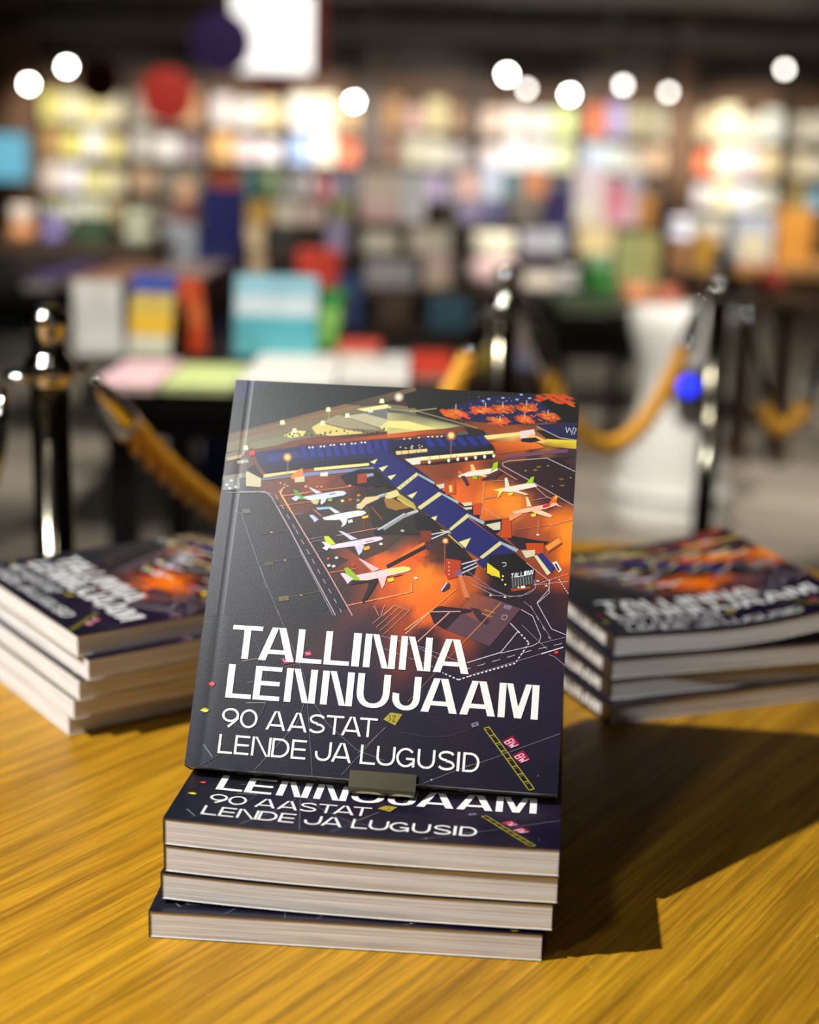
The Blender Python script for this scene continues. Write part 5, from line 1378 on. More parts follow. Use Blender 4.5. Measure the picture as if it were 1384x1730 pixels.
([240,150,110],[3977,4168,5722,4612,5714,4635,3969,4191]),
([240,150,110],[5731,4625,5702,4911,5676,4910,5705,4623]),
([110,106,110],[1392,5015,2097,3815,2112,3821,1406,5022]),
([90,90,96],[1286,5847,2023,5982,2020,5994,1282,5860]),
([100,96,90],[1791,5159,3108,5511,3103,5523,1787,5170]),
([120,110,80],[2312,4298,3166,4485,3162,4496,2309,4309]),
([230,150,110],[5290,4272,4987,3995,4999,3985,5302,4262]),
([230,150,110],[4991,4251,4919,3988,4935,3984,5007,4247]),
([230,150,110],[4694,4228,4854,3979,4868,3986,4708,4235]),
([106,96,56],[2008,4286,2290,4333,2338,4220,2058,4167]),
([74,70,56],[1501,5148,1753,5178,1782,5087,1547,5058]),
([50,44,30],[2148,4256,2181,4258,2179,4273,2146,4271]),
([50,44,30],[2172,4263,2197,4204,2213,4208,2188,4268]),
([50,44,30],[2203,4213,2160,4205,2164,4190,2207,4199]),
([240,226,150],[2682,4365,2667,4351,2638,4354,2636,4370,2663,4377]),
([240,226,150],[1636,5932,1620,5918,1591,5922,1589,5938,1616,5945]),
([240,226,150],[2112,5229,2097,5215,2068,5219,2066,5235,2093,5241]),
([150,150,150],[545,6938,1278,6976,1275,6998,542,6960]),
([150,150,150],[1271,6978,1448,6874,1460,6893,1283,6996]),
([150,150,150],[1445,6877,1713,6547,1732,6559,1464,6890]),
([250,190,130],[1767,7058,1716,6980,1740,6966,1791,7044]),
([250,190,130],[1717,6966,2035,6563,2057,6577,1739,6980]),
([220,140,100],[1821,6895,2539,7007,2535,7023,1817,6910]),
([90,90,88],[688,6483,918,6511,941,6409,711,6381]),
([130,130,132],[449,6433,676,6366,679,6377,453,6445]),
([130,130,132],[671,6369,1665,4477,1677,4481,684,6374]),
([150,150,150],[167,6895,1245,6967,1243,6982,165,6910]),
([150,150,150],[1243,6967,1509,6925,1511,6940,1245,6982]),
([216,196,150],[3920,6687,4160,6985,4564,7037,4538,6957,4215,6798,4093,6665]),
([200,60,30],[3241,5351,3313,5374,3359,5327,3275,5298]),
([230,220,210],[3279,5174,3351,5197,3397,5150,3313,5121]),
([230,220,210],[3416,5167,3487,5189,3534,5143,3449,5113]),
([240,70,30],[3686,6909,3759,6932,3806,6884,3720,6854]),
([220,220,210],[3474,5386,3546,5409,3592,5362,3508,5332]),
([220,220,130],[3468,6872,3541,6895,3588,6847,3502,6817]),
([150,160,110],[3909,6911,3981,6934,4028,6886,3942,6856]),
([120,170,60],[3125,6870,3198,6893,3245,6845,3159,6815]),
([206,60,34],[3966,5229,4037,5251,4083,5205,3999,5175]),
([180,180,180],[5244,6182,5316,6204,5362,6157,5277,6128]),
([236,220,200],[5734,4992,5805,5015,5850,4969,5766,4939]),
([230,230,230],[4677,5809,4748,5832,4794,5784,4709,5755]),
([180,160,130],[2379,7198,2452,7220,2499,7172,2413,7142]),
([250,120,60],[3911,7038,3984,7061,4030,7013,3945,6983]),
([150,60,40],[4199,6135,4227,6340,4202,6344,4174,6139]),
([180,80,40],[4351,6736,4690,6424,4704,6437,4364,6749]),
([206,206,226],[2518,7160,2576,7163,2919,7040,2751,7006]),
([206,206,226],[2905,6871,3072,6912,3034,6799,2941,6724,2902,6760]),
([206,214,232],[2284,6886,2787,6992,3324,7106,3529,7117,3621,7058,3542,7000,3074,6896,2670,6827,2532,6830]),
([90,156,60],[2070,7067,2173,7078,2403,6893,2549,6830,2290,6839]),
([196,206,220],[2054,6843,2175,6928,2318,6888,2194,6780]),
([150,170,60],[3093,6881,3209,6919,3234,6847,3117,6828]),
([200,190,130],[2602,6820,2874,6847,2820,6724,2717,6725]),
([60,66,84],[3128,7020,3302,7054,3305,7029,3138,6995]),
([222,222,236],[3101,6676,3185,6686,3492,6554,3360,6516]),
([222,222,236],[3497,6366,3731,6410,3683,6235,3572,6166,3593,6277]),
([226,224,232],[2999,6386,3396,6502,3662,6563,3995,6628,4166,6625,4240,6572,4145,6511,3814,6424,3414,6346,3075,6327]),
([226,130,90],[2699,6597,2763,6579,2995,6418,2942,6431]),
([190,196,230],[2617,6429,2717,6450,2903,6334,2793,6249,2751,6316]),
([226,224,232],[3737,6357,3852,6388,3887,6321,3763,6277]),
([222,190,60],[4115,6471,4296,6525,4304,6456,4156,6411]),
([150,190,200],[2796,6644,3202,6687,3209,6631,2838,6580]),
([206,206,236],[3498,6068,3618,6059,4063,5887,3881,5846]),
([206,206,236],[3999,5706,4272,5743,4219,5548,4145,5464,4061,5601]),
([236,214,226],[3225,5648,3488,5725,4016,5847,4544,5969,4712,5979,4785,5927,4689,5878,4165,5731,3667,5641,3369,5588]),
([196,214,40],[3102,5906,3244,5914,3460,5729,3323,5685,3179,5754]),
([222,218,236],[3058,5763,3161,5763,3323,5685,3239,5540,3096,5594,3173,5661]),
([244,170,50],[4254,5690,4419,5727,4438,5647,4281,5598]),
([150,110,130],[4289,5831,4518,5900,4521,5875,4299,5801]),
([30,18,26],[4482,4856,4766,4858,4628,4591,4459,4308,4398,4259,4356,4332,4489,4644]),
([34,20,26],[4065,4833,4795,4905,4406,4785,4012,4707]),
([90,40,24],[4991,4947,5496,5067,5384,5024,4995,4910]),
([246,190,190],[4136,5389,4205,5378,4768,5148,4576,5070]),
([246,190,190],[4741,4932,4991,5008,4944,4761,4889,4652,4826,4770]),
([240,206,206],[4118,4958,4577,5061,5033,5179,5427,5253,5596,5241,5642,5183,5541,5125,4988,4977,4466,4849,4234,4827]),
([140,186,30],[3773,5116,3878,5144,4116,4973,4284,4830,3998,4829,3857,4943]),
([226,206,216],[3678,4979,3776,5000,4062,4863,3910,4717,3851,4796]),
([250,206,60],[5001,4917,5173,4963,5200,4867,5036,4834]),
([252,224,120],[4905,5125,5427,5253,5596,5241,5642,5183,5113,5061]),
([246,196,120],[7051,7997,7131,8001,7225,7837,7087,7811]),
([246,196,120],[7234,7725,7390,7759,7666,7691,7597,7665]),
([236,222,206],[6720,7680,7028,7808,7577,7911,7813,7942,7837,7887,7588,7770,7039,7678,6763,7645]),
([150,196,40],[7703,8068,7819,8111,7813,7942,7625,7809]),
([60,40,60],[6799,7684,6918,7691,7057,7473,6981,7432]),
([150,190,40],[7138,7683,7268,7701,7274,7626,7155,7620]),
([70,40,40],[7552,7723,7979,7857,7759,7621,7364,7601]),
([250,220,190],[8039,7692,8110,7695,8199,7458,8070,7451]),
([250,220,190],[8255,7350,8411,7376,8752,7294,8655,7274]),
([244,224,206],[7760,7361,8129,7454,8633,7573,8869,7585,8972,7516,8721,7448,8257,7331,7862,7329]),
([150,200,40],[8778,7748,8863,7771,8829,7583,8634,7562]),
([246,206,70],[8160,7300,8296,7329,8302,7256,8185,7235]),
([250,220,110],[7741,7360,8012,7430,8019,7337,7876,7145,7901,7331]),
([250,206,160],[8663,7220,8719,7223,8847,6980,8714,6973]),
([250,206,160],[8856,6856,9102,6900,9441,6778,9379,6722,8942,6814]),
([246,190,160],[8310,6811,8668,6924,9158,7043,9518,7124,9572,7065,9232,6938,8774,6836,8447,6756]),
([236,110,30],[9425,7276,9546,7304,9519,7109,9322,7083]),
([206,40,50],[9143,7027,9387,7096,9327,7005,9165,6950]),
([250,214,80],[8828,6776,8975,6815,8974,6731,8866,6713]),
([250,190,40],[9474,7288,9546,7304,9532,7219,9462,7215]),
([244,206,196],[9521,7078,9708,7010,9557,7033]),
([236,150,110],[8281,6574,8600,6762,8555,6827,8237,6639]),
([110,110,130],[2030,3960,2303,3486,2317,3491,2043,3965]),
([110,110,130],[2303,3485,2994,2339,3007,2345,2316,3491]),
([110,110,130],[2993,2341,3153,1730,3167,1732,3007,2343]),
([110,110,130],[3153,1730,3490,17,3505,19,3167,1732]),
([130,120,140],[3071,1727,2932,1211,2946,1208,3085,1724]),
([130,120,140],[2933,1214,1941,56,1953,49,2945,1206]),
([120,110,130],[3318,1738,3745,1259,3757,1267,3329,1745]),
([120,110,130],[3747,1258,4628,674,4637,684,3755,1268]),
([120,110,130],[4631,673,5394,477,5398,489,4635,685]),
([120,110,130],[5307,1263,4273,75,4285,68,5319,1255]),
([130,126,110],[1237,2608,1745,2725,1737,2747,1229,2630]),
([110,106,110],[1445,2086,1598,2125,1590,2146,1437,2106]),
([130,126,120],[1482,1602,2016,1637,2013,1662,1478,1628]),
([74,74,92],[1225,1051,1611,950,1617,969,1231,1070]),
([74,74,92],[1624,954,1940,1354,1921,1366,1605,966]),
([74,74,92],[1941,1357,2056,1729,2034,1735,1919,1363]),
([120,124,140],[444,531,735,246,759,264,468,549]),
([64,66,86],[95,-171,1005,355,994,369,84,-157]),
([70,70,100],[1444,3282,1884,2526,1905,2535,1465,3291]),
([70,70,100],[1883,2529,1974,2166,1997,2169,1906,2532]),
([150,30,70],[2281,2758,2653,2782,2686,2691,2405,2607]),
([170,40,80],[2903,2946,3084,2994,3160,2887,2977,2850]),
([236,180,200],[2966,2947,2998,2886,3013,2892,2980,2953]),
([236,180,200],[3003,2949,3035,2888,3050,2894,3017,2955]),
([236,180,200],[3040,2952,3072,2890,3087,2896,3055,2957]),
([240,200,214],[2338,2738,2410,2669,2424,2680,2353,2750]),
([240,200,214],[2424,2668,2499,2728,2486,2741,2410,2681]),
([240,200,214],[2488,2727,2577,2677,2587,2692,2498,2742]),
([110,104,70],[2358,2524,2389,2532,2376,2565,2345,2557]),
([110,104,70],[2436,2544,2467,2552,2454,2585,2423,2577]),
([110,104,70],[2514,2564,2545,2572,2532,2605,2501,2597]),
([110,104,70],[2591,2584,2623,2592,2610,2625,2579,2617]),
([110,104,70],[2669,2604,2700,2612,2688,2645,2657,2637]),
([110,104,70],[2747,2624,2778,2631,2766,2665,2735,2657]),
([110,104,70],[2825,2643,2856,2651,2844,2685,2813,2677]),
([110,104,70],[2903,2663,2934,2671,2922,2705,2890,2697]),
([110,104,70],[2981,2683,3012,2691,2999,2725,2968,2717]),
([110,104,70],[3058,2703,3090,2711,3077,2745,3046,2737]),
([250,110,100,60,30,40,60,30,40],[471,2016,553,2021,543,1978]),
([250,110,100,60,30,40,60,30,40],[471,2016,543,1978,506,1949]),
([250,110,100,60,30,40,60,30,40],[471,2016,506,1949,456,1946]),
([250,110,100,60,30,40,60,30,40],[471,2016,456,1946,411,1969]),
([250,110,100,60,30,40,60,30,40],[471,2016,411,1969,389,2011]),
([250,110,100,60,30,40,60,30,40],[471,2016,389,2011,398,2054]),
([250,110,100,60,30,40,60,30,40],[471,2016,398,2054,435,2083]),
([250,110,100,60,30,40,60,30,40],[471,2016,435,2083,486,2086]),
([250,110,100,60,30,40,60,30,40],[471,2016,486,2086,531,2062]),
([250,110,100,60,30,40,60,30,40],[471,2016,531,2062,553,2021]),
([240,80,80],[357,2020,478,2053,546,2013,469,1968]),
([230,214,60,50,50,30,50,50,30],[372,1368,486,1375,471,1333]),
([230,214,60,50,50,30,50,50,30],[372,1368,471,1333,417,1303]),
([230,214,60,50,50,30,50,50,30],[372,1368,417,1303,347,1299]),
([230,214,60,50,50,30,50,50,30],[372,1368,347,1299,286,1320]),
([230,214,60,50,50,30,50,50,30],[372,1368,286,1320,258,1360]),
([230,214,60,50,50,30,50,50,30],[372,1368,258,1360,273,1403]),
([230,214,60,50,50,30,50,50,30],[372,1368,273,1403,326,1432]),
([230,214,60,50,50,30,50,50,30],[372,1368,326,1432,397,1437]),
([230,214,60,50,50,30,50,50,30],[372,1368,397,1437,458,1415]),
([230,214,60,50,50,30,50,50,30],[372,1368,458,1415,486,1375]),
([236,226,80],[228,1351,346,1402,484,1368,400,1318]),
([180,170,50],[7959,1410,9246,51,9263,64,7977,1423]),
([180,170,50],[8083,1454,9384,88,9402,101,8101,1467]),
([180,170,50],[7972,1408,8096,1451,8088,1470,7964,1426]),
([130,122,40],[8010,1369,8134,1412,8128,1425,8004,1382]),
([180,170,50],[8135,1235,8260,1278,8253,1296,8127,1254]),
([130,122,40],[8173,1197,8299,1239,8293,1252,8167,1210]),
([180,170,50],[8297,1064,8425,1106,8417,1124,8289,1082]),
([130,122,40],[8335,1025,8463,1067,8457,1080,8329,1038]),
([180,170,50],[8459,893,8588,934,8581,952,8451,911]),
([130,122,40],[8496,854,8626,896,8621,909,8491,868]),
([180,170,50],[8620,723,8751,763,8744,781,8613,741]),
([130,122,40],[8657,684,8789,725,8784,738,8652,697]),
([180,170,50],[8780,553,8913,593,8906,611,8773,571]),
([130,122,40],[8818,515,8951,554,8946,567,8813,528]),
([180,170,50],[8940,384,9075,423,9068,441,8933,402]),
([130,122,40],[8977,346,9112,385,9108,398,8973,359]),
([180,170,50],[9099,216,9235,254,9229,272,9093,234]),
([130,122,40],[9136,178,9273,216,9269,229,9132,191]),
([180,170,50],[9257,48,9396,86,9390,104,9251,67]),
([120,120,130],[9975,1425,9092,1073,9097,1062,9981,1413]),
([120,120,130],[9092,1073,8210,715,8215,704,9097,1062]),
([120,120,130],[8210,715,7479,455,7484,444,8215,704]),
([120,120,130],[7478,455,6484,37,6490,26,7484,444]),
([120,100,70],[7480,479,7868,575,7865,586,7477,490]),
([120,120,140],[7609,1500,7783,1565,7839,1479,7656,1414]),
([40,34,60],[7689,1505,7739,1519,7758,1485,7712,1467]),
([170,156,60],[5257,1452,5433,1633,5759,1611,5594,1331]),
([60,54,30],[5406,1568,5441,1463,5459,1467,5424,1573]),
([60,54,30],[5443,1470,5406,1432,5421,1421,5458,1459]),
([60,54,30],[5503,1532,5573,1562,5565,1577,5495,1548]),
([60,54,30],[5559,1571,5548,1491,5567,1489,5578,1568]),
([60,54,30],[5548,1494,5504,1412,5522,1404,5566,1486]),
([60,54,30],[5515,1400,5606,1420,5601,1437,5510,1416]),
([120,116,110],[5351,1284,4657,614,4667,605,5362,1275]),
([70,66,90],[5730,1174,6462,1098,6464,1109,5731,1185]),
([70,66,90],[6464,1098,7098,1176,7096,1187,6462,1109]),
([70,66,90],[7099,1176,7642,1372,7637,1382,7095,1186]),
([150,24,60],[8475,1149,8741,1298,8954,1093,8685,987]),
([246,206,220],[8534,1110,8724,1211,8714,1227,8524,1126]),
([246,206,220],[8523,1110,8586,1071,8598,1086,8535,1125]),
([246,206,220],[8596,1071,8698,1117,8689,1133,8587,1087]),
([246,206,220],[8700,1118,8788,1172,8776,1187,8688,1132]),
([246,206,220],[8788,1187,8725,1226,8713,1211,8776,1172]),
([246,206,220],[8618,1161,8688,1118,8700,1132,8630,1176]),
([246,206,220],[8812,1154,8645,1049,8657,1035,8824,1139]),
([246,206,220],[8654,1034,8785,1073,8779,1090,8648,1051]),
([246,206,220],[8774,1087,8699,1014,8714,1002,8789,1075]),
([246,206,220],[8711,999,8909,1084,8901,1101,8703,1016]),
([150,24,60],[8769,824,9034,972,9246,769,8978,664]),
([246,206,220],[8828,785,9018,886,9008,901,8818,801]),
([246,206,220],[8817,786,8880,747,8891,762,8829,800]),
([246,206,220],[8890,746,8992,792,8983,808,8881,762]),
([246,206,220],[8993,793,9081,847,9069,862,8981,808]),
([246,206,220],[9081,862,9018,901,9007,886,9069,847]),
([246,206,220],[8912,836,8981,793,8993,808,8924,851]),
([246,206,220],[9105,829,8939,725,8950,711,9116,815]),
([246,206,220],[8948,709,9078,749,9072,766,8941,726]),
([246,206,220],[9067,763,8992,690,9007,678,9082,751]),
([246,206,220],[9004,676,9202,760,9193,776,8996,692]),
([240,240,250],[6704,123,6693,107,6671,111,6669,131,6690,138]),
([230,200,160],[9481,402,9473,391,9459,394,9458,407,9472,412]),
([230,60,60],[9690,3372,9805,3396,9820,3344,9733,3314]),
]
GROUND = [
(30,32,40,26,9856),
(26,30,34,1448,9755),
(24,30,32,3537,9767),
(18,22,20,6280,9843),
(22,24,40,8672,9597),
(26,16,16,9685,9484),
(40,42,46,511,6486),
(38,38,44,1277,5902),
(36,38,44,732,4947),
(32,32,38,1946,4712),
(30,32,38,450,3419),
(34,32,40,2853,4161),
(30,30,40,1628,2165),
(34,36,46,371,643),
(36,33,38,2868,5374),
(46,34,42,3494,4348),
(50,44,40,3220,6630),
(70,60,48,3910,6511),
(66,58,48,4595,6392),
(80,60,50,4138,5981),
(86,66,56,4985,5874),
(104,62,44,1777,7262),
(136,72,46,2617,7384),
(106,58,42,3468,7396),
(60,34,34,4149,7384),
(96,54,40,2158,6966),
(50,42,38,4201,6916),
(150,66,36,4224,5221),
(232,104,28,4884,5259),
(226,96,26,5684,5531),
(250,132,36,6064,5023),
(246,120,30,5611,4622),
(200,84,28,5136,4445),
(110,54,36,4448,4705),
(58,36,36,3945,4751),
(245,118,30,6507,4674),
(240,110,30,6143,4206),
(150,62,36,5508,4020),
(70,38,42,4865,3907),
(170,74,40,6805,4097),
(190,88,36,7238,4717),
(60,48,44,5623,6139),
(52,44,44,6134,6014),
(50,44,40,5411,6591),
(70,40,32,6341,5568),
(120,58,34,6473,7739),
(190,88,36,7159,7539),
(226,104,34,6688,7202),
(230,120,40,7688,7176),
(240,140,50,8207,6894),
(160,76,44,8078,6426),
(170,80,44,8895,6470),
(120,58,44,8586,6225),
(230,120,44,9536,6658),
(252,146,50,9881,6372),
(250,132,40,9838,5764),
(150,72,44,9414,6042),
(140,60,36,9455,5442),
(190,84,40,9947,5320),
(50,30,32,8289,7988),
(38,26,30,8796,7857),
(36,24,32,9455,7890),
(60,40,50,9755,8376),
(52,30,40,9813,7442),
(70,38,42,9343,7108),
(80,44,36,7791,7963),
(44,28,32,8763,8326),
(140,70,38,7920,8443),
(180,90,44,8416,8515),
(150,100,50,9072,8658),
(30,22,26,8047,4764),
(40,28,36,8702,4653),
(44,28,38,9514,4553),
(70,44,44,7425,4430),
(60,34,38,9984,4728),
(40,28,42,9076,3939),
(38,26,42,9890,3697),
(40,28,40,6215,3473),
(44,32,46,4596,3374),
(36,28,44,8334,3166),
(30,25,46,4403,2197),
(30,25,46,6805,2350),
(34,26,48,9178,2501),
(28,24,42,2861,1522),
(26,22,42,6092,1449),
(28,22,42,8489,1186),
(30,24,44,9735,1269),
(24,21,38,3962,461),
(22,20,36,6190,473),
(24,20,38,8554,359),
(24,20,38,9790,444),
(26,26,40,1705,449),
]
LETTERS = [(0.2682, 0.3508, 'bold', [('T', 0.0862, 0.1705), ('A', 0.1659, 0.2655), ('L', 0.2704, 0.3418), ('L', 0.3473, 0.4176), ('I', 0.4239, 0.4455), ('N', 0.4561, 0.5437), ('N', 0.5547, 0.6409), ('A', 0.6475, 0.7448)]), (0.1708, 0.2531, 'bold', [('L', 0.0879, 0.1586), ('E', 0.1637, 0.2371), ('N', 0.2499, 0.3355), ('N', 0.3498, 0.4371), ('U', 0.4466, 0.5366), ('J', 0.544, 0.6196), ('A', 0.6237, 0.7212), ('A', 0.7282, 0.8234), ('M', 0.8302, 0.937)]), (0.1006, 0.1462, 'thin', [('9', 0.0861, 0.133), ('0', 0.1364, 0.1848), ('A', 0.2092, 0.2635), ('A', 0.2688, 0.3223), ('S', 0.3257, 0.3708), ('T', 0.3729, 0.4205), ('A', 0.4157, 0.4698), ('T', 0.4637, 0.5116)]), (0.0364, 0.0819, 'thin', [('L', 0.0862, 0.1262), ('E', 0.1308, 0.1711), ('N', 0.1777, 0.2302), ('D', 0.2327, 0.2809), ('E', 0.2862, 0.3264), ('J', 0.3511, 0.3946), ('A', 0.3961, 0.4499), ('L', 0.4733, 0.5144), ('U', 0.5166, 0.5667), ('G', 0.5697, 0.6206), ('U', 0.6264, 0.6734), ('S', 0.6807, 0.7269), ('I', 0.7318, 0.7393), ('D', 0.7472, 0.7915)])]
SIGN = [(0.84, 0.5111), (0.9013, 0.5252), (0.8408, 0.5232), (0.9022, 0.5358)]
# ---------------------------------------------------------------- the room
def slab(name, lo, hi, m): return struct(box_obj(name, lo, hi, m))
slab('floor', (-9, -2.5, -0.1), (10, 18.2, 0), M_FLOOR)
slab('ceiling', (-9, -2.5, 2.8), (10, 18.2, 2.9), M_CEIL)
slab('wall_back', (-9, 18.0, 0), (10, 18.2, 2.8), M_BULK)
slab('wall_left', (-9, -2.5, 0), (-8.8, 18.0, 2.8), M_BROWNWALL)
slab('wall_right', (9.8, -2.5, 0), (10, 18.0, 2.8), M_BROWNWALL)
slab('trim_1', (-8.8, 17.5, 2.22), (9.8, 18.0, 2.8), M_BULK)     # bulkhead above the bookcases
_p = at(60, 200, 17.0)
slab('wall_alcove', (-8.8, 16.9, 0), (_p.x, 17.1, 2.8), M_BROWNWALL)  # plain brown panel the screen hangs on
# ---------------------------------------------------------------- oak table
def fillet(cs, n=12):                        # polygon with rounded corners
    out = []
    for i, (p, r) in enumerate(cs):
        p = Vector(p); a = (Vector(cs[i - 1][0]) - p).normalized(); c = (Vector(cs[(i + 1) % len(cs)][0]) - p).normalized()
        h = math.acos(max(-1, min(1, a.dot(c)))) / 2; t = r / math.tan(h); o = p + (a + c).normalized() * (r / math.sin(h))
        s = p + a * t - o; e = p + c * t - o; a0 = math.atan2(s.y, s.x); a1 = math.atan2(e.y, e.x); d = (a1 - a0 + math.pi) % (2 * math.pi) - math.pi
        out += [(o.x + r * math.cos(a0 + d * k / n), o.y + r * math.sin(a0 + d * k / n)) for k in range(n + 1)]
    return out
def oak_table():
    t = thing('oak_table', 'golden oak table with rounded corners carrying the three stacks of books', 'table', (0.02, 0.92, 0))
    pts = fillet([((0.505, 0.355), 0.2), ((0.505, 1.485), 0.32), ((-0.03, 1.485), 0.16), ((-0.56, 1.105), 0.2), ((-0.56, 0.355), 0.2)])
    bm = bmesh.new(); vs = add_prism(bm, [(x - 0.02, y - 0.92) for x, y in pts], TZ - 0.036, TZ)
    es = [e for e in bm.edges if abs(e.verts[0].co.z - e.verts[1].co.z) < 1e-6]
    bmesh.ops.bevel(bm, geom=es, offset=0.004, segments=2, affect='EDGES', profile=0.5)
    obj('tabletop', bm, M_OAK, t)
    box_obj('apron', (-0.30, -0.40, TZ - 0.10), (0.33, 0.10, TZ - 0.036), M_DARKWOOD, t, 0.004)
    for x, y in ((-0.42, -0.42), (0.36, -0.42), (0.36, 0.36), (-0.30, 0.05)):
        bm = bmesh.new(); add_tube(bm, [(x, y, 0), (x * 0.88, y * 0.88, TZ - 0.036)], [0.018, 0.026], 14); obj('leg', bm, M_OAK, t, True)
oak_table()
# ---------------------------------------------------------------- printed cover : letters and picture
BW, BH, BT = 0.2, 0.2251, 0.0148            # the book: width, height, thickness
def stroke(pts, w):
    out = []; n = len(pts)
    nrm = []
    for i in range(n):
        a = pts[max(i - 1, 0)]; b = pts[min(i + 1, n - 1)]; L = math.hypot(b[0] - a[0], b[1] - a[1]) or 1; nrm.append((-(b[1] - a[1]) / L * w / 2, (b[0] - a[0]) / L * w / 2))
    for i in range(n - 1):
        p, q, a, b = pts[i], pts[i + 1], nrm[i], nrm[i + 1]
        out.append([(p[0] - a[0], p[1] - a[1]), (q[0] - b[0], q[1] - b[1]), (q[0] + b[0], q[1] + b[1]), (p[0] + a[0], p[1] + a[1])])
    return out
def ring(cx, cy, rx, ry, sv, sh, a0, a1, n=14, e=1.0):
    out = []; P = lambda a, x, y: (cx + x * math.copysign(abs(math.cos(a)) ** e, math.cos(a)), cy + y * math.copysign(abs(math.sin(a)) ** e, math.sin(a)))
    for i in range(n):
        a = math.radians(a0 + (a1 - a0) * i / n); b = math.radians(a0 + (a1 - a0) * (i + 1) / n)
        out.append([P(a, rx, ry), P(b, rx, ry), P(b, rx - sv, ry - sh), P(a, rx - sv, ry - sh)])
    return out
def glyph(ch, w, h, sv, sh):                # letter drawn in a w x h box, stems sv wide, bars sh high
    R = lambda x0, y0, x1, y1: [[(x0, y0), (x1, y0), (x1, y1), (x0, y1)]]
    Q = lambda *p: [list(p)]
    if ch == 'I': return R(0, 0, w, h)
    if ch == 'L': return R(0, 0, sv, h) + R(sv, 0, w, sh)
    if ch == 'E': return R(0, 0, sv, h) + R(sv, 0, w, sh) + R(sv, h - sh, w, h) + R(sv, h / 2 - sh / 2, w * 0.96, h / 2 + sh / 2)
    if ch == 'T': return R(0, h - sh, w, h) + R(w / 2 - sv / 2, 0, w / 2 + sv / 2, h - sh)
    if ch == 'A':
        k = sv * 1.12; c = w / 2; g = sv * 0.06
        cb = 0.20 * h
        xl = lambda y: (c - k * 0.98) * y / h + k * 0.9; xr = lambda y: w - xl(y)
        return Q((0, 0), (k, 0), (c - g, h), (c - k * 0.92, h)) + Q((w - k, 0), (w, 0), (c + k * 0.92, h), (c - g, h)) + Q((xl(cb), cb), (xr(cb), cb), (xr(cb + sh), cb + sh), (xl(cb + sh), cb + sh))
    if ch == 'N': return R(0, 0, sv, h) + R(w - sv, 0, w, h) + Q((w - sv * 1.9, 0), (w - sv * 0.98, 0), (sv * 2.0, h), (sv * 1.08, h))
    if ch == 'M': return R(0, 0, sv, h) + R(w - sv, 0, w, h) + Q((w / 2 - sv * 0.5, 0), (w / 2 + sv * 0.45, 0), (sv * 1.95, h), (sv * 1.06, h)) + Q((w / 2 - sv * 0.45, 0), (w / 2 + sv * 0.5, 0), (w - sv * 1.06, h), (w - sv * 1.95, h))
    if ch == 'U':
        r = min(h * 0.48, w * 0.55); return R(0, r, sv, h) + R(w - sv, r, w, h) + ring(w / 2, r, w / 2, r, sv, sh, 180, 360, 16, 0.86)
    if ch == 'J':
        r = h * 0.42; return R(w - sv, r, w, h) + ring(w / 2, r, w / 2, r, sv, sh, 172, 360, 16, 0.86)
    if ch == '0': return ring(w / 2, h / 2, w / 2, h / 2, sv, sh, 0, 360, 26)
    if ch == '9':
        y = h * 0.63; ry = h * 0.37
        return ring(w / 2, y, w / 2, ry, sv, sh, 0, 360, 24) + stroke([(w - sv * 0.5, y), (w * 0.93, y - h * 0.17), (w * 0.78, h * 0.30), (w * 0.42, 0)], sv)
    if ch == 'D': return R(0, 0, sv, h) + R(sv, 0, w * 0.45, sh) + R(sv, h - sh, w * 0.45, h) + ring(w * 0.45, h / 2, w * 0.55, h / 2, sv, sh, -90, 90, 16)
    if ch == 'G': return ring(w * 0.5, h / 2, w / 2, h / 2, sv, sh, 38, 325, 24) + R(w * 0.52, h * 0.44 - sh / 2, w - sv * .2, h * 0.44 + sh / 2) + R(w - sv * 1.1, 0.02 * h, w - sv * .1, h * 0.44)
    if ch == 'S':
        pts = []
        for i in range(13): a = math.radians(20 + 250 * i / 12); pts.append((w / 2 + (w / 2 - sv / 2) * math.cos(a) * 0.96, h * 0.735 + (h * 0.265 - sh / 2) * math.sin(a)))
        for i in range(13): a = math.radians(90 - 250 * i / 12); pts.append((w / 2 + (w / 2 - sv / 2) * math.cos(a), h * 0.265 + (h * 0.265 - sh / 2) * math.sin(a)))
        return stroke(pts, (sv + sh) / 2)
    return []
def ink(c):                                 # printing inks: a little deeper and more saturated than the plain swatch
    r = lin(c); m = 0.3 * r[0] + 0.6 * r[1] + 0.1 * r[2]
    return tuple(max(0.0015, (m + (q - m) * 1.04) * 0.92 - 0.004) for q in r)
def front_polys():                          # [(colours, polygon in cover units)], bottom layer first
    out = []
    for c, q in ART:
        out.append(([ink(c[i:i + 3]) for i in range(0, len(c), 3)], [(q[i] / 10000, q[i + 1] / 10000) for i in range(0, len(q), 2)]))
    hh = BH / BW
    WHITE = [lin((234, 234, 231))]
    for v0, v1, st, L in LETTERS:
        sv, sh = (0.0186, 0.0122) if st == 'bold' else (0.0066, 0.0058)
        for ch, a, b in L:
            for g in glyph(ch, b - a, (v1 - v0) * hh, sv, sh): out.append((WHITE, [(a + x, v0 + y / hh) for x, y in g]))
    (a0, a1), (b0, b1), (c0, c1), (d0, d1) = SIGN
    for i, ch in enumerate('TALLINN'):      # the little lit sign on the end building
        for g in glyph(ch, 0.118, 1.0, 0.026, 0.17):
            q = []
            for x, y in g:
                s = (i * 0.143) + x; q.append((a0 + (b0 - a0) * s + (c0 - a0) * y, a1 + (b1 - a1) * s + (c1 - a1) * y))
            out.append(([lin((236, 236, 244))], q))
    return out
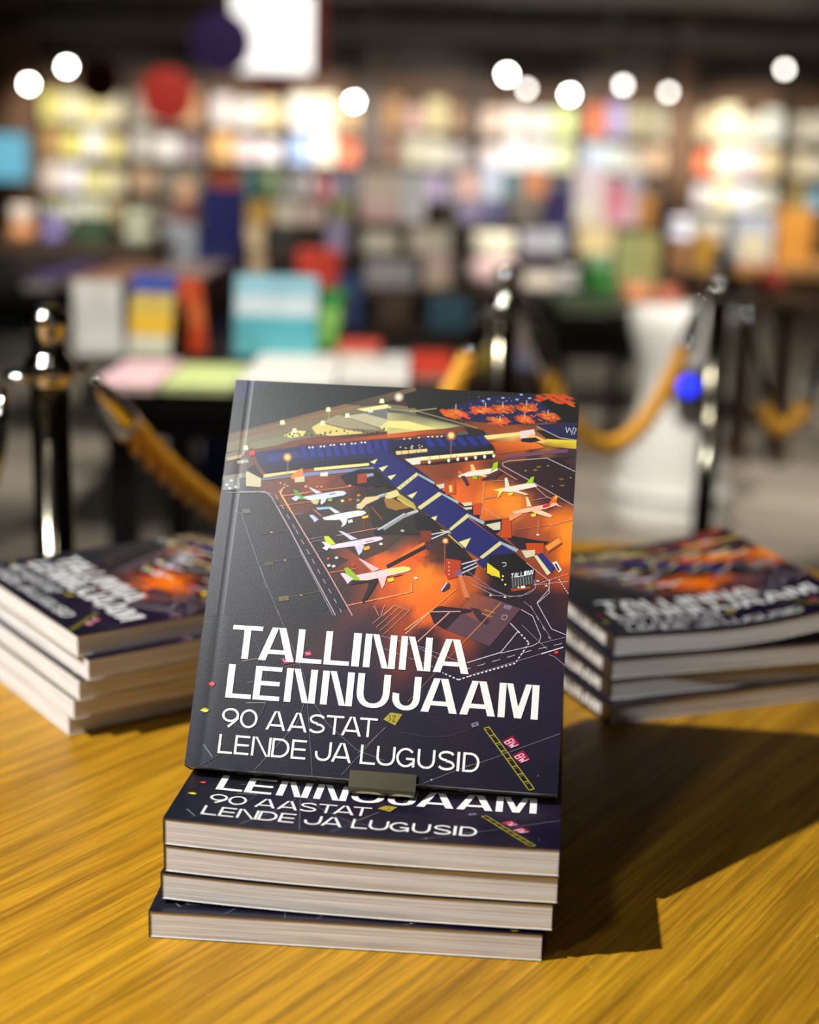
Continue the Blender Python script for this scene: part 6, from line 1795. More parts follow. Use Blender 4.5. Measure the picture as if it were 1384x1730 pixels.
def ground_color():
    pts = []
    for r, g, b, u, v in GROUND: pts.append((u / 10000, v / 10000, ink((r, g, b))))
    def f(u, v):
        s = [0, 0, 0]; t = 0
        for a, b, c in pts:
            w = 1 / ((u - a) ** 2 + (v - b) ** 2 + 0.0002) ** 2.6; t += w
            for k in range(3): s[k] += w * c[k]
        return [q / t for q in s]
    return f
def clip(poly, cols, axis, val, keep_ge):
    op = []; oc = []; n = len(poly)
    for i in range(n):
        p, q, cp, cq = poly[i], poly[(i + 1) % n], cols[i], cols[(i + 1) % n]
        a = p[axis] - val; b = q[axis] - val
        if not keep_ge: a = -a; b = -b
        if a >= 0: op.append(p); oc.append(cp)
        if (a >= 0) != (b >= 0):
            t = a / (a - b); op.append(tuple(p[k] + (q[k] - p[k]) * t for k in range(2))); oc.append(tuple(cp[k] + (cq[k] - cp[k]) * t for k in range(3)))
    return op, oc
UCUTS = [0, 0.0345, 0.039, 0.0445, 0.050, 0.0545] + [0.1 + 0.06 * i for i in range(15)] + [1.0]
def groove(u):                              # the pressed hinge beside the spine
    if u <= 0.0345 or u >= 0.0545: return 0.0
    return -0.00008 * math.sin((u - 0.0345) / 0.02 * math.pi)
_gc = ground_color()
FRONT = []                                  # clipped to strips so that the print follows a bent cover
_layer = 0
NV = 46
_us = [0.0, 0.017] + UCUTS[1:6] + [0.0545 + (1 - 0.0545) * i / 44 for i in range(1, 45)]
GRID_U = _us
GRID = {(i, j): tuple(_gc(u, j / NV)) for i, u in enumerate(_us) for j in range(NV + 1)}
for _k, (cols, poly) in enumerate(front_polys()):
    cs = [cols[0]] * len(poly) if len(cols) == 1 else list(cols)
    if len(cs) != len(poly): cs = (cs * 9)[:len(poly)]
    p, c = clip(poly, cs, 1, 0.0, True); 
    if len(p) > 2: p, c = clip(p, c, 1, 1.0, False)
    if len(p) < 3: continue
    _layer += 1
    for a, b in zip(UCUTS, UCUTS[1:]):
        if max(q[0] for q in p) <= a or min(q[0] for q in p) >= b: continue
        p2, c2 = clip(p, c, 0, a, True)
        if len(p2) > 2: p2, c2 = clip(p2, c2, 0, b, False)
        if len(p2) < 3: continue
        ar = sum(p2[i][0] * p2[(i + 1) % len(p2)][1] - p2[(i + 1) % len(p2)][0] * p2[i][1] for i in range(len(p2)))
        if abs(ar) < 1e-9: continue
        if ar < 0: p2, c2 = p2[::-1], c2[::-1]
        FRONT.append((_layer, p2, c2))
SPINE = []
def _spine():
    w_of = dict(T=0.80, A=0.98, L=0.68, I=0.22, N=0.86, E=0.76, U=0.84, J=0.72, M=1.1)
    h = BT * 0.56; s = 0.012
    for ch in 'TALLINNA LENNUJAAM':
        if ch == ' ': s += h * 0.6; continue
        w = w_of[ch] * h * 1.18
        for g in glyph(ch, w, h, h * 0.26, h * 0.17): SPINE.append([(s + x, BT * 0.22 + y) for x, y in g])
        s += w + h * 0.12
    return s
_send = _spine(); _k = (BH - 0.012) / _send  # the lettering fills the spine
SPINE = [[(x * _k, y) for x, y in g] for g in SPINE]
def book_meshes(bot, thick):                # bot(u): lift of the back cover, thick(u): thickness across the width
    Z = lambda u, f: bot(u) + thick(u) * f
    V = []; F = []; C = []; S = []
    def face(pts, cols, smooth=False):
        b = len(V); V.extend(pts); F.append(list(range(b, b + len(pts)))); C.extend(cols); S.append(smooth)
    dark = lin((30, 29, 40)); navy = lin((26, 24, 40)); ct = 0.00045
    zt = lambda u: Z(u, 1.0) + groove(u)
    # front board : top sheet with the smooth ground of the picture
    b0 = len(V); n = len(GRID_U)
    for j in range(NV + 1):
        for i, u in enumerate(GRID_U): V.append((u * BW, j / NV * BH, zt(u)))
    for j in range(NV):
        for i in range(n - 1):
            F.append([b0 + j * n + i, b0 + j * n + i + 1, b0 + (j + 1) * n + i + 1, b0 + (j + 1) * n + i]); S.append(True)
            C.extend([GRID[i, j], GRID[i + 1, j], GRID[i + 1, j + 1], GRID[i, j + 1]])
    zu = {}
    def zlin(u):                            # height on the faceted sheet
        for a, b in zip(GRID_U, GRID_U[1:]):
            if a <= u <= b + 1e-9: t = (u - a) / (b - a); return zt(a) * (1 - t) + zt(b) * t
        return zt(u)
    for lay, p, c in FRONT:
        e = 0.00006 + lay * 2.2e-7
        face([(q[0] * BW, q[1] * BH, zlin(min(max(q[0], 0), 1)) + e) for q in p], [tuple(k) for k in c])
    us = [i / 24 for i in range(25)]
    for i in range(24):                     # underside of the front board, edges, back board
        a, b = us[i], us[i + 1]
        for y0, s in ((0, 1), (BH, -1)):
            q = [(a * BW, y0, zt(a) - ct), (b * BW, y0, zt(b) - ct), (b * BW, y0, zt(b)), (a * BW, y0, zt(a))]
            face(q if s > 0 else q[::-1], [lin((54, 52, 58))] * 4)
            q = [(a * BW, y0, Z(a, 0)), (b * BW, y0, Z(b, 0)), (b * BW, y0, Z(b, 0) + ct), (a * BW, y0, Z(a, 0) + ct)]
            face(q if s > 0 else q[::-1], [lin((54, 52, 58))] * 4)
        face([(a * BW, BH, zt(a) - ct), (b * BW, BH, zt(b) - ct), (b * BW, 0, zt(b) - ct), (a * BW, 0, zt(a) - ct)], [lin((226, 224, 218))] * 4)
        face([(a * BW, BH, Z(a, 0)), (b * BW, BH, Z(b, 0)), (b * BW, 0, Z(b, 0)), (a * BW, 0, Z(a, 0))], [navy] * 4)
        face([(a * BW, 0, Z(a, 0) + ct), (b * BW, 0, Z(b, 0) + ct), (b * BW, BH, Z(b, 0) + ct), (a * BW, BH, Z(a, 0) + ct)], [lin((226, 224, 218))] * 4)
    for f0, f1 in ((0, ct / BT), (1 - ct / BT, 1)):
        face([(BW, 0, Z(1, f0)), (BW, BH, Z(1, f0)), (BW, BH, Z(1, f1)), (BW, 0, Z(1, f1))], [lin((54, 52, 58))] * 4)
    z0, z1 = Z(0, 0), Z(0, 1)               # spine with its white lettering
    face([(0, BH, z0), (0, 0, z0), (0, 0, z1), (0, BH, z1)], [dark] * 4)
    face([(ct, 0, z0), (ct, BH, z0), (ct, BH, z1), (ct, 0, z1)], [dark] * 4)
    for y0 in (0, BH): face([(0, y0, z0), (ct, y0, z0), (ct, y0, z1), (0, y0, z1)], [dark] * 4)
    for g in SPINE: face([(-0.00008, BH - s, z0 + t / BT * (z1 - z0)) for s, t in g], [lin((240, 238, 232))] * len(g))
    me = bpy.data.meshes.new('cover'); me.from_pydata(V, [], F)
    at_ = me.color_attributes.new('print', 'FLOAT_COLOR', 'CORNER')
    at_.data.foreach_set('color', [k for c in C for k in (c[0], c[1], c[2], 1.0)])
    me.polygons.foreach_set('use_smooth', S); me.update()
    # page block
    V = []; F = []; UVs = []; x0, x1, y0, y1 = 0.0006, BW - 0.0004, 0.0005, BH - 0.0005; m = 24
    lo = ct / BT; hi = 1 - ct / BT
    def strip(pts, L0):                     # pts: list of (x,y)
        for (a, b) in zip(pts, pts[1:]):
            k = len(V); d = math.hypot(b[0] - a[0], b[1] - a[1])
            for q in (a, b):
                for f in (lo, hi): V.append((q[0], q[1], Z(q[0] / BW, f) + (groove(q[0] / BW) if f == hi else 0)))
            F.append([k, k + 2, k + 3, k + 1]); UVs.extend([(L0 / BW, 0), ((L0 + d) / BW, 0), ((L0 + d) / BW, 1), (L0 / BW, 1)]); L0 += d
    xs = [x0 + (x1 - x0) * i / m for i in range(m + 1)]
    strip([(x, y0) for x in xs], 0); strip([(x1, y0), (x1, y1)], 1.3); strip([(x, y1) for x in xs[::-1]], 3.1); strip([(x0, y1), (x0, y0)], 5.2)
    for f in (lo, hi):
        for a, b in zip(xs, xs[1:]):
            k = len(V)
            for q in ((a, y0), (b, y0), (b, y1), (a, y1)): V.append((q[0], q[1], Z(q[0] / BW, f) + (groove(q[0] / BW) if f == hi else 0)))
            F.append([k, k + 1, k + 2, k + 3] if f == hi else [k + 3, k + 2, k + 1, k]); UVs.extend([(0, 0)] * 4)
    pg = bpy.data.meshes.new('page_block'); pg.from_pydata(V, [], F); ul = pg.uv_layers.new(name='flat'); ul.data.foreach_set('uv', [k for q in UVs for k in q]); pg.update()
    me.materials.append(M_COVER); pg.materials.append(M_PAPER)
    return me, pg
FLAT = (lambda u: 0.0, lambda u: BT)
_flat = book_meshes(*FLAT)
def paperback(label, loc, rz, group, meshes=None):
    t = thing('paperback_book', label, 'book', loc, rz, group); me, pg = meshes or _flat
    for nm, d in (('page_block', pg), ('cover', me)):
        o = bpy.data.objects.new(nm, d); sc.collection.objects.link(o); o.parent = t
    return t
dn = 0.0152
# front stack
G1 = 'books in the front stack'
paperback('bottom book of the front stack on the oak table, sticking out towards the viewer', (-0.1270, 0.6612, TZ + 0.0002), -0.063, G1)
def sag(c, tk=BT): return (lambda u: c * (2 * u - 1) ** 2 * (1.25 if u < 0.5 else 0.75), lambda u: tk)
_s = book_meshes(*sag(0.0017, 0.0146))
paperback('second book from the bottom in the front stack, between the lowest and third ones', (-0.1220, 0.6690, TZ + 0.0156), -0.098, G1, _s)
paperback('third book from the bottom in the front stack, just under the topmost one', (-0.1202, 0.6690, TZ + 0.0311), -0.102, G1, _s)
paperback('topmost book of the front stack, under the upright book, its cover half in shadow', (-0.1203, 0.6686, TZ + 0.0463), -0.1057, G1, _s)
# left stack
G2 = 'books in the left stack'
def corner(pt, rz): return (pt[0] - BW * math.cos(rz), pt[1] - BW * math.sin(rz))
for i, (c, rz, lab) in enumerate([((-0.2293, 0.9199), -0.9258, 'bottom book of the left stack, resting on the oak table'), ((-0.2232, 0.9106), -0.928, 'second book up in the left stack'),
        ((-0.2183, 0.9064), -0.930, 'middle book of the left stack'), ((-0.2110, 0.9040), -0.930, 'fourth book up in the left stack, poking out past the others'),
        ((-0.2188, 0.9074), -0.9298, 'topmost book of the left stack with its white title facing the left edge')]):
    x, y = corner(c, rz); paperback(lab, (x, y, TZ + 0.0002 + i * 0.0153), rz, G2)
# right stack
G3 = 'books in the right stack'
_wave = book_meshes(lambda u: 0.0, lambda u: BT); _lift = book_meshes(lambda u: 0.016 * max(0, u - 0.30) ** 2 / 0.49, lambda u: BT - 0.0006 * math.sin(u * math.pi))
for i, (x, y, rz, lab, ms) in enumerate([(0.1470, 0.9660, 0.372, 'bottom book of the right stack with its lettered spine near the table', _wave), (0.1466, 0.9756, 0.345, 'second book up in the right stack with a white lettered spine', _wave),
        (0.1468, 0.9775, 0.300, 'third book up in the right stack, lying under the curled topmost book', _wave), (0.1490, 0.9860, 0.267, 'topmost book of the right stack, its far side curling up', _lift)]):
    paperback(lab, (x, y, TZ + 0.0002 + i * 0.0153), rz, G3, ms)
# standing book on its metal display stand
SYAW, SLEAN = -0.1178, 0.5455
b = paperback('upright paperback on a metal stand showing a night aerial view of an airport', (-0.11734, 0.71846, TZ + 0.0695), 0, 'airport book copies')
del b['group']
_ux = Vector((math.cos(SYAW), math.sin(SYAW), 0)); _ub = Vector((-math.sin(SYAW), math.cos(SYAW), 0))
_uy = _ub * math.sin(SLEAN) + Vector((0, 0, math.cos(SLEAN))); _uz = _ux.cross(_uy)
_o = Vector((-0.11734, 0.71846, TZ + 0.0695)) - _uz * BT       # the fitted plane is the front of the cover
b.rotation_mode = 'QUATERNION'; b.matrix_world = Matrix(((_ux.x, _uy.x, _uz.x, _o.x), (_ux.y, _uy.y, _uz.y, _o.y), (_ux.z, _uy.z, _uz.z, _o.z), (0, 0, 0, 1)))
def display_stand():
    q = _o + _ux * (0.54 * BW) + _uz * BT; base = q + Vector((0, 0, -0.0086))
    t = thing('book_stand', 'small bent metal stand holding up the upright book on the front stack', 'stand', base)
    def sheet(name, sec, w, th, m):         # a bent strip: section polyline (backwards, up) seen from the side
        bm = bmesh.new(); rows = []; n = len(sec)
        for i, (h, z) in enumerate(sec):
            a = sec[max(i - 1, 0)]; c = sec[min(i + 1, n - 1)]; L = math.hypot(c[0] - a[0], c[1] - a[1]); nh, nz = -(c[1] - a[1]) / L * th / 2, (c[0] - a[0]) / L * th / 2
            rows.append([bm.verts.new(_ub * (h + s * nh) + _ux * (u * w / 2) + Vector((0, 0, z + s * nz + 0.0086))) for s in (-1, 1) for u in (-1, 1)])
        for a, c in zip(rows, rows[1:]):
            for i, j in ((0, 1), (1, 3), (3, 2), (2, 0)): bm.faces.new((a[i], a[j], c[j], c[i]))
        for r in (rows[0], rows[-1]): bm.faces.new((r[0], r[1], r[3], r[2]))
        return obj(name, bm, m, t)
    sheet('front_lip', [(0.0011, 0.0046), (-0.0036, -0.0030), (-0.0044, -0.0045), (-0.0043, -0.0056), (-0.0030, -0.0066), (-0.0012, -0.0076), (0.001, -0.0080)], 0.0356, 0.0006, M_STEEL)
    sheet('base_plate', [(0.001, -0.0080), (0.06, -0.0080), (0.102, -0.0080)], 0.0356, 0.0005, M_STEEL)
    sheet('back_prop', [(0.102, -0.0080), (0.1045, -0.0060), (0.1042, -0.002), (0.0775, 0.088), (0.0772, 0.092), (0.0800, 0.096)], 0.0356, 0.0008, M_STEEL)
display_stand()
def rebase(t, loc):                         # puts the Empty at the thing's base, the parts stay where they are
    loc = Vector(loc); T = Matrix.Translation(-(loc - t.location)); seen = set()
    for c in t.children_recursive:
        if c.data and c.data.name not in seen: seen.add(c.data.name); c.data.transform(T)
    t.location = loc
# ---------------------------------------------------------------- rope barrier
def post(label, p, ring_dirs):
    t = thing('stanchion_post', label, 'post', (p.x, p.y, 0), 0, 'stanchion posts of the rope barrier')
    bm = bmesh.new(); add_lathe(bm, [(0, 0.0), (0.155, 0.0), (0.16, 0.006), (0.155, 0.014), (0.06, 0.03), (0.028, 0.045), (0, 0.045)], n=32); obj('base', bm, M_CHROME, t, True)
    bm = bmesh.new(); add_lathe(bm, [(0.0185, 0.04), (0.0185, 0.93)], n=28); obj('pole', bm, M_POLE, t, True)
    bm = bmesh.new(); add_lathe(bm, [(0, 0.925), (0.0195, 0.925), (0.0235, 0.930), (0.024, 0.945), (0.021, 0.951), (0.0165, 0.956), (0.0165, 0.974), (0.020, 0.979), (0.0215, 0.988), (0.0185, 0.996), (0.009, 1.0), (0, 1.0)], n=28)
    obj('cap', bm, M_CHROME, t, True)
    for a in ring_dirs:
        bm = bmesh.new(); pts = []
        for i in range(13):
            k = math.pi * i / 12; r = 0.022 + 0.022 * math.sin(k); w = 0.016 * math.cos(k)
            pts.append((r * math.cos(a) - w * math.sin(a), r * math.sin(a) + w * math.cos(a), 0.938))
        add_tube(bm, pts, 0.004, 8); obj('ring', bm, M_CHROME, t, True)
    return t
PL = atz(80, 517, 1.0); PM = atz(857, 447, 1.0); PR = atz(1222, 430, 1.0)
def dirn(a, b): return math.atan2(b.y - a.y, b.x - a.x)
def rope(label, a, b, zs, mids):
    a = Vector(a); b = Vector(b); d = (b - a); t = thing('barrier_rope', label, 'rope', a, 0, 'golden ropes of the barrier'); L = d.length; N = 64
    P = lambda s: Vector((a.x + d.x * s, a.y + d.y * s, a.z + d.z * s - 4 * zs * s * (1 - s)))
    cap = 0.052 / L
    ss = [cap + (1 - 2 * cap) * i / N for i in range(N + 1)]
    bm = bmesh.new(); off = Vector(a); turns = L / 0.06
    for k in range(3):
        pts = []
        for i in range(N * 2 + 1):
            s = cap + (1 - 2 * cap) * i / (2 * N); p = P(s); tg = (P(min(1, s + 0.01)) - P(max(0, s - 0.01))).normalized()
            x = tg.cross(Vector((0, 0, 1))).normalized(); y = tg.cross(x); an = 2 * math.pi * (turns * s + k / 3)
            pts.append(p - off + (x * math.cos(an) + y * math.sin(an)) * 0.0094)
        add_tube(bm, pts, 0.0068, 8)
    obj('cord', bm, M_ROPE, t, True)
    for s0, s1 in ((0.012, cap + 0.006), (1 - 0.012, 1 - cap - 0.006)):
        q = [P(s0 + (s1 - s0) * i / 6) - off for i in range(7)]
        bm = bmesh.new(); add_tube(bm, q, [0.005, 0.009, 0.0125, 0.0135, 0.0145, 0.0155, 0.016], 14); c = obj('end_fitting', bm, M_CHROME, t, True); c['label'] = 'polished metal end fitting'
    return t
def hook(p, a): return Vector((p.x + 0.046 * math.cos(a), p.y + 0.046 * math.sin(a), 0.936))
aLM = dirn(PL, PM); aMR = dirn(PM, PR); PX = at(1425, 505, PR.y + 0.05); PX.z = 0.936; aRX = dirn(PR, PX)
PW = at(-190, 600, PL.y - 0.12); PW.z = 0.93; aLW = dirn(PL, PW)
post('chrome barrier post behind the left stack of books, nearest to the camera', PL, (aLM, aLW))
post('chrome barrier post behind the upright book, where two ropes meet', PM, (aLM + math.pi, aMR))
post('chrome barrier post behind the right stack of books, in front of the white pedestal', PR, (aMR + math.pi, aRX))
rope('golden twisted rope running from the left post down behind the upright book', hook(PL, aLM), hook(PM, aLM + math.pi), 0.235, None)
rope('golden twisted rope sagging between the middle and right posts, crossing the white pedestal', hook(PM, aMR), hook(PR, aMR + math.pi), 0.235, None)
rope('shadowed rope leaving the right post towards the right edge', hook(PR, aRX), PX, 0.24, None)
rope('golden rope end leaving the left post towards the left edge', hook(PL, aLW), PW, 0.12, None)
# ---------------------------------------------------------------- white pedestal with a blue light
def pedestal():
    base = atz(1128, 880, 0.0); Y = base.y
    t = thing('pedestal', 'white hourglass floor pedestal with a glowing blue light at its waist', 'pedestal', (base.x, Y, 0))
    k = Y / FPX
    prof = [(0, 0), (100 * k, 0.0), (104 * k, 0.02), (98 * k, 0.10), (92 * k, 0.12), (90 * k, 0.20), (72 * k, 0.33), (62 * k, 0.42), (62 * k, 0.47), (70 * k, 0.54), (84 * k, 0.63), (88 * k, 0.69), (80 * k, 0.715), (0, 0.72)]
    bm = bmesh.new(); add_lathe(bm, prof, n=40); obj('body', bm, M_WHITE, t, True)
    bm = bmesh.new(); add_lathe(bm, [(100 * k, 0.105), (106 * k, 0.115), (97 * k, 0.128)], n=40); obj('skirt_band', bm, M_WHITE, t, True)
    p = at(1168, 653, Y - 0.20)
    c = box_obj('light_box', (p.x - base.x - 0.045, p.y - Y, p.z - 0.05), (p.x - base.x + 0.055, p.y - Y + 0.16, p.z + 0.05), M_BLACK, t, 0.006)
    bm = bmesh.new(); q = at(1163, 653, Y - 0.205)
    add_lathe(bm, [(0, 0.012), (0.017, 0.009), (0.026, 0), (0.026, -0.006), (0, -0.006)], Matrix.Translation((q.x - base.x, q.y - Y, q.z)) @ Matrix.Rotation(math.pi / 2, 4, 'X'), 20)
    e = obj('lens', bm, M_BLUE, c, True); e['label'] = 'glowing blue lens'
    for i, (px, col, w) in enumerate(((1078, (196, 130, 84), 0.045), (1130, (170, 96, 70), 0.042))):
        q = at(px, 520, Y); bm = bmesh.new(); add_lathe(bm, [(0, 0), (w, 0), (w * 1.1, 0.02), (w * 0.9, 0.05), (w * 0.4, 0.06), (0, 0.06)], n=18)
        o = obj('bowl', bm, paint(col), None, True); o.location = (q.x, Y + 0.02, 0.72); tag(o, ('tan' if i == 0 else 'brown') + ' rounded lump resting on top of the white pedestal, ' + ('left' if i == 0 else 'right') + ' one', 'ornament', 'lumps on the white pedestal')
pedestal()
# ---------------------------------------------------------------- boards, books and toys
def rect(px0, py0, px1, py1, Y):            # place and size of a thing that fills this part of the view at distance Y
    xc, yc = (px0 + px1) / 2, (py0 + py1) / 2
    p = at(xc, py1, Y); w = (at(px1, yc, Y) - at(px0, yc, Y)).length; h = at(xc, py0, Y).z - p.z
    return p, w, h
def lid_book(label, p, w, h, cols, lean=12, depth=0.03, rz=0.0, group=None, cat='book', name='display_book', parts=True):
    t = thing(name, label, cat, p, rz, group); L = math.radians(-lean); M = Matrix.Translation((0, 0, depth * math.sin(-L) + 0.0006)) @ Matrix.Rotation(L, 4, 'X')
    n = len(cols); hh = h / math.cos(L)
    bm = bmesh.new(); add_box(bm, (-w / 2 + 0.002, 0.0015, 0.002), (w / 2 - 0.003, depth - 0.0015, hh - 0.003), M); obj('page_block', bm, M_CREAMPAGE, t)
    bm = bmesh.new(); ms = [paint(c) for c in cols]
    for i in range(n): add_box(bm, (-w / 2, 0, hh * (n - 1 - i) / n), (w / 2, 0.0022, hh * (n - i) / n), M, i)
    add_box(bm, (-w / 2, depth - 0.0022, 0), (w / 2, depth, hh), M, 0); add_box(bm, (-w / 2 - 0.001, 0, 0), (-w / 2 + 0.002, depth, hh), M, 0)
    obj('cover', bm, ms, t); return t
def flat_book(label, p, w, d, h, col, rz=0.0, group=None, name='flat_book'):
    t = thing(name, label, 'book', p, rz, group)
    box_obj('page_block', (-w / 2 + 0.002, 0.002, 0.002), (w / 2 - 0.002, d - 0.002, h - 0.002), M_CREAMPAGE, t)
    bm = bmesh.new(); m = paint(col); add_box(bm, (-w / 2, 0, 0), (w / 2, d, 0.002)); add_box(bm, (-w / 2, 0, h - 0.002), (w / 2, d, h)); add_box(bm, (-w / 2, 0, 0), (-w / 2 + 0.002, d, h)); obj('cover', bm, m, t); return t
def carton(label, p, w, h, col, depth=0.12, rz=0.0, band=None, name='boxed_game', cat='box', group=None):
    t = thing(name, label, cat, p, rz, group)
    box_obj('tray', (-w / 2, 0, 0), (w / 2, depth, h * 0.55), paint(col), t, 0.003); box_obj('lid', (-w / 2 - 0.002, -0.002, h * 0.4), (w / 2 + 0.002, depth + 0.002, h), paint(col), t, 0.003)
    if band: b = box_obj('front_panel', (-w * 0.36, -0.004, h * 0.12), (w * 0.36, -0.001, h * 0.62), paint(band), t); b['label'] = 'lighter printed panel'
    return t
def plush(label, p, w, h, col, col2=None, name='soft_toy', cat='toy', group=None):
    t = thing(name, label, cat, p, 0, group); r = w / 2
    bm = bmesh.new(); add_lathe(bm, [(0, 0), (r * 0.7, 0.0), (r, h * 0.18), (r * 0.96, h * 0.36), (r * 0.6, h * 0.55), (0, h * 0.58)], n=22); obj('body', bm, paint(col2 or col, 0.9), t, True)
    bm = bmesh.new(); q = [(r * 0.82 * math.sin(math.pi * i / 10), h * 0.70 - h * 0.29 * math.cos(math.pi * i / 10)) for i in range(11)]; q[0] = (0, q[0][1]); q[-1] = (0, q[-1][1]); add_lathe(bm, q, n=22); hd = obj('head', bm, paint(col, 0.9), t, True)
    for s in (-1, 1):
        bm = bmesh.new(); add_lathe(bm, [(0, -0.12 * h), (r * 0.26, -0.05 * h), (r * 0.28, 0.03 * h), (0, 0.10 * h)], Matrix.Translation((s * r * 0.55, 0, h * 0.9)), 12); obj('ear', bm, paint(col, 0.9), hd, True)
    return t
def table(name, label, x0, x1, y0, y1, z, mtop, mleg, th=0.04, apron=0.0, cat='table'):
    cx, cy = (x0 + x1) / 2, (y0 + y1) / 2; t = thing(name, label, cat, (cx, cy, 0)); hx, hy = (x1 - x0) / 2, (y1 - y0) / 2
    box_obj('tabletop', (-hx, -hy, z - th), (hx, hy, z), mtop, t, 0.004)
    if apron: box_obj('apron', (-hx + 0.03, -hy + 0.03, z - th - apron), (hx - 0.03, hy - 0.03, z - th), mleg, t)
    for sx in (-1, 1):
        for sy in (-1, 1): box_obj('leg', (sx * (hx - 0.06) - 0.025, sy * (hy - 0.06) - 0.025, 0), (sx * (hx - 0.06) + 0.025, sy * (hy - 0.06) + 0.025, z - th), mleg, t, 0.003)
    return t
# near children's table ------------------------------------------------------
NZ = 0.76
nf = atz(440, 655, NZ); nb = atz(450, 575, NZ)
xl = at(135, 650, nf.y).x; xr = at(775, 620, nf.y).x
table('display_table', 'black display table of picture books beyond the rope, left of the middle post', xl, xr, nf.y, nb.y + 0.06, NZ, M_BLACK, M_BLACKMETAL, 0.05, 0.05)
GN = 'flat picture books on the near black table'
def flat_px(label, x0, x1, yb, yf, col, h=0.012, z=NZ, group=GN, rz=0.0):
    a = atz((x0 + x1) / 2, yf, z + h); b_ = atz((x0 + x1) / 2, yb, z + h); w = (at(x1, yf, a.y) - at(x0, yf, a.y)).length
    return flat_book(label, (a.x, a.y, z), w, b_.y - a.y, h, col, rz, group)
flat_px('pink picture book lying flat at the left end of the near black table', 152, 262, 606, 650, (236, 196, 204))
flat_px('pale green flat picture book on the near black table, beside the pink one', 268, 392, 614, 652, (206, 224, 150))
flat_px('large white flat picture book on the near black table, behind the upright book top', 398, 560, 596, 650, (240, 240, 232))
flat_px('second white flat picture book, right of the large white one on the near table', 566, 690, 596, 646, (238, 236, 232))
flat_px('red flat picture book at the right end of the near black table', 694, 768, 592, 632, (214, 66, 44))
flat_px('rose red flat picture book at the back of the near table', 566, 640, 572, 592, (226, 92, 80), 0.03)
GS = 'upright picture books on the near black table'
def stand_px(label, x0, y0, x1, y1, cols, z, lean=14, rz=0.0, depth=0.02, group=GS, **k):
    a = atz((x0 + x1) / 2, y1, z); p, w, h = rect(x0, y0, x1, y1, a.y); return lid_book(label, (a.x, a.y, z), w, h, cols, lean, depth, rz, group, **k)
stand_px('white picture book leaning at the left end of the near black table', 128, 482, 208, 604, [(214, 214, 210), (206, 206, 204), (222, 222, 218)], NZ, 16, 0.25)
stand_px('picture book with blue top and yellow sun on the near table', 212, 470, 288, 606, [(60, 80, 170), (214, 190, 90), (236, 190, 40), (220, 220, 196)], NZ, 16, -0.15)
stand_px('pale yellow green picture book tucked right of the blue and yellow one', 290, 486, 310, 598, [(200, 196, 140), (196, 206, 120)], NZ, 14, 0.7)
stand_px('narrow bright orange picture book standing between the yellow and turquoise books', 314, 476, 352, 600, [(232, 96, 48), (236, 120, 62), (216, 76, 36)], NZ, 14, 0.5)
stand_px('turquoise picture book with pale blue top on the near table', 394, 472, 534, 608, [(150, 206, 224), (214, 232, 240), (84, 178, 192), (96, 186, 196)], NZ, 14)
stand_px('bright green picture book peeking out right of the turquoise one', 528, 492, 572, 590, [(60, 150, 80), (150, 210, 110), (130, 196, 96)], NZ, 12, -0.6)
# far left low tables ---------------------------------------------------------
LZ = 0.78
a = atz(180, 482, LZ); b_ = atz(180, 438, LZ); x0 = at(-120, 470, a.y).x; x1 = at(345, 470, a.y).x
table('display_table', 'dark display table at the left, beyond the near children table, with pink paper goods', x0, x1, a.y, b_.y, LZ, M_BLACK, M_BLACKMETAL, 0.05, 0.1)
GL = 'flat goods on the dark left table'
flat_px('peach coloured flat picture book on the dark left table', 110, 204, 444, 476, (240, 176, 140), 0.02, LZ, GL)
flat_px('pale pink flat book beside the peach one on the dark left table', 222, 330, 440, 474, (240, 214, 206), 0.02, LZ, GL)
flat_px('lilac flat book at the left end of the dark left table', 38, 94, 440, 472, (120, 104, 170), 0.03, LZ, GL)
p, w, h = rect(2, 345, 56, 412, b_.y + 0.5); 
sz = p.z
table('low_display_unit', 'dark low display unit behind the left table holding soft toys', at(-150, 412, b_.y + 0.4).x, at(262, 412, b_.y + 0.4).x, b_.y + 0.35, b_.y + 0.95, sz, M_DARKWOOD, M_BLACK, 0.04, 0.2)
plush('white and orange soft toy at the left edge, on the low display unit', (p.x, p.y + 0.1, sz), w, h, (236, 222, 206), (224, 160, 110), group='soft toys on the low unit')
p, w, h = rect(72, 358, 112, 412, b_.y + 0.6); plush('lavender soft toy right of the white and orange one', (p.x, p.y, sz), w, h, (140, 130, 186), group='soft toys on the low unit')
p, w, h = rect(122, 366, 182, 412, b_.y + 0.6); carton('dark green box on the low display unit, right of the soft toys', (p.x, p.y, sz), w, h, (52, 72, 50))
p, w, h = rect(208, 350, 264, 412, b_.y + 0.6); plush('pale green soft toy at the right end of the low display unit', (p.x, p.y, sz), w, h, (168, 172, 150), group='soft toys on the low unit')
